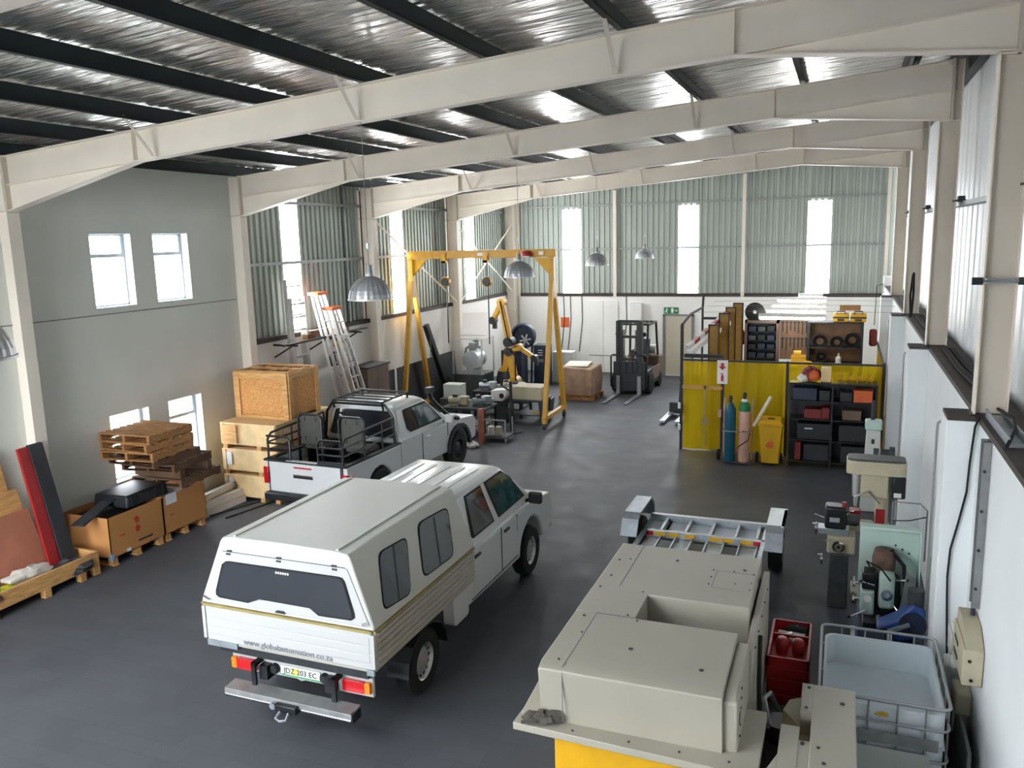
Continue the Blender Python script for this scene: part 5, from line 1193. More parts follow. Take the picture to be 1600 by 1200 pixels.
# ---------------------------------------------------------------- welding bay
wbx = thing('welding_screen', 'yellow see-through welding curtain hung between steel posts round the bay', 'welding screen', (0, 18.72, 0))
def curtain(x0, x1, z0, z1, y=0.0, ph=0.0):
    m = MB(); n = max(8, int((x1 - x0) / 0.05))
    for i in range(n + 1):
        x = x0 + (x1 - x0) * i / n; d = 0.022 * math.sin(x * 17 + ph) + 0.012 * math.sin(x * 41 + ph * 2)
        m.v += [(x, y + d, z0), (x, y + d * 0.5, z1)]
    m.f = [(2 * i, 2 * i + 2, 2 * i + 3, 2 * i + 1) for i in range(n)]
    return m
part('curtain', curtain(-3.25, -2.42, 0.02, 2.04), 'weld_curtain', wbx, smooth=True)
part('curtain', curtain(-2.34, -1.02, 0.02, 2.05, ph=1.3), 'weld_curtain', wbx, smooth=True)
part('curtain', curtain(-1.0, 0.86, 0.02, 2.05, ph=2.1), 'weld_curtain', wbx, smooth=True)
m = MB(); n = 50
for i in range(n + 1):
    y = 0.05 + 3.9 * i / n; d = 0.025 * math.sin(y * 15)
    m.v += [(0.90 + d, y, 0.1), (0.90 + d * 0.5, y, 2.05)]
m.f = [(2 * i, 2 * i + 2, 2 * i + 3, 2 * i + 1) for i in range(n)]
part('curtain', m, 'weld_curtain', wbx, smooth=True)
for x, h in ((-3.29, 2.86), (-2.38, 2.12), (-1.01, 2.1), (0.89, 2.12)):
    part('screen_post', MB().box(x - 0.03, x + 0.03, -0.03, 0.03, 0, h), 'board_dark', wbx)
part('curtain_rail', MB().box(-3.29, 0.89, -0.02, 0.02, 2.05, 2.09), 'board_dark', wbx)
part('side_rail', MB().box(0.87, 0.91, 0, 4.0, 2.05, 2.09), 'board_dark', wbx)
part('orange_tape', MB().box(-3.26, -2.38, -0.05, -0.035, 1.42, 1.50), 'pine', wbx)
part('seam_strip', MB().box(-2.78, -2.74, -0.05, -0.036, 0.1, 1.5), 'brass_strip', wbx)
part('warning_triangle', MB().prism([(-2.87, 0.62), (-2.63, 0.62), (-2.75, 0.84)], 'y', -0.042, -0.036), 'brass_strip', wbx)
part('hinge_block', MB().box(-3.36, -3.30, -0.05, 0.02, 0.95, 1.08), 'white_sign', wbx); part('hinge_block', MB().box(-3.36, -3.30, -0.05, 0.02, 0.45, 0.58), 'white_sign', wbx)
part('door_latch', MB().box(-2.46, -2.39, -0.08, -0.03, 0.80, 0.98), 'pink_cyl', wbx, bev=0.01)
# handrail that climbs over the bay
hr_ = thing('hand_rail', 'dark pipe handrail rising from the curtain post into the bay', 'handrail', (-3.29, 18.75, 0))
part('rail_pipe', MB().tube([(0, 0, 2.86), (0.02, 1.0, 3.0), (0.05, 2.6, 3.02), (0.05, 2.7, 3.3)], 0.03, 8), 'board_dark', hr_, smooth=True)
part('rail_post', MB().tube([(0, 0.05, 2.1), (0, 0.05, 2.86)], 0.028, 8), 'board_dark', hr_, smooth=True)
part('rail_post', MB().tube([(0.05, 2.6, 0.0), (0.05, 2.6, 3.02)], 0.028, 8), 'board_dark', hr_, smooth=True)
sign = thing('arrow_sign', 'white sign with red down arrow and extinguisher on the curtain post', 'sign', (-2.38, 18.66, 1.84))
part('sign_plate', MB().box(-0.115, 0.115, 0, 0.015, -0.28, 0.25), 'white_sign', sign)
part('red_arrow', MB().prism([(-0.03, 0.19), (0.03, 0.19), (0.03, 0.11), (0.08, 0.11), (0, 0.03), (-0.08, 0.11), (-0.03, 0.11)], 'y', -0.003, 0), 'letter_red', sign)
part('extinguisher_pictogram', MB().prism(rrect(-0.03, 0.03, -0.22, -0.08, 0.25), 'y', -0.003, 0).box(-0.012, 0.012, -0.003, 0, -0.08, -0.05).box(-0.05, 0.012, -0.003, 0, -0.055, -0.04), 'letter_red', sign)
# side screens, board stack and boom inside the bay
for k, (x, y, h, lb) in enumerate([(-2.75, 19.9, 2.72, 'yellow upright board first behind the welding curtain'), (-2.62, 20.7, 2.92, 'yellow upright board second behind the welding curtain'), (-2.55, 21.4, 3.0, 'yellow upright board third behind the welding curtain'), (-2.45, 22.1, 3.05, 'yellow upright board farthest behind the welding curtain')]):
    b_ = thing('yellow_screen', lb, 'screen', (x, y, 0), 0, 'yellow boards standing inside the welding bay')
    part('screen_board', MB().box(-0.10, 0.10, -0.02, 0.02, 0.05, h), 'mustard', b_)
    part('screen_frame', MB().box(-0.13, -0.10, -0.03, 0.03, 0, h + 0.03).box(0.10, 0.13, -0.03, 0.03, 0, h + 0.03).box(-0.13, 0.13, -0.03, 0.03, h, h + 0.03), 'board_dark', b_)
bm_ = thing('striped_boom', 'red and white boom resting aslant over the welding bay corner', 'boom', (-3.2, 18.95, 2.32))
d0, d1 = Vector((0, 0, 0)), Vector((0.55, 2.4, 0.56))
for k in range(8):
    part('boom_segment', MB().bar(d0.lerp(d1, k / 8), d0.lerp(d1, (k + 1) / 8), 0.10, 0.09), 'red_paint' if k % 2 else 'white_sign', bm_)
single('white_profile', MB().bar((-0.02, 0, 0), (0.55, 2.3, 0.45), 0.14, 0.10), 'white_sign', 'white profile lying under the red striped boom', 'profile', loc=(-3.15, 18.98, 2.20))
fr2 = thing('bay_beam', 'dark steel cross beam over the entrance of the welding bay', 'beam', (0, 0, 0))
part('cross_beam', MB().box(-3.26, -2.4, 18.86, 18.94, 2.10, 2.18).box(-3.26, -2.6, 21.3, 21.36, 2.72, 2.78), 'board_dark', fr2)
# tools wall of the bay
ps = thing('tool_cupboard', 'open brown framed cupboard full of dark tools at the back of the bay', 'cupboard', (-1.86, 22.3, 0))
part('frame', MB().box(-0.42, -0.36, -0.2, 0.2, 0, 2.62).box(0.36, 0.42, -0.2, 0.2, 0, 2.62).box(-0.42, 0.42, -0.2, 0.2, 2.56, 2.62), 'brown_board', ps)
part('back', MB().box(-0.36, 0.36, 0.17, 0.2, 0, 2.56), 'navy', ps)
for z in (1.65, 1.88, 2.1, 2.33):
    part('shelf', MB().box(-0.36, 0.36, -0.18, 0.18, z, z + 0.02), 'board_dark', ps)
TL = ['upper', 'middle', 'lower', 'lowest']
for r_, z in enumerate((2.35, 2.12, 1.90, 1.67)):
    for k in range(3):
        h = 0.11 + 0.05 * R.random()
        single('tool_case', MB().box(-0.09, 0.09, -0.12, 0.12, 0, h), ['navy', 'machine_dark', 'black_plastic', 'navy'][(k + r_) % 4], '%s tool case on the %s shelf of the brown framed cupboard' % (['leftmost', 'middle', 'rightmost'][k], TL[r_]), 'tool case', 'tool cases in the brown framed cupboard', (-1.86 - 0.23 + 0.23 * k, 22.22, z), bev=0.008)
pg = thing('peg_board', 'tan peg board with hanging tools between the cupboard and the dark rack', 'peg board', (-1.07, 22.46, 1.3))
part('board', MB().box(-0.36, 0.36, 0, 0.02, 0.3, 1.32), 'peg_tan', pg)
for r_ in range(2):
    for k in range(7):
        l = 0.2 + 0.12 * R.random()
        single('hand_tool', MB().box(-0.014, 0.014, -0.02, 0, -l, 0).cbox((0, -0.012, 0.0), (0.06, 0.024, 0.05)), 'dark_steel', '%s tool of the %s row on the tan peg board' % (['first', 'second', 'third', 'fourth', 'fifth', 'sixth', 'last'][k], ['upper', 'lower'][r_]), 'tool', 'tools hanging on the tan peg board', (-1.36 + 0.095 * k, 22.455, 2.56 - 0.42 * r_))
rk2 = thing('tool_rack', 'dark steel rack with cardboard backing loaded with hoses and tools', 'rack', (-0.1, 22.3, 0))
for x in (-0.62, 0.62):
    part('upright', MB().box(x - 0.03, x + 0.03, -0.25, 0.25, 0, 2.6), 'board_dark', rk2)
part('backing', MB().box(-0.6, 0.6, 0.2, 0.22, 1.5, 2.58), 'peg_tan', rk2)
for z in (1.55, 1.95, 2.58):
    part('shelf', MB().box(-0.62, 0.62, -0.25, 0.22, z, z + 0.03), 'board_dark', rk2)
for k, (x, z, r_, lb) in enumerate([(-0.35, 2.12, 0.17, 'coiled black hose left on the upper shelf of the dark rack'), (0.05, 2.1, 0.15, 'coiled black hose in the middle of the dark rack'), (0.40, 2.16, 0.17, 'coiled black hose right on the upper shelf of the dark rack'), (-0.3, 1.73, 0.13, 'coiled dark hose on the lower shelf of the dark rack')]):
    m = MB()
    for q in range(3): m.tube([((r_ - 0.03 * q) * math.cos(2 * PI * i / 16), 0.05 * q, (r_ - 0.03 * q) * math.sin(2 * PI * i / 16)) for i in range(16)], 0.022, 5, True)
    single('hose_coil', m, 'black_rubber', lb, 'hose', 'hose coils on the dark rack', (-0.1 + x, 22.1, z), smooth=True)
single('oil_can', MB().lathe([(0.001, 0), (0.07, 0), (0.07, 0.14), (0.03, 0.18), (0.02, 0.25), (0.001, 0.25)], (0, 0, 0), 'z', 12), 'white_sign', 'pale round can on the lower shelf of the dark rack', 'can', loc=(0.0, 22.15, 1.58), smooth=True)
for k, (x, lb) in enumerate([(0.02, 'yellow power tool case left on top of the dark rack'), (0.42, 'yellow power tool case right on top of the dark rack')]):
    y_ = thing('yellow_tool_case', lb, 'tool case', (-0.1 + x + 0.1, 22.25, 2.612), 0, 'yellow cases on the dark rack')
    part('case_body', MB().box(-0.18, 0.18, -0.12, 0.12, 0, 0.22), 'yellow_bright', y_, bev=0.03); part('case_handle', MB().tube([(-0.09, -0.12, 0.2), (-0.09, -0.14, 0.27), (0.09, -0.14, 0.27), (0.09, -0.12, 0.2)], 0.014, 6), 'black_plastic', y_)
    part('case_band', MB().box(-0.185, 0.185, -0.125, 0.125, 0.09, 0.13), 'black_plastic', y_); part('case_label', MB().box(-0.08, 0.08, -0.127, -0.12, 0.03, 0.08), 'black_plastic', y_)
single('wooden_box', MB().box(-0.24, 0.24, -0.12, 0.12, 0, 0.12), 'pallet_wood', 'brown wooden box lying on the two yellow cases', 'box', loc=(0.22, 22.25, 2.90), bev=0.008)
single('dark_fan_guard', MB().lathe([(0.05, 0), (0.16, 0.02), (0.25, 0.06), (0.24, 0.09), (0.1, 0.1), (0.05, 0.1)], (0, 0, 0), 'y', 18), 'black_plastic', 'black round fan standing on the brown framed cupboard', 'fan', loc=(-2.05, 22.2, 2.83), smooth=True)
single('yellow_hard_hat', MB().lathe([(0.17, 0), (0.14, 0.02), (0.13, 0.09), (0.09, 0.15), (0.001, 0.17)], (0, 0, 0), 'z', 18), 'yellow_bright', 'yellow hard hat shape in front of the tan peg board', 'helmet', loc=(-0.98, 21.5, 1.93), smooth=True)
tb2 = thing('bay_workbench', 'steel workbench under the tool wall inside the welding bay', 'workbench', (-0.6, 21.5, 0))
part('bench_top', MB().box(-0.75, 0.95, -0.35, 0.35, 1.52, 1.57), 'machine_dark', tb2)
for x in (-0.7, 0.9):
    for y in (-0.3, 0.3): part('leg', MB().box(x - 0.03, x + 0.03, y - 0.03, y + 0.03, 0, 1.52), 'board_dark', tb2)
single('paper_stack', MB().box(-0.25, 0.2, -0.12, 0.12, 0, 0.05), 'paper', 'white paper stack on the bench below the hard hat', 'paper', loc=(-1.1, 21.35, 1.57))
single('bench_machine', MB().box(-0.17, 0.17, -0.15, 0.15, 0, 0.26).cyl((-0.12, 0, 0.28), (0.06, 0, 0.28), 0.1, n=12), 'yellow_bright', 'yellow machine on the bench beneath the tan peg board', 'machine', loc=(-0.92, 21.62, 1.571), bev=0.02)
bpy.data.objects['yellow_hard_hat'].location = (-0.70, 21.35, 1.572)
single('red_jacket', MB().blob((0, 0, 0), (0.14, 0.07, 0.26), 4, 0.1), 'carpet_red', 'dark red jacket hanging beside the brown framed cupboard', 'jacket', loc=(-2.42, 22.4, 2.12), smooth=True)
single('red_case', MB().box(-0.09, 0.09, -0.1, 0.1, 0, 0.42), 'carpet_red', 'dark red coil on the wall right of the dark rack', 'coil', loc=(0.78, 22.4, 2.0), bev=0.05)
# ceiling-hung tubes
lc = 0
for k, (y, x0, x1) in enumerate([(20.03, -1.76, -0.29), (21.7, -1.74, -0.31), (23.2, -1.73, -0.35), (25.05, -1.72, -0.36), (26.5, -1.2, -0.5)]):
    t = thing('tube_lamp', ['lit fluorescent tube lamp nearest over the welding bay', 'lit fluorescent tube lamp second over the welding bay', 'lit fluorescent tube lamp third over the welding bay', 'lit fluorescent tube lamp fourth over the welding bay', 'shortest lit fluorescent tube lamp at the back of the bay'][k], 'lamp', ((x0 + x1) / 2, y, 2.9), 0, 'fluorescent tubes over the welding bay')
    hx = (x1 - x0) / 2
    part('lamp_tube', MB().cyl((-hx + 0.03, 0, 0), (hx - 0.03, 0, 0), 0.028, n=10), 'tube_light', t, smooth=True)
    part('lamp_batten', MB().box(-hx, hx, -0.06, 0.06, 0.045, 0.11), 'white_plastic', t)
    part('lamp_holder', MB().box(-hx, -hx + 0.03, -0.025, 0.025, -0.03, 0.05), 'white_plastic', t); part('lamp_holder', MB().box(hx - 0.03, hx, -0.025, 0.025, -0.03, 0.05), 'white_plastic', t)
    for s in (-1, 1):
        part('lamp_wire', MB().tube([(s * hx * 0.8, 0, 0.11), (s * hx * 0.8, 0, 0.17)], 0.006, 5), 'black_rubber', t)
cw = thing('lamp_cable', 'tight wire carrying the tube lamps from the bay rail to the right wall', 'wire')
for y in (20.03, 21.7, 23.2, 25.05, 26.5):
    part('support_wire', MB().tube([(-3.2, y, 3.02), (-1.0, y, 3.075), (1.20, y, 3.05)], 0.004, 5), 'grey_mid', cw)
# black shelf unit in front of the curtain
sh = thing('black_shelf_unit', 'black steel shelf unit with tool boxes in front of the yellow curtain', 'shelf unit', (-0.08, 18.2, 0))
for x in (-0.83, 0.0, 0.83):
    for y in (-0.24, 0.24):
        part('upright', MB().box(x - 0.02, x + 0.02, y - 0.02, y + 0.02, 0, 1.78), 'black_paint', sh)
for z in (0.10, 0.55, 1.0, 1.38, 1.76):
    part('shelf_board', MB().box(-0.84, 0.84, -0.25, 0.25, z, z + 0.02), 'black_paint', sh)
part('back_panel', MB().box(-0.84, 0.84, 0.245, 0.255, 0.05, 1.78), 'black_paint', sh)
def bx(name, label, mat, x, z, w, h, d=0.33, group='boxes on the black shelf unit', cat='box', y=18.17, bev=0.012):
    return single(name, MB().box(-w / 2, w / 2, -d / 2, d / 2, 0, h), mat, label, cat, group, (x, y, z), bev=bev)
bx('tool_box', 'blue box at the left of the top shelf of the black unit', 'navy', -0.62, 1.40, 0.48, 0.26)
bx('tool_box', 'black box beside the blue box on the black unit', 'black_plastic', -0.23, 1.40, 0.22, 0.22)
bx('tool_box', 'black box on the right half of the top shelf beside the orange box', 'black_plastic', 0.18, 1.40, 0.24, 0.2)
bx('tool_box', 'orange box at the right of the top shelf of the black unit', 'orange', 0.50, 1.40, 0.36, 0.25)
bx('tool_bag', 'magenta bag on the second shelf of the black unit', 'carpet_red', -0.45, 1.022, 0.34, 0.2)
bx('tool_bag', 'small magenta box beside the bag on the second shelf', 'carpet_red', -0.2, 1.022, 0.16, 0.24)
bx('tool_box', 'brown tray on the right of the second shelf of the black unit', 'brown_board', 0.3, 1.022, 0.36, 0.2)
bx('storage_bin', 'black bin left on the third shelf of the black unit', 'black_plastic', -0.42, 0.572, 0.66, 0.34)
bx('storage_bin', 'black bin right on the third shelf of the black unit', 'black_plastic', 0.40, 0.572, 0.66, 0.34)
bx('storage_bin', 'dark bin left on the bottom shelf of the black unit', 'board_dark', -0.36, 0.122, 0.5, 0.34)
bx('storage_bin', 'dark bin right on the bottom shelf of the black unit', 'board_dark', 0.42, 0.122, 0.6, 0.34)
bx('red_box', 'narrow red box at the left end of the bottom shelf', 'carpet_red', -0.72, 0.122, 0.12, 0.38)
bx('bin_label', 'pale label card on the left black bin', 'paper', -0.52, 0.80, 0.16, 0.03, 0.004, cat='label', y=17.968, bev=0)
hl = thing('welding_helmet', 'red and orange welding helmet standing on the black shelf unit', 'helmet', (-0.52, 18.15, 1.785))
part('helmet_shell', MB().blob((0, 0, 0.13), (0.2, 0.18, 0.18), 6, 0.06), 'carpet_red', hl, smooth=True); part('helmet_visor', MB().blob((0.06, -0.12, 0.12), (0.12, 0.1, 0.13), 9, 0.06), 'orange', hl, smooth=True)
part('white_cloth', MB().blob((-0.14, -0.12, 0.07), (0.12, 0.1, 0.09), 12, 0.12), 'cloth_white', hl, smooth=True)
bx('cardboard_box', 'small upright cardboard box on the black shelf unit', 'pine_pale', -0.22, 1.785, 0.2, 0.3, 0.25, None, 'carton')
for k, x in enumerate((0.08, 0.26, 0.44, 0.62)):
    single('yellow_spool', MB().lathe([(0.02, -0.05), (0.09, -0.05), (0.09, -0.04), (0.06, -0.035), (0.06, 0.035), (0.09, 0.04), (0.09, 0.05), (0.02, 0.05)], (0, 0, 0.09), 'x', 14), 'yellow_bright', ['first yellow spool beside the small carton on the black unit', 'second yellow spool on top of the black unit', 'third yellow spool on top of the black unit', 'last yellow spool at the right end of the black unit'][k], 'spool', 'yellow spools on the black shelf unit', (-0.02 + x, 18.15, 1.782), smooth=True)
# gas bottles, bin
ct = thing('bottle_trolley', 'pale steel trolley holding two gas bottles by the curtain', 'trolley', (-1.95, 17.85, 0))
part('toe_plate', MB().box(-0.28, 0.30, -0.16, 0.14, 0.03, 0.05), 'machine_dark', ct)
for x in (-0.29, 0.30):
    part('trolley_rail', MB().tube([(x, 0.15, 0.05), (x, 0.15, 1.22), (x, 0.25, 1.36)], 0.018, 8), 'pink_cyl', ct, smooth=True)
for z in (0.25, 0.72):
    part('cross_tube', MB().tube([(-0.29, 0.15, z), (0.30, 0.15, z)], 0.015, 6), 'pink_cyl', ct)
part('front_bar', MB().tube([(-0.29, 0.15, 0.72), (-0.28, -0.16, 0.72), (0.0, -0.17, 0.72), (0.30, -0.16, 0.72), (0.30, 0.15, 0.72)], 0.012, 6), 'wire_grey', ct)
for x in (-0.40, 0.41):
    part('trolley_wheel', MB().lathe([(0.001, -0.03), (0.11, -0.03), (0.12, 0), (0.11, 0.03), (0.001, 0.03)], (x, 0.16, 0.12), 'x', 16), 'black_rubber', ct, smooth=True)
def bottle(label, x, mat, h, cap):
    b_ = thing('gas_bottle', label, 'gas bottle', (x, 17.82, 0.052), 0, 'gas bottles on the trolley')
    part('bottle_body', MB().lathe([(0.001, 0), (0.11, 0), (0.118, 0.02), (0.118, h - 0.22), (0.11, h - 0.14), (0.07, h - 0.06), (0.04, h - 0.02), (0.04, h)], (0, 0, 0), 'z', 20), mat, b_, smooth=True)
    part('bottle_neck', MB().cyl((0, 0, h - 0.02), (0, 0, h + 0.06), 0.03, n=10), 'dark_steel', b_)
    part('valve', MB().cyl((0, -0.06, h + 0.06), (0, 0.06, h + 0.06), 0.035, n=10).cyl((0, 0, h + 0.06), (0, 0, h + 0.13), 0.045, 0.03, 10), cap, b_)
    return b_
bottle('dark teal gas bottle on the left of the trolley', -2.09, 'teal_cyl', 1.28, 'board_dark')
pk = bottle('pinkish gas bottle with green shoulder on the right of the trolley', -1.80, 'pink_cyl', 1.36, 'black_paint')
part('green_shoulder', MB().lathe([(0.1195, 1.10), (0.1195, 1.16), (0.112, 1.225), (0.072, 1.305), (0.042, 1.345)], (0, 0, 0), 'z', 20), 'green_sign', pk, smooth=True)
part('white_ring', MB().lathe([(0.05, 1.34), (0.075, 1.30), (0.08, 1.31), (0.05, 1.36)], (0, 0, 0), 'z', 16), 'white_sign', pk, smooth=True)
part('hose', MB().tube([(-0.02, -0.13, 0.68), (0.13, -0.1, 0.66), (0.1, -0.14, 0.5), (-0.1, -0.16, 0.35), (-0.17, -0.15, 0.2)], 0.016, 6), 'cloth_brown', pk, smooth=True)
single('white_roll', MB().bar((0, 0, 0), (0.32, 0.2, 0.62), 0.09, 0.03), 'cloth_white', 'pale bent strip leaning between the gas bottles and the yellow bin', 'strip', loc=(-1.62, 17.95, 0.80))
wb_ = thing('wheelie_bin', 'yellow plastic wheelie bin beside the black shelf unit', 'bin', (-1.26, 17.98, 0))
part('bin_body', MB().loft([[(-0.18, -0.2, 0.05), (0.18, -0.2, 0.05), (0.18, 0.2, 0.05), (-0.18, 0.2, 0.05)], [(-0.235, -0.26, 0.88), (0.235, -0.26, 0.88), (0.235, 0.26, 0.88), (-0.235, 0.26, 0.88)]]), 'yellow_plastic', wb_, bev=0.025)
part('bin_rim', MB().box(-0.255, 0.255, -0.28, 0.28, 0.87, 0.91), 'yellow_plastic', wb_, bev=0.012); part('bin_lid', MB().loft([[(-0.25, -0.28, 0.912), (0.25, -0.28, 0.912), (0.25, 0.30, 0.912), (-0.25, 0.30, 0.912)], [(-0.2, -0.22, 0.985), (0.2, -0.22, 0.985), (0.2, 0.28, 0.985), (-0.2, 0.28, 0.985)]]), 'yellow_bright', wb_, bev=0.02)
part('lid_handle', MB().box(-0.07, 0.07, -0.1, 0.0, 0.985, 1.0), 'black_plastic', wb_)
for s in (-1, 1): part('bin_wheel', MB().lathe([(0.001, -0.02), (0.09, -0.02), (0.09, 0.02), (0.001, 0.02)], (s * 0.2, 0.24, 0.09), 'x', 14), 'black_rubber', wb_, smooth=True)
part('hand_print', MB().prism([(-0.09, 0.46), (-0.06, 0.40), (0.06, 0.40), (0.07, 0.50), (0.05, 0.56), (0.03, 0.52), (0.02, 0.58), (-0.005, 0.53), (-0.03, 0.57), (-0.045, 0.51)], 'y', -0.238, -0.23), 'orange', wb_)
# ---------------------------------------------------------------- trailer
tl = thing('galvanised_trailer', 'galvanised vehicle trailer with box mudguards and reflective crossbar', 'trailer', (-1.75, 0, 0))
for s in (-1, 1):
    part('side_rail', MB().box(s * 0.86 - 0.03, s * 0.86 + 0.03, 8.6, 12.5, 0.42, 0.52), 'galv', tl)
    part('mudguard', MB().prism([(11.45, 0.52), (11.60, 0.74), (11.75, 0.80), (12.55, 0.80), (12.75, 0.66), (12.78, 0.45), (12.74, 0.45), (12.70, 0.63), (12.52, 0.77), (11.77, 0.77), (11.64, 0.72), (11.49, 0.50)], 'x', min(s * 0.90, s * 1.14), max(s * 0.90, s * 1.14)), 'galv', tl)
    part('mudguard_skirt', MB().prism([(11.45, 0.52), (11.60, 0.74), (11.75, 0.80), (12.55, 0.80), (12.75, 0.66), (12.78, 0.45), (12.6, 0.6), (11.7, 0.62)], 'x', min(s * 1.135, s * 1.145), max(s * 1.135, s * 1.145)) if s < 0 else MB().box(1.10, 1.14, 11.7, 12.5, 0.76, 0.80), 'galv', tl)
    part('wheel', MB().lathe([(0.001, -0.1), (0.2, -0.1), (0.29, -0.095), (0.31, -0.06), (0.31, 0.06), (0.29, 0.095), (0.2, 0.1), (0.001, 0.1)], (s * 1.02, 12.12, 0.31), 'x', 24), 'black_rubber', tl, smooth=True)
    part('wheel_rim', MB().lathe([(0.001, -0.105), (0.15, -0.105), (0.19, -0.1), (0.19, 0.1), (0.15, 0.105), (0.001, 0.105)], (s * 1.02, 12.12, 0.31), 'x', 20), 'galv_dull', tl, smooth=True)
part('rear_crossbar', MB().box(-0.89, 0.89, 12.44, 12.52, 0.44, 0.56), 'galv', tl)
cb_ = part('lamp_crossbar', MB().box(-0.88, 0.88, 11.82, 11.88, 0.42, 0.52), 'galv', tl)
for k, (x, mt) in enumerate([(-0.80, 'lens_red'), (-0.62, 'yellow_bright'), (-0.42, 'yellow_bright'), (-0.18, 'yellow_bright'), (0.18, 'yellow_bright'), (0.36, 'yellow_bright'), (0.62, 'yellow_bright'), (0.80, 'lens_red')]):
    part('reflector_strip', MB().box(x - 0.08, x + 0.08, 11.812, 11.82, 0.445, 0.505), mt, cb_)
for x in (-0.62, -0.26, 0.10, 0.46, 0.76):
    part('bed_bearer', MB().box(x - 0.02, x + 0.02, 11.9, 12.44, 0.46, 0.52), 'galv', tl)
for x in (-0.70, -0.44, -0.08, 0.28, 0.62):
    part('bed_plate', MB().box(x - 0.15, x + 0.15, 11.9, 12.43, 0.44, 0.455), 'poly_white', tl)
for k in range(4):
    part('wheel_channel', MB().box(-0.72 + 0.46 * k - 0.12, -0.72 + 0.46 * k + 0.12, 8.7, 11.78, 0.40, 0.42).box(-0.72 + 0.46 * k - 0.13, -0.72 + 0.46 * k - 0.11, 8.7, 11.78, 0.42, 0.47).box(-0.72 + 0.46 * k + 0.11, -0.72 + 0.46 * k + 0.13, 8.7, 11.78, 0.42, 0.47), 'galv', tl)
part('axle', MB().tube([(-1.0, 12.12, 0.31), (1.0, 12.12, 0.31)], 0.04, 10), 'galv_dull', tl)
part('front_crossbar', MB().box(-0.86, 0.86, 8.6, 8.68, 0.42, 0.52), 'galv', tl)
part('prop_stand', MB().box(-0.05, 0.05, 8.7, 8.8, 0, 0.42), 'galv', tl)

# ---------------------------------------------------------------- big beige machine in the foreground
bmz = 1.70
mc = thing('beige_machine', 'large beige sheet metal machine cover with a square pocket in its top', 'machine', (0, 0, 0))
# top with pocket, built as a ring of slabs
part('cover_body', MB().box(-2.03, -0.62, 6.98, 8.17, 0.5, bmz), 'machine_beige', mc, bev=0.012)
part('cover_bridge', MB().box(-2.03, -1.51, 6.49, 6.985, 0.5, bmz), 'machine_beige', mc, bev=0.004)
part('pocket_floor', MB().box(-1.515, -0.60, 6.48, 6.99, 0.5, bmz - 0.34), 'machine_beige', mc)
part('front_hood', MB().prism([(6.485, bmz), (5.58, bmz), (5.50, bmz - 0.03), (5.56, 1.20), (6.485, 1.20)], 'x', -2.03, -0.66), 'machine_beige', mc, bev=0.010)
part('hood_side', MB().prism([(6.40, bmz - 0.03), (5.62, bmz - 0.03), (5.54, bmz - 0.07), (5.60, 1.20), (6.40, 1.20)], 'x', -0.66, -0.56), 'machine_beige', mc, bev=0.02)
part('side_flange', MB().box(-0.60, -0.54, 6.40, 8.1, 0.55, bmz - 0.10), 'machine_beige', mc, bev=0.01)
part('table', MB().prism([(-2.22, 5.43), (-0.40, 5.36), (-0.40, 6.2), (-2.0, 6.3), (-2.2, 5.95)], 'z', 1.16, 1.22), 'machine_beige', mc, bev=0.006)
part('left_wing', MB().prism([(5.45, 1.16), (5.6, 1.24), (6.1, 1.30), (6.6, 1.30), (6.6, 1.16)], 'x', -2.20, -2.03), 'machine_beige', mc, bev=0.01)
part('base_cabinet', MB().box(-1.9, -0.62, 5.48, 8.0, 0.08, 1.16), 'yellow_bright', mc, bev=0.01)
for x in (-1.8, -0.75):
    for y in (5.6, 7.9): part('foot', MB().cyl((x, y, 0), (x, y, 0.08), 0.06, n=12), 'black_rubber', mc)
part('seam', MB().box(-1.842, -1.838, 5.51, 6.48, bmz - 0.002, bmz + 0.002), 'grey_mid', mc)
part('seam', MB().box(-1.842, -1.838, 5.502, 5.512, 1.25, bmz - 0.03), 'grey_mid', mc)
part('seam', MB().box(-1.84, -1.52, 6.482, 6.488, bmz - 0.002, bmz + 0.002), 'grey_mid', mc)
part('seam', MB().box(-1.80, -1.796, 7.10, 8.16, bmz - 0.002, bmz + 0.002), 'grey_mid', mc)
part('hatch_plate', MB().box(-0.99, -0.64, 7.32, 7.70, bmz, bmz + 0.004), 'machine_beige', mc)
part('seam', MB().box(-0.995, -0.64, 7.70, 7.708, bmz + 0.001, bmz + 0.005), 'grey_mid', mc); part('seam', MB().box(-0.998, -0.99, 7.32, 7.705, bmz + 0.001, bmz + 0.005), 'grey_mid', mc)
for x, y, r_ in [(-1.95, 7.70, .014), (-1.85, 7.75, .009), (-1.93, 7.30, .012), (-1.96, 7.02, .010), (-1.40, 7.85, .016), (-0.75, 7.80, .016), (-0.66, 7.72, .008), (-1.03, 7.72, .008), (-1.03, 7.55, .008), (-1.03, 7.38, .008), (-0.84, 7.74, .008), (-0.66, 7.50, .008), (-0.66, 7.35, .010), (-1.93, 6.40, .014), (-1.86, 6.10, .009), (-1.42, 5.95, .018), (-0.85, 5.80, .018), (-1.90, 5.62, .010), (-1.48, 6.44, .010), (-0.80, 7.45, .010), (-1.56, 7.02, .008), (-1.58, 6.52, .010)]:
    part('screw', MB().cyl((x, y, bmz - 0.004), (x, y, bmz + 0.006), r_, n=8), 'dark_steel', mc)
for x in (-2.1, -1.75, -1.32, -0.95, -0.6):
    part('screw', MB().cyl((x, 5.47, 1.219), (x, 5.47, 1.225), 0.010, n=8), 'dark_steel', mc)
for z in (1.62, 1.55, 1.48, 1.36, 1.28):
    part('screw', MB().cyl((-0.565, 5.72 + 0.2 * (z - 1.28), z), (-0.552, 5.72 + 0.2 * (z - 1.28), z), 0.010, n=8), 'dark_steel', mc)
part('inspection_cutout', MB().box(-0.563, -0.556, 5.68, 5.74, 1.40, 1.47), 'machine_dark', mc)
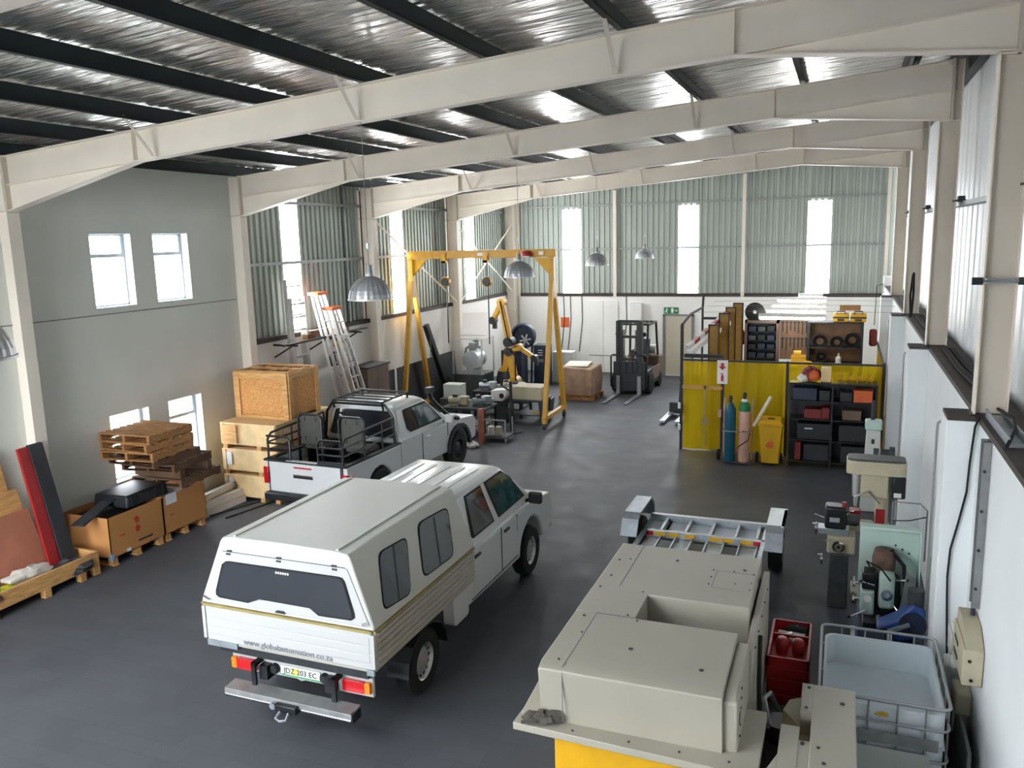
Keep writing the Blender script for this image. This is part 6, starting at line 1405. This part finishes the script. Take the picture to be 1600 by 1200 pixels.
for y in (6.6, 6.9, 7.2, 7.5, 7.8):
    part('screw', MB().cyl((-0.545, y, bmz - 0.16), (-0.532, y, bmz - 0.16), 0.010, n=8), 'dark_steel', mc)
part('machine_cable', MB().tube([(-0.52, 6.9, 1.5), (-0.50, 6.6, 1.25), (-0.47, 6.35, 1.0), (-0.42, 6.2, 0.8), (-0.45, 6.1, 0.5)], 0.018, 6), 'black_rubber', mc, smooth=True)
glove = thing('work_glove', 'crumpled grey work glove lying on the corner of the beige machine table', 'glove', (-2.02, 5.50, 1.222), 0.3)
part('glove_palm', MB().blob((0.03, 0, 0.04), (0.09, 0.065, 0.05), 21, 0.15), 'cloth_grey', glove, smooth=True)
for k in range(4):
    part('glove_finger', MB().tube([(-0.03, -0.045 + 0.03 * k, 0.04), (-0.09, -0.06 + 0.035 * k, 0.05), (-0.14 + 0.02 * (k % 2), -0.05 + 0.03 * k, 0.025)], [0.02, 0.018, 0.013], 7), 'cloth_grey', glove, smooth=True)
part('glove_cuff', MB().tube([(0.09, 0.0, 0.045), (0.16, 0.02, 0.045)], [0.05, 0.06], 10), 'cloth_grey', glove, smooth=True)
# the second, stepped cover to the right of the table
c2 = thing('stepped_cover', 'tall narrow beige stepped cover between the big machine and the white tank', 'machine cover', (0, 0, 0))
part('cover_panel', MB().box(-0.08, 0.235, 5.3, 6.69, 0.0, 1.25), 'machine_beige', c2, bev=0.008)
part('upper_step', MB().box(-0.165, -0.078, 6.26, 6.69, 0.0, 1.25), 'machine_beige', c2, bev=0.006)
part('chamfer_cheek', MB().prism([(-0.165, 6.69), (-0.165, 6.26), (-0.30, 6.45), (-0.26, 6.62)], 'z', 0.4, 1.12), 'machine_cream', c2, bev=0.006)
part('lower_step', MB().box(-0.29, -0.155, 5.3, 6.05, 0.0, 1.24), 'machine_beige', c2, bev=0.006)
part('middle_step', MB().box(-0.156, -0.079, 5.3, 5.88, 0.0, 1.235), 'machine_beige', c2)
part('left_apron', MB().prism([(-0.29, 5.65), (-0.29, 5.3), (-0.395, 5.3)], 'z', 0.9, 1.24), 'machine_beige', c2)
part('recess', MB().box(-0.155, -0.079, 5.88, 6.26, 0.0, 1.05), 'machine_cream', c2)
for x, y, r_ in [(0.14, 6.45, .018), (-0.11, 6.62, .014), (-0.12, 6.31, .013), (-0.13, 5.83, .012), (-0.02, 5.80, .012), (0.02, 5.62, .014), (0.0, 5.5, .012)]:
    part('screw', MB().cyl((x, y, 1.236), (x, y, 1.258), r_, n=8), 'dark_steel', c2)
# red tool trolley
rt_ = thing('red_tool_trolley', 'red steel tool trolley behind the stepped beige cover', 'tool trolley', (-0.33, 8.15, 0))
part('trolley_body', MB().box(-0.19, 0.19, -0.42, 0.42, 0.12, 0.80), 'red_paint', rt_, bev=0.015)
part('tray_wall', MB().box(-0.19, 0.19, 0.40, 0.42, 0.8, 0.9).box(-0.19, 0.19, -0.42, -0.40, 0.8, 0.9).box(0.17, 0.19, -0.42, 0.42, 0.8, 0.9).box(-0.19, -0.17, -0.42, 0.42, 0.8, 0.9), 'red_paint', rt_)
part('tray_divider', MB().box(-0.17, 0.17, 0.12, 0.14, 0.8, 0.88), 'red_paint', rt_)
for z in (0.30, 0.46, 0.62):
    part('drawer', MB().box(-0.17, 0.17, -0.432, -0.42, z - 0.06, z + 0.06), 'red_paint', rt_, bev=0.004)
for x in (-0.14, 0.14):
    for y in (-0.36, 0.36): part('castor', MB().lathe([(0.001, -0.02), (0.055, -0.02), (0.055, 0.02), (0.001, 0.02)], (x, y, 0.055), 'x', 12), 'black_rubber', rt_, smooth=True)
    part('castor_plate', MB().box(x - 0.04, x + 0.04, -0.40, -0.32, 0.10, 0.12), 'dark_steel', rt_)
single('white_folder', MB().box(-0.13, 0.13, -0.03, 0.03, 0, 0.02), 'white_sign', 'white strip of paper in the back tray of the red trolley', 'paper', loc=(-0.33, 8.42, 0.812), rz=-0.1)
single('silver_tools', MB().blob((0, 0, 0.03), (0.1, 0.07, 0.04), 4, 0.2), 'aluminium', 'shiny sockets heaped in the back tray of the red trolley', 'tools', loc=(-0.32, 8.32, 0.802), smooth=True)
single('black_mask', MB().blob((0, 0, 0.035), (0.12, 0.06, 0.05), 14, 0.1), 'black_plastic', 'black cap shaped thing in the back tray of the red trolley', 'cap', loc=(-0.28, 8.50, 0.802), smooth=True)
for k, x in enumerate((-0.40, -0.25)):
    single('red_jar', MB().lathe([(0.001, 0), (0.055, 0), (0.06, 0.03), (0.06, 0.12), (0.04, 0.15), (0.001, 0.155)], (0, 0, 0), 'z', 14), 'red_paint', ['glossy red tin left in the front tray of the red trolley', 'glossy red tin right in the front tray of the red trolley'][k], 'tin', 'red tins in the red trolley', (x, 8.05, 0.802), smooth=True)
dk = thing('dark_motor_unit', 'black motor unit with hoses between the beige machine and the red trolley', 'motor', (-0.36, 7.05, 0))
part('unit_body', MB().box(-0.14, 0.16, -0.35, 0.35, 0, 0.62), 'black_plastic', dk, bev=0.03)
part('unit_fan', MB().cyl((0.02, -0.2, 0.62), (0.02, -0.2, 0.78), 0.13, n=16), 'black_paint', dk, smooth=True)
part('unit_hose', MB().tube([(0.0, 0.2, 0.6), (-0.08, 0.1, 0.85), (-0.12, -0.1, 0.9), (-0.05, -0.3, 0.75)], 0.022, 6), 'wire_grey', dk, smooth=True)
# cut IBC tank
ib = thing('caged_tank', 'white plastic tank with cut open top in a steel tube cage', 'tank', (0.46, 7.58, 0))
a, c = 0.47, 0.62
m = MB()
def ring(x, y, z, r=0.09):
    return [(u, v, z) for u, v in rrect(-x, x, -y, y, 0, 5, ru=r, rv=r)]
m.loft([ring(a, c, 0.16), ring(a, c, 1.0)], cap=False)
k0 = len(m.v); m.loft([ring(a - 0.022, c - 0.022, 0.20), ring(a - 0.022, c - 0.022, 1.0)], cap=False)
nr = len(ring(a, c, 0))
m.f += [(nr + i, nr + (i + 1) % nr, k0 + nr + (i + 1) % nr, k0 + nr + i) for i in range(nr)]
m.f.append(tuple(k0 + i for i in range(nr)))
part('tank_shell', m, 'poly_white', ib, smooth=True)
part('tank_bands', MB().box(-a - 0.003, a + 0.003, -c - 0.003, c + 0.003, 0.70, 0.715), 'poly_white', ib)
part('tank_floor', MB().box(-a + 0.03, a - 0.03, -c + 0.03, c - 0.03, 0.16, 0.20), 'poly_white', ib)
A_, C_ = 0.50, 0.65
for z, r_ in ((1.07, 0.014), (0.88, 0.011), (0.60, 0.011), (0.32, 0.011)):
    part('cage_hoop', MB().tube([(u, v, z) for u, v in rrect(-A_, A_, -C_, C_, 0, 4, ru=0.07, rv=0.07)], r_, 6, True), 'wire_grey', ib, smooth=True)
for x in (-0.32, -0.11, 0.11, 0.32):
    for y in (-C_, C_): part('cage_bar', MB().tube([(x, y, 0.14), (x, y, 1.07)], 0.010, 6), 'wire_grey', ib)
for y in (-0.5, -0.25, 0.0, 0.25, 0.5):
    for x in (-A_, A_): part('cage_bar', MB().tube([(x, y, 0.14), (x, y, 1.07)], 0.010, 6), 'wire_grey', ib)
part('label_plate', MB().box(-0.30, 0.36, -C_ - 0.018, -C_ - 0.012, 0.25, 0.66), 'poly_panel', ib)
part('plate_strip', MB().box(-0.36, 0.42, -C_ - 0.02, -C_ - 0.012, 0.70, 0.80), 'galv_dull', ib)
part('yellow_stain', MB().blob((0.0, -c - 0.003, 0.93), (0.05, 0.002, 0.025), 3, 0.2), 'stain_yellow', ib)
part('pallet_deck', MB().box(-0.5, 0.5, -0.65, 0.65, 0.10, 0.14), 'galv', ib)
for x in (-0.44, 0.0, 0.44):
    part('pallet_skid', MB().box(x - 0.05, x + 0.05, -0.62, 0.62, 0.0, 0.10), 'galv_dull', ib)

# ---------------------------------------------------------------- machine tools along the right wall
dp = thing('drill_press', 'cream pillar drill with long belt guard and black motor', 'drill press', (0.56, 11.6, 0))
part('foot', MB().box(-0.28, 0.22, -0.22, 0.22, 0, 0.10), 'machine_cream', dp, bev=0.015)
part('pillar', MB().cyl((0.05, 0, 0.10), (0.05, 0, 1.45), 0.085, n=18), 'machine_cream', dp, smooth=True)
part('head', MB().prism([(-0.22, 1.40), (0.12, 1.40), (0.12, 1.72), (-0.22, 1.72)], 'y', -0.12, 0.12), 'machine_cream', dp, bev=0.02)
part('belt_guard', MB().prism(rrect(-0.40, 0.32, -0.17, 0.17, 0.2, 5), 'z', 1.72, 1.90), 'machine_cream', dp, bev=0.02)
part('guard_lid', MB().prism(rrect(-0.39, 0.31, -0.16, 0.16, 0.2, 5), 'z', 1.90, 1.925), 'machine_dark', dp, bev=0.008)
part('motor', MB().box(0.16, 0.32, -0.14, 0.14, 1.42, 1.71), 'black_paint', dp, bev=0.02)
part('motor_plate', MB().box(0.18, 0.27, -0.146, -0.14, 1.44, 1.50), 'white_sign', dp)
part('spindle', MB().cyl((-0.27, 0, 1.72), (-0.27, 0, 1.38), 0.06, 0.045, 14).cyl((-0.27, 0, 1.38), (-0.27, 0, 1.24), 0.03, 0.02, 12), 'aluminium', dp, smooth=True)
part('feed_lever', MB().tube([(-0.12, -0.14, 1.50), (-0.3, -0.2, 1.42)], 0.01, 6), 'chrome', dp); part('feed_lever', MB().tube([(-0.12, -0.14, 1.50), (0.02, -0.2, 1.36)], 0.01, 6), 'chrome', dp)
part('red_guard', MB().box(-0.34, -0.20, -0.10, 0.08, 1.05, 1.20), 'red_paint', dp, bev=0.02)
part('work_table', MB().box(-0.45, -0.05, -0.2, 0.2, 0.95, 1.0), 'machine_cream', dp, bev=0.01)
part('table_bracket', MB().box(-0.06, 0.16, -0.1, 0.1, 0.85, 1.02), 'machine_cream', dp, bev=0.01)
part('vice', MB().box(-0.40, -0.24, -0.12, 0.12, 1.0, 1.05).box(-0.40, -0.36, -0.1, 0.1, 1.05, 1.13).box(-0.28, -0.24, -0.1, 0.1, 1.05, 1.13), 'machine_dark', dp)
part('red_panel', MB().box(-0.02, 0.09, -0.098, -0.088, 1.05, 1.25), 'red_paint', dp)
# bench grinder / small mill further left
ml = thing('milling_machine', 'dark small milling machine with handwheels at the left of the pillar drill', 'milling machine', (0.10, 11.2, 0))
part('base', MB().box(-0.11, 0.13, -0.15, 0.15, 0, 0.75), 'machine_dark', ml, bev=0.02)
part('knee', MB().box(-0.14, 0.20, -0.16, 0.16, 0.75, 0.98), 'machine_cream', ml, bev=0.02)
part('slide', MB().box(-0.26, 0.12, -0.1, 0.1, 0.98, 1.06), 'galv', ml, bev=0.006)
part('head_block', MB().box(-0.18, 0.08, -0.12, 0.12, 1.06, 1.36), 'black_paint', ml, bev=0.03)
for p, ax in (((-0.28, 0, 1.02), 'x'), ((0.0, -0.2, 0.86), 'y'), ((-0.2, 0, 0.6), 'x')):
    part('handwheel', MB().lathe([(0.05, -0.01), (0.075, -0.012), (0.075, 0.012), (0.05, 0.01), (0.05, -0.01)], p, ax, 16).lathe([(0.001, -0.02), (0.02, -0.02), (0.02, 0.02), (0.001, 0.02)], p, ax, 10), 'chrome', ml, smooth=True)
    part('crank_grip', MB().cyl(Vector(p) + Vector((-0.05 if ax == 'x' else 0.06, 0 if ax == 'x' else -0.05, 0.06)), Vector(p) + Vector((0, 0, 0.06)), 0.010, n=8), 'white_sign', ml)
for k, (p, q) in enumerate([((-0.18, -0.1, 1.20), (-0.30, -0.16, 1.26)), ((0.08, -0.1, 1.30), (0.16, -0.2, 1.36)), ((-0.1, -0.16, 0.92), (-0.18, -0.28, 0.96))]):
    part('lever', MB().tube([p, q], 0.010, 6), 'chrome', ml)
part('name_plate', MB().box(-0.12, 0.0, -0.126, -0.12, 1.16, 1.22), 'aluminium', ml)
part('side_motor', MB().cyl((0.10, 0, 1.18), (0.24, 0, 1.18), 0.07, n=12), 'machine_dark', ml, smooth=True)
part('oil_cup', MB().cyl((0.05, -0.05, 1.36), (0.05, -0.05, 1.42), 0.03, n=10), 'red_paint', ml)
ag = single('acrylic_panel', MB().box(-0.17, 0.17, -0.008, 0.008, 0, 0.72), 'clear_guard', 'clear plastic panel standing behind the mint machine by the wall', 'panel', loc=(0.90, 11.0, 0.78))
pd = thing('panel_stand', 'grey stand holding the clear plastic panel by the wall', 'stand', (0.90, 11.02, 0))
part('stand_post', MB().box(-0.02, 0.02, 0.0, 0.04, 0, 0.8), 'wire_grey', pd); part('stand_frame', MB().tube([(-0.19, 0, 0.78), (-0.19, 0, 1.52), (0.12, 0, 1.52), (0.20, 0, 1.44), (0.20, 0, 0.78)], 0.012, 6), 'wire_grey', pd); part('stand_foot', MB().box(-0.16, 0.16, -0.12, 0.16, 0, 0.03), 'wire_grey', pd)
part('stand_wire', MB().tube([(-0.19, -0.02, 1.28), (0.0, -0.03, 1.30), (0.19, -0.02, 1.36)], 0.008, 5), 'dark_steel', pd)
# mint machine
mm = thing('mint_lathe', 'mint green lathe with tall splash guard and dark chuck facing the camera', 'lathe', (0.62, 9.75, 0))
part('splash_guard', MB().prism([(-0.31, 0.62), (0.20, 0.62), (0.30, 0.72), (0.30, 1.60), (-0.31, 1.62)], 'y', 0.02, 0.05), 'mint', mm, bev=0.008)
part('guard_top', MB().box(-0.31, 0.30, -0.10, 0.05, 1.60, 1.625), 'mint', mm, bev=0.006)
part('guard_cheek', MB().prism([(0.04, 0.62), (-0.28, 0.62), (-0.12, 1.60), (0.04, 1.60)], 'x', 0.29, 0.305), 'mint', mm)
part('cabinet', MB().box(-0.30, 0.28, -0.45, 0.15, 0, 0.60), 'blue_paint', mm, bev=0.015)
part('bed', MB().box(-0.26, 0.24, -0.55, 0.0, 0.60, 0.70), 'machine_dark', mm, bev=0.01)
part('headstock', MB().box(-0.18, 0.12, -0.22, 0.02, 0.70, 1.08), 'machine_dark', mm, bev=0.04)
part('motor_cap', MB().lathe([(0.001, 0.10), (0.10, 0.09), (0.12, 0.0), (0.12, -0.12), (0.11, -0.14), (0.001, -0.14)], (-0.06, -0.12, 1.30), 'z', 18), 'cloth_brown', mm, smooth=True)
part('tool_head', MB().box(-0.11, 0.05, -0.40, -0.22, 0.80, 1.20), 'mint', mm, bev=0.04)
part('head_ring', MB().lathe([(0.03, 0.02), (0.06, 0.015), (0.06, -0.02), (0.03, -0.02)], (-0.03, -0.41, 0.98), 'y', 16), 'chrome', mm, smooth=True)
part('side_slide', MB().box(-0.29, -0.15, -0.42, -0.20, 0.72, 1.0), 'mint', mm, bev=0.02)
part('drive_box', MB().box(-0.28, -0.14, -0.38, -0.18, 1.0, 1.20), 'black_paint', mm, bev=0.02)
for z in (0.86, 1.04):
    part('handwheel', MB().lathe([(0.045, -0.012), (0.065, -0.012), (0.065, 0.012), (0.045, 0.012), (0.045, -0.012)], (-0.36, -0.3, z), 'x', 16).cyl((-0.36, -0.3, z), (-0.29, -0.3, z), 0.016, n=8), 'chrome', mm, smooth=True)
part('coolant_hose', MB().tube([(0.0, -0.15, 1.40), (0.14, -0.2, 1.25), (0.16, -0.25, 1.0), (0.1, -0.28, 0.75), (0.05, -0.3, 0.7)], 0.022, 7), 'black_rubber', mm, smooth=True)
part('spindle_nose', MB().cyl((-0.03, -0.31, 0.80), (-0.03, -0.31, 0.66), 0.06, 0.035, 14), 'dark_steel', mm, smooth=True)
part('chip_shield', MB().prism([(0.10, 0.70), (0.24, 0.70), (0.25, 1.15), (0.16, 1.22)], 'y', -0.30, -0.28), 'grey_mid', mm)
for k, (p, q) in enumerate([((-0.16, -0.42, 1.08), (-0.30, -0.55, 1.16)), ((0.02, -0.42, 0.90), (0.10, -0.58, 0.86)), ((-0.22, -0.44, 0.80), (-0.40, -0.55, 0.74)), ((0.06, -0.36, 1.14), (0.16, -0.48, 1.20))]):
    part('lever', MB().tube([p, q], 0.009, 6), 'chrome', mm); part('lever_knob', MB().blob(q, (0.02, 0.02, 0.02), k, 0.0, 8, 6), 'black_plastic', mm, smooth=True)
for k in range(3):
    part('splash_bolt', MB().cyl((0.06 + 0.07 * k, 0.01, 1.40 - 0.04 * k), (0.06 + 0.07 * k, 0.025, 1.40 - 0.04 * k), 0.012, n=8), 'machine_dark', mm)
part('drip_tray', MB().box(-0.30, 0.28, -0.60, -0.10, 0.60, 0.62), 'machine_dark', mm)
part('tail_rod', MB().tube([(-0.10, -0.46, 0.74), (-0.10, -0.62, 0.74)], 0.03, 8), 'galv', mm, smooth=True)
part('oil_hose', MB().tube([(-0.2, -0.2, 1.2), (-0.24, -0.3, 1.3), (-0.10, -0.42, 1.28), (0.0, -0.43, 1.15)], 0.010, 6), 'black_rubber', mm, smooth=True)
part('dial', MB().cyl((-0.22, -0.43, 0.92), (-0.22, -0.41, 0.92), 0.04, n=14), 'white_sign', mm)
for k in range(3):
    single('white_tube', MB().tube([(0, 0, 0), (0.02 * k, 0.05, 1.25 - 0.1 * k)], 0.014, 6), 'white_plastic', ['first pale tube leaning at the wall right of the mint lathe', 'second pale tube leaning at the wall right of the mint lathe', 'third and shortest pale tube right of the mint lathe'][k], 'tube', 'pale tubes by the mint lathe', (1.06 + 0.045 * k, 9.9, 0))
# blue machine near the wall, bandsaw
bs = thing('blue_bandsaw', 'dark blue metal bandsaw close to the wall in front of the mint lathe', 'bandsaw', (0.72, 9.0, 0))
part('saw_base', MB().box(-0.22, 0.22, -0.25, 0.25, 0, 0.55), 'navy', bs, bev=0.02)
part('saw_bow', MB().prism([(-0.20, 0.60), (0.20, 0.72), (0.22, 1.02), (0.10, 1.10), (-0.05, 0.92), (-0.24, 0.80)], 'y', -0.10, 0.12), 'blue_paint', bs, bev=0.03)
part('blade_wheel', MB().cyl((0.10, -0.12, 0.88), (0.10, -0.10, 0.88), 0.13, n=18), 'navy', bs, smooth=True); part('blade_wheel', MB().cyl((-0.16, -0.12, 0.72), (-0.16, -0.10, 0.72), 0.09, n=18), 'navy', bs, smooth=True)
part('blade_guide', MB().cbox((-0.03, -0.14, 0.84), (0.22, 0.03, 0.04), 0, 0, -0.5), 'galv', bs)
part('saw_motor', MB().cyl((0.12, 0.0, 1.02), (0.12, 0.0, 1.22), 0.08, n=14), 'machine_dark', bs, smooth=True)
part('saw_vice', MB().box(-0.22, 0.1, -0.24, -0.1, 0.55, 0.62), 'galv_dull', bs)
gd = thing('bench_grinder', 'dark bench grinder with silver wheel on a stand behind the white tank', 'grinder', (0.42, 8.62, 0))
part('stand', MB().box(-0.12, 0.12, -0.12, 0.12, 0, 0.70), 'machine_dark', gd, bev=0.02)
part('grinder_motor', MB().cyl((-0.12, 0, 0.80), (0.12, 0, 0.80), 0.09, n=16), 'navy', gd, smooth=True)
for s in (-1, 1): part('grinding_wheel', MB().lathe([(0.001, -0.02), (0.10, -0.02), (0.10, 0.02), (0.001, 0.02)], (s * 0.17, 0, 0.80), 'x', 18), 'aluminium', gd, smooth=True)
part('tool_rest', MB().box(-0.2, 0.2, -0.14, -0.1, 0.74, 0.76), 'chrome', gd)
# grey pedestal grinder near the pillar
pg_ = thing('pedestal_grinder', 'pale grey pedestal grinder with green head behind the pillar drill', 'grinder', (0.62, 15.4, 0))
part('pedestal', MB().loft([[(-0.16, -0.16, 0), (0.16, -0.16, 0), (0.16, 0.16, 0), (-0.16, 0.16, 0)], [(-0.11, -0.11, 1.45), (0.11, -0.11, 1.45), (0.11, 0.11, 1.45), (-0.11, 0.11, 1.45)]]), 'grey_box', pg_, bev=0.02)
part('head', MB().box(-0.14, 0.13, -0.13, 0.13, 1.45, 1.62), 'mint', pg_, bev=0.03)
part('switch', MB().box(-0.03, 0.02, -0.13, -0.11, 1.22, 1.30), 'black_plastic', pg_)
part('arm', MB().cyl((-0.02, 0, 1.62), (-0.02, 0, 1.95), 0.035, n=10), 'dark_steel', pg_)
for s in (-1, 1): part('wheel_guard', MB().lathe([(0.001, -0.04), (0.12, -0.04), (0.12, 0.04), (0.001, 0.04)], (0.18 + s * 0.13, -0.05, 1.05), 'x', 16), 'machine_dark', pg_, smooth=True)
part('wheel_motor', MB().cyl((0.06, -0.05, 1.05), (0.30, -0.05, 1.05), 0.07, n=12), 'machine_dark', pg_, smooth=True)

# ---------------------------------------------------------------- fittings on the right wall
tk = thing('cable_tray', 'slotted grey cable tray running down the white right wall', 'cable tray', (1.215, 7.83, 0))
part('tray_back', MB().box(-0.012, 0.012, -0.07, 0.07, 1.62, 3.10), 'galv_dull', tk)
for s in (-1, 1): part('tray_lip', MB().box(-0.05, 0.012, s * 0.07 - 0.004, s * 0.07 + 0.004, 1.62, 3.10), 'galv_dull', tk)
for k in range(12):
    part('tray_rung', MB().box(-0.016, -0.012, -0.05, 0.05, 1.72 + 0.115 * k, 1.75 + 0.115 * k), 'machine_dark', tk)
for k in range(4):
    part('tray_bolt', MB().cyl((-0.03, -0.085, 1.8 + 0.35 * k), (-0.03, -0.07, 1.8 + 0.35 * k), 0.014, n=8), 'dark_steel', tk)
part('tray_cables', MB().tube([(-0.03, -0.03, 3.1), (-0.03, -0.03, 1.5)], 0.02, 6), 'navy', tk)
eb = thing('isolator_box', 'long cream electrical box at the foot of the cable tray', 'electrical box', (1.14, 7.55, 0))
part('box_body', MB().box(-0.07, 0.085, -0.20, 0.42, 1.10, 1.42), 'machine_cream', eb, bev=0.008)
part('box_top', MB().prism([(-0.20, 1.42), (0.42, 1.42), (0.40, 1.54), (0.05, 1.54)], 'x', -0.05, 0.085), 'machine_cream', eb, bev=0.006)
part('box_slot', MB().box(-0.076, -0.07, 0.10, 0.30, 1.30, 1.33), 'black_paint', eb); part('box_slot', MB().box(-0.076, -0.07, 0.10, 0.32, 1.17, 1.20), 'black_paint', eb)
part('box_screw', MB().cyl((-0.02, -0.206, 1.32), (-0.02, -0.2, 1.32), 0.015, n=8), 'black_paint', eb); part('box_screw', MB().cyl((0.0, -0.206, 1.15), (0.0, -0.2, 1.15), 0.015, n=8), 'black_paint', eb)
sb = thing('socket_box', 'white socket box with round switch left of the cream electrical box', 'socket', (1.16, 8.22, 0))
part('box_body', MB().box(-0.07, 0.065, -0.12, 0.12, 0.86, 1.22), 'white_plastic', sb, bev=0.015)
part('box_lid', MB().box(-0.09, -0.07, -0.10, 0.10, 0.98, 1.20), 'grey_box', sb, bev=0.006)
part('rotary_switch', MB().lathe([(0.001, -0.05), (0.07, -0.05), (0.085, -0.02), (0.085, 0.03), (0.001, 0.03)], (-0.08, -0.02, 0.86), 'x', 18), 'grey_box', sb, smooth=True)
part('switch_slot', MB().box(-0.135, -0.128, -0.05, 0.02, 0.84, 0.88), 'black_paint', sb)
pb = thing('lower_box', 'cream box with red handle below the socket box', 'electrical box', (1.15, 7.9, 0))
part('box_body', MB().box(-0.06, 0.075, -0.16, 0.14, 0.60, 0.80), 'machine_cream', pb, bev=0.02); part('red_handle', MB().box(-0.12, -0.06, 0.02, 0.14, 0.56, 0.68), 'red_paint', pb, bev=0.015)
single('leaning_panel', MB().box(-0.015, 0.015, -0.42, 0.42, 0, 0.62), 'grey_mid', 'grey steel panel leaning at the wall below the electrical boxes', 'panel', loc=(1.14, 7.55, 0), bev=0.006)
single('red_board', MB().box(-0.012, 0.012, -0.1, 0.1, 0, 0.5), 'carpet_red', 'dark red board edge beside the leaning grey panel', 'board', loc=(1.10, 8.12, 0))
single('hanging_cable', MB().tube([(1.22, 8.46, 3.17), (1.19, 8.46, 3.08), (1.17, 8.47, 2.75), (1.16, 8.47, 2.45), (1.11, 8.47, 2.15), (1.06, 8.47, 1.88), (1.05, 8.47, 1.6), (1.07, 8.47, 1.2), (1.10, 8.47, 0.7)], 0.010, 6), 'black_rubber', 'loose black cable hanging down the nearest white pier', 'cable', smooth=True)
for k, y in enumerate(FR[1:4]):
    single('steel_conduit', MB().tube([(1.21, y + 0.32, 3.02), (1.0, y + 0.32, 3.02), (0.94, y + 0.28, 2.98), (0.935, y + 0.26, 2.9), (0.935, y + 0.245, 0.3)], 0.012, 6), 'wire_grey', ['grey conduit bent down the nearest pier', 'grey conduit bent down the second pier', 'grey conduit bent down the third pier'][k], 'conduit', 'conduits on the right wall piers', smooth=True)
lm = thing('ledge_luminaire', 'galvanised trough lying on the dark ledge by the nearest column', 'trough', (1.36, 8.0, 3.158))
part('trough', MB().box(-0.08, 0.06, -0.62, 0.55, 0, 0.02).box(-0.08, -0.07, -0.62, 0.55, 0.02, 0.08).box(0.05, 0.06, -0.62, 0.55, 0.02, 0.08), 'galv', lm)
part('trough_cable', MB().tube([(-0.12, -0.75, 0.02), (0.0, -0.4, 0.1), (0.05, 0.0, 0.11), (0.0, 0.45, 0.10)], 0.015, 6), 'black_rubber', lm, smooth=True)
for k, y in enumerate(FR[1:4]):
    m = MB()
    for q in range(5): m.tube([(1.36 + 0.03 * q, y + 0.35, 3.18 + 0.025 * (q % 2)), (1.38 + 0.03 * q, y + 1.4, 3.20), (1.36 + 0.03 * q, y + 2.6, 3.18 + 0.02 * (q % 2)), (1.38 + 0.03 * q, y + 4.4, 3.19)], 0.018, 5)
    single('ledge_cables', m, 'black_rubber', ['black cable bundle lying on the ledge past the nearest column', 'black cable bundle on the ledge past the second column', 'black cable bundle on the ledge past the third column'][k], 'cables', 'cable bundles on the right ledge', smooth=True)
m = MB().tube([(1.25, 17.6, 3.2), (1.22, 17.5, 3.6), (1.24, 17.4, 4.0), (1.24, 17.2, 4.05), (1.24, 17.05, 3.7), (1.22, 17.0, 3.3)], 0.022, 6)
single('cable_loop', m, 'black_rubber', 'loop of black cable standing up from the ledge by the third column', 'cable', smooth=True)
rc = thing('column_clamp', 'galvanised bar with dark end clamps across the nearest column', 'clamp', (1.33, 8.55, 4.40))
part('clamp_bar', MB().tube([(-0.22, 0, 0.0), (0.20, 0, 0)], 0.014, 6), 'galv', rc); part('clamp_end', MB().cyl((-0.24, 0, 0), (-0.15, 0, 0), 0.035, n=10), 'dark_steel', rc); part('clamp_end', MB().cyl((0.13, 0, 0), (0.20, 0, 0), 0.035, n=10), 'dark_steel', rc)
part('clamp_bolt', MB().box(-0.12, 0.12, 0.0, 0.09, -0.02, 0.02), 'galv', rc)
jb = thing('junction_box', 'white box with black cable on the far end of the right ledge', 'box', (1.3, 27.9, 3.158))
part('box_body', MB().box(-0.12, 0.12, -0.3, 0.3, 0, 0.28), 'white_plastic', jb, bev=0.01); part('box_cable', MB().tube([(-0.12, -0.2, 0.05), (-0.3, -0.2, 0.0), (-0.32, -0.2, -1.2)], 0.012, 5), 'black_rubber', jb)
sw2 = thing('wall_switch', 'grey switch box on the right wall behind the welding bay', 'switch', (1.215, 20.2, 1.85))
part('switch_body', MB().box(-0.05, 0.015, -0.12, 0.12, -0.16, 0.16), 'grey_mid', sw2, bev=0.01); part('switch_knob', MB().cyl((-0.08, 0, 0), (-0.05, 0, 0), 0.04, n=12), 'black_plastic', sw2)
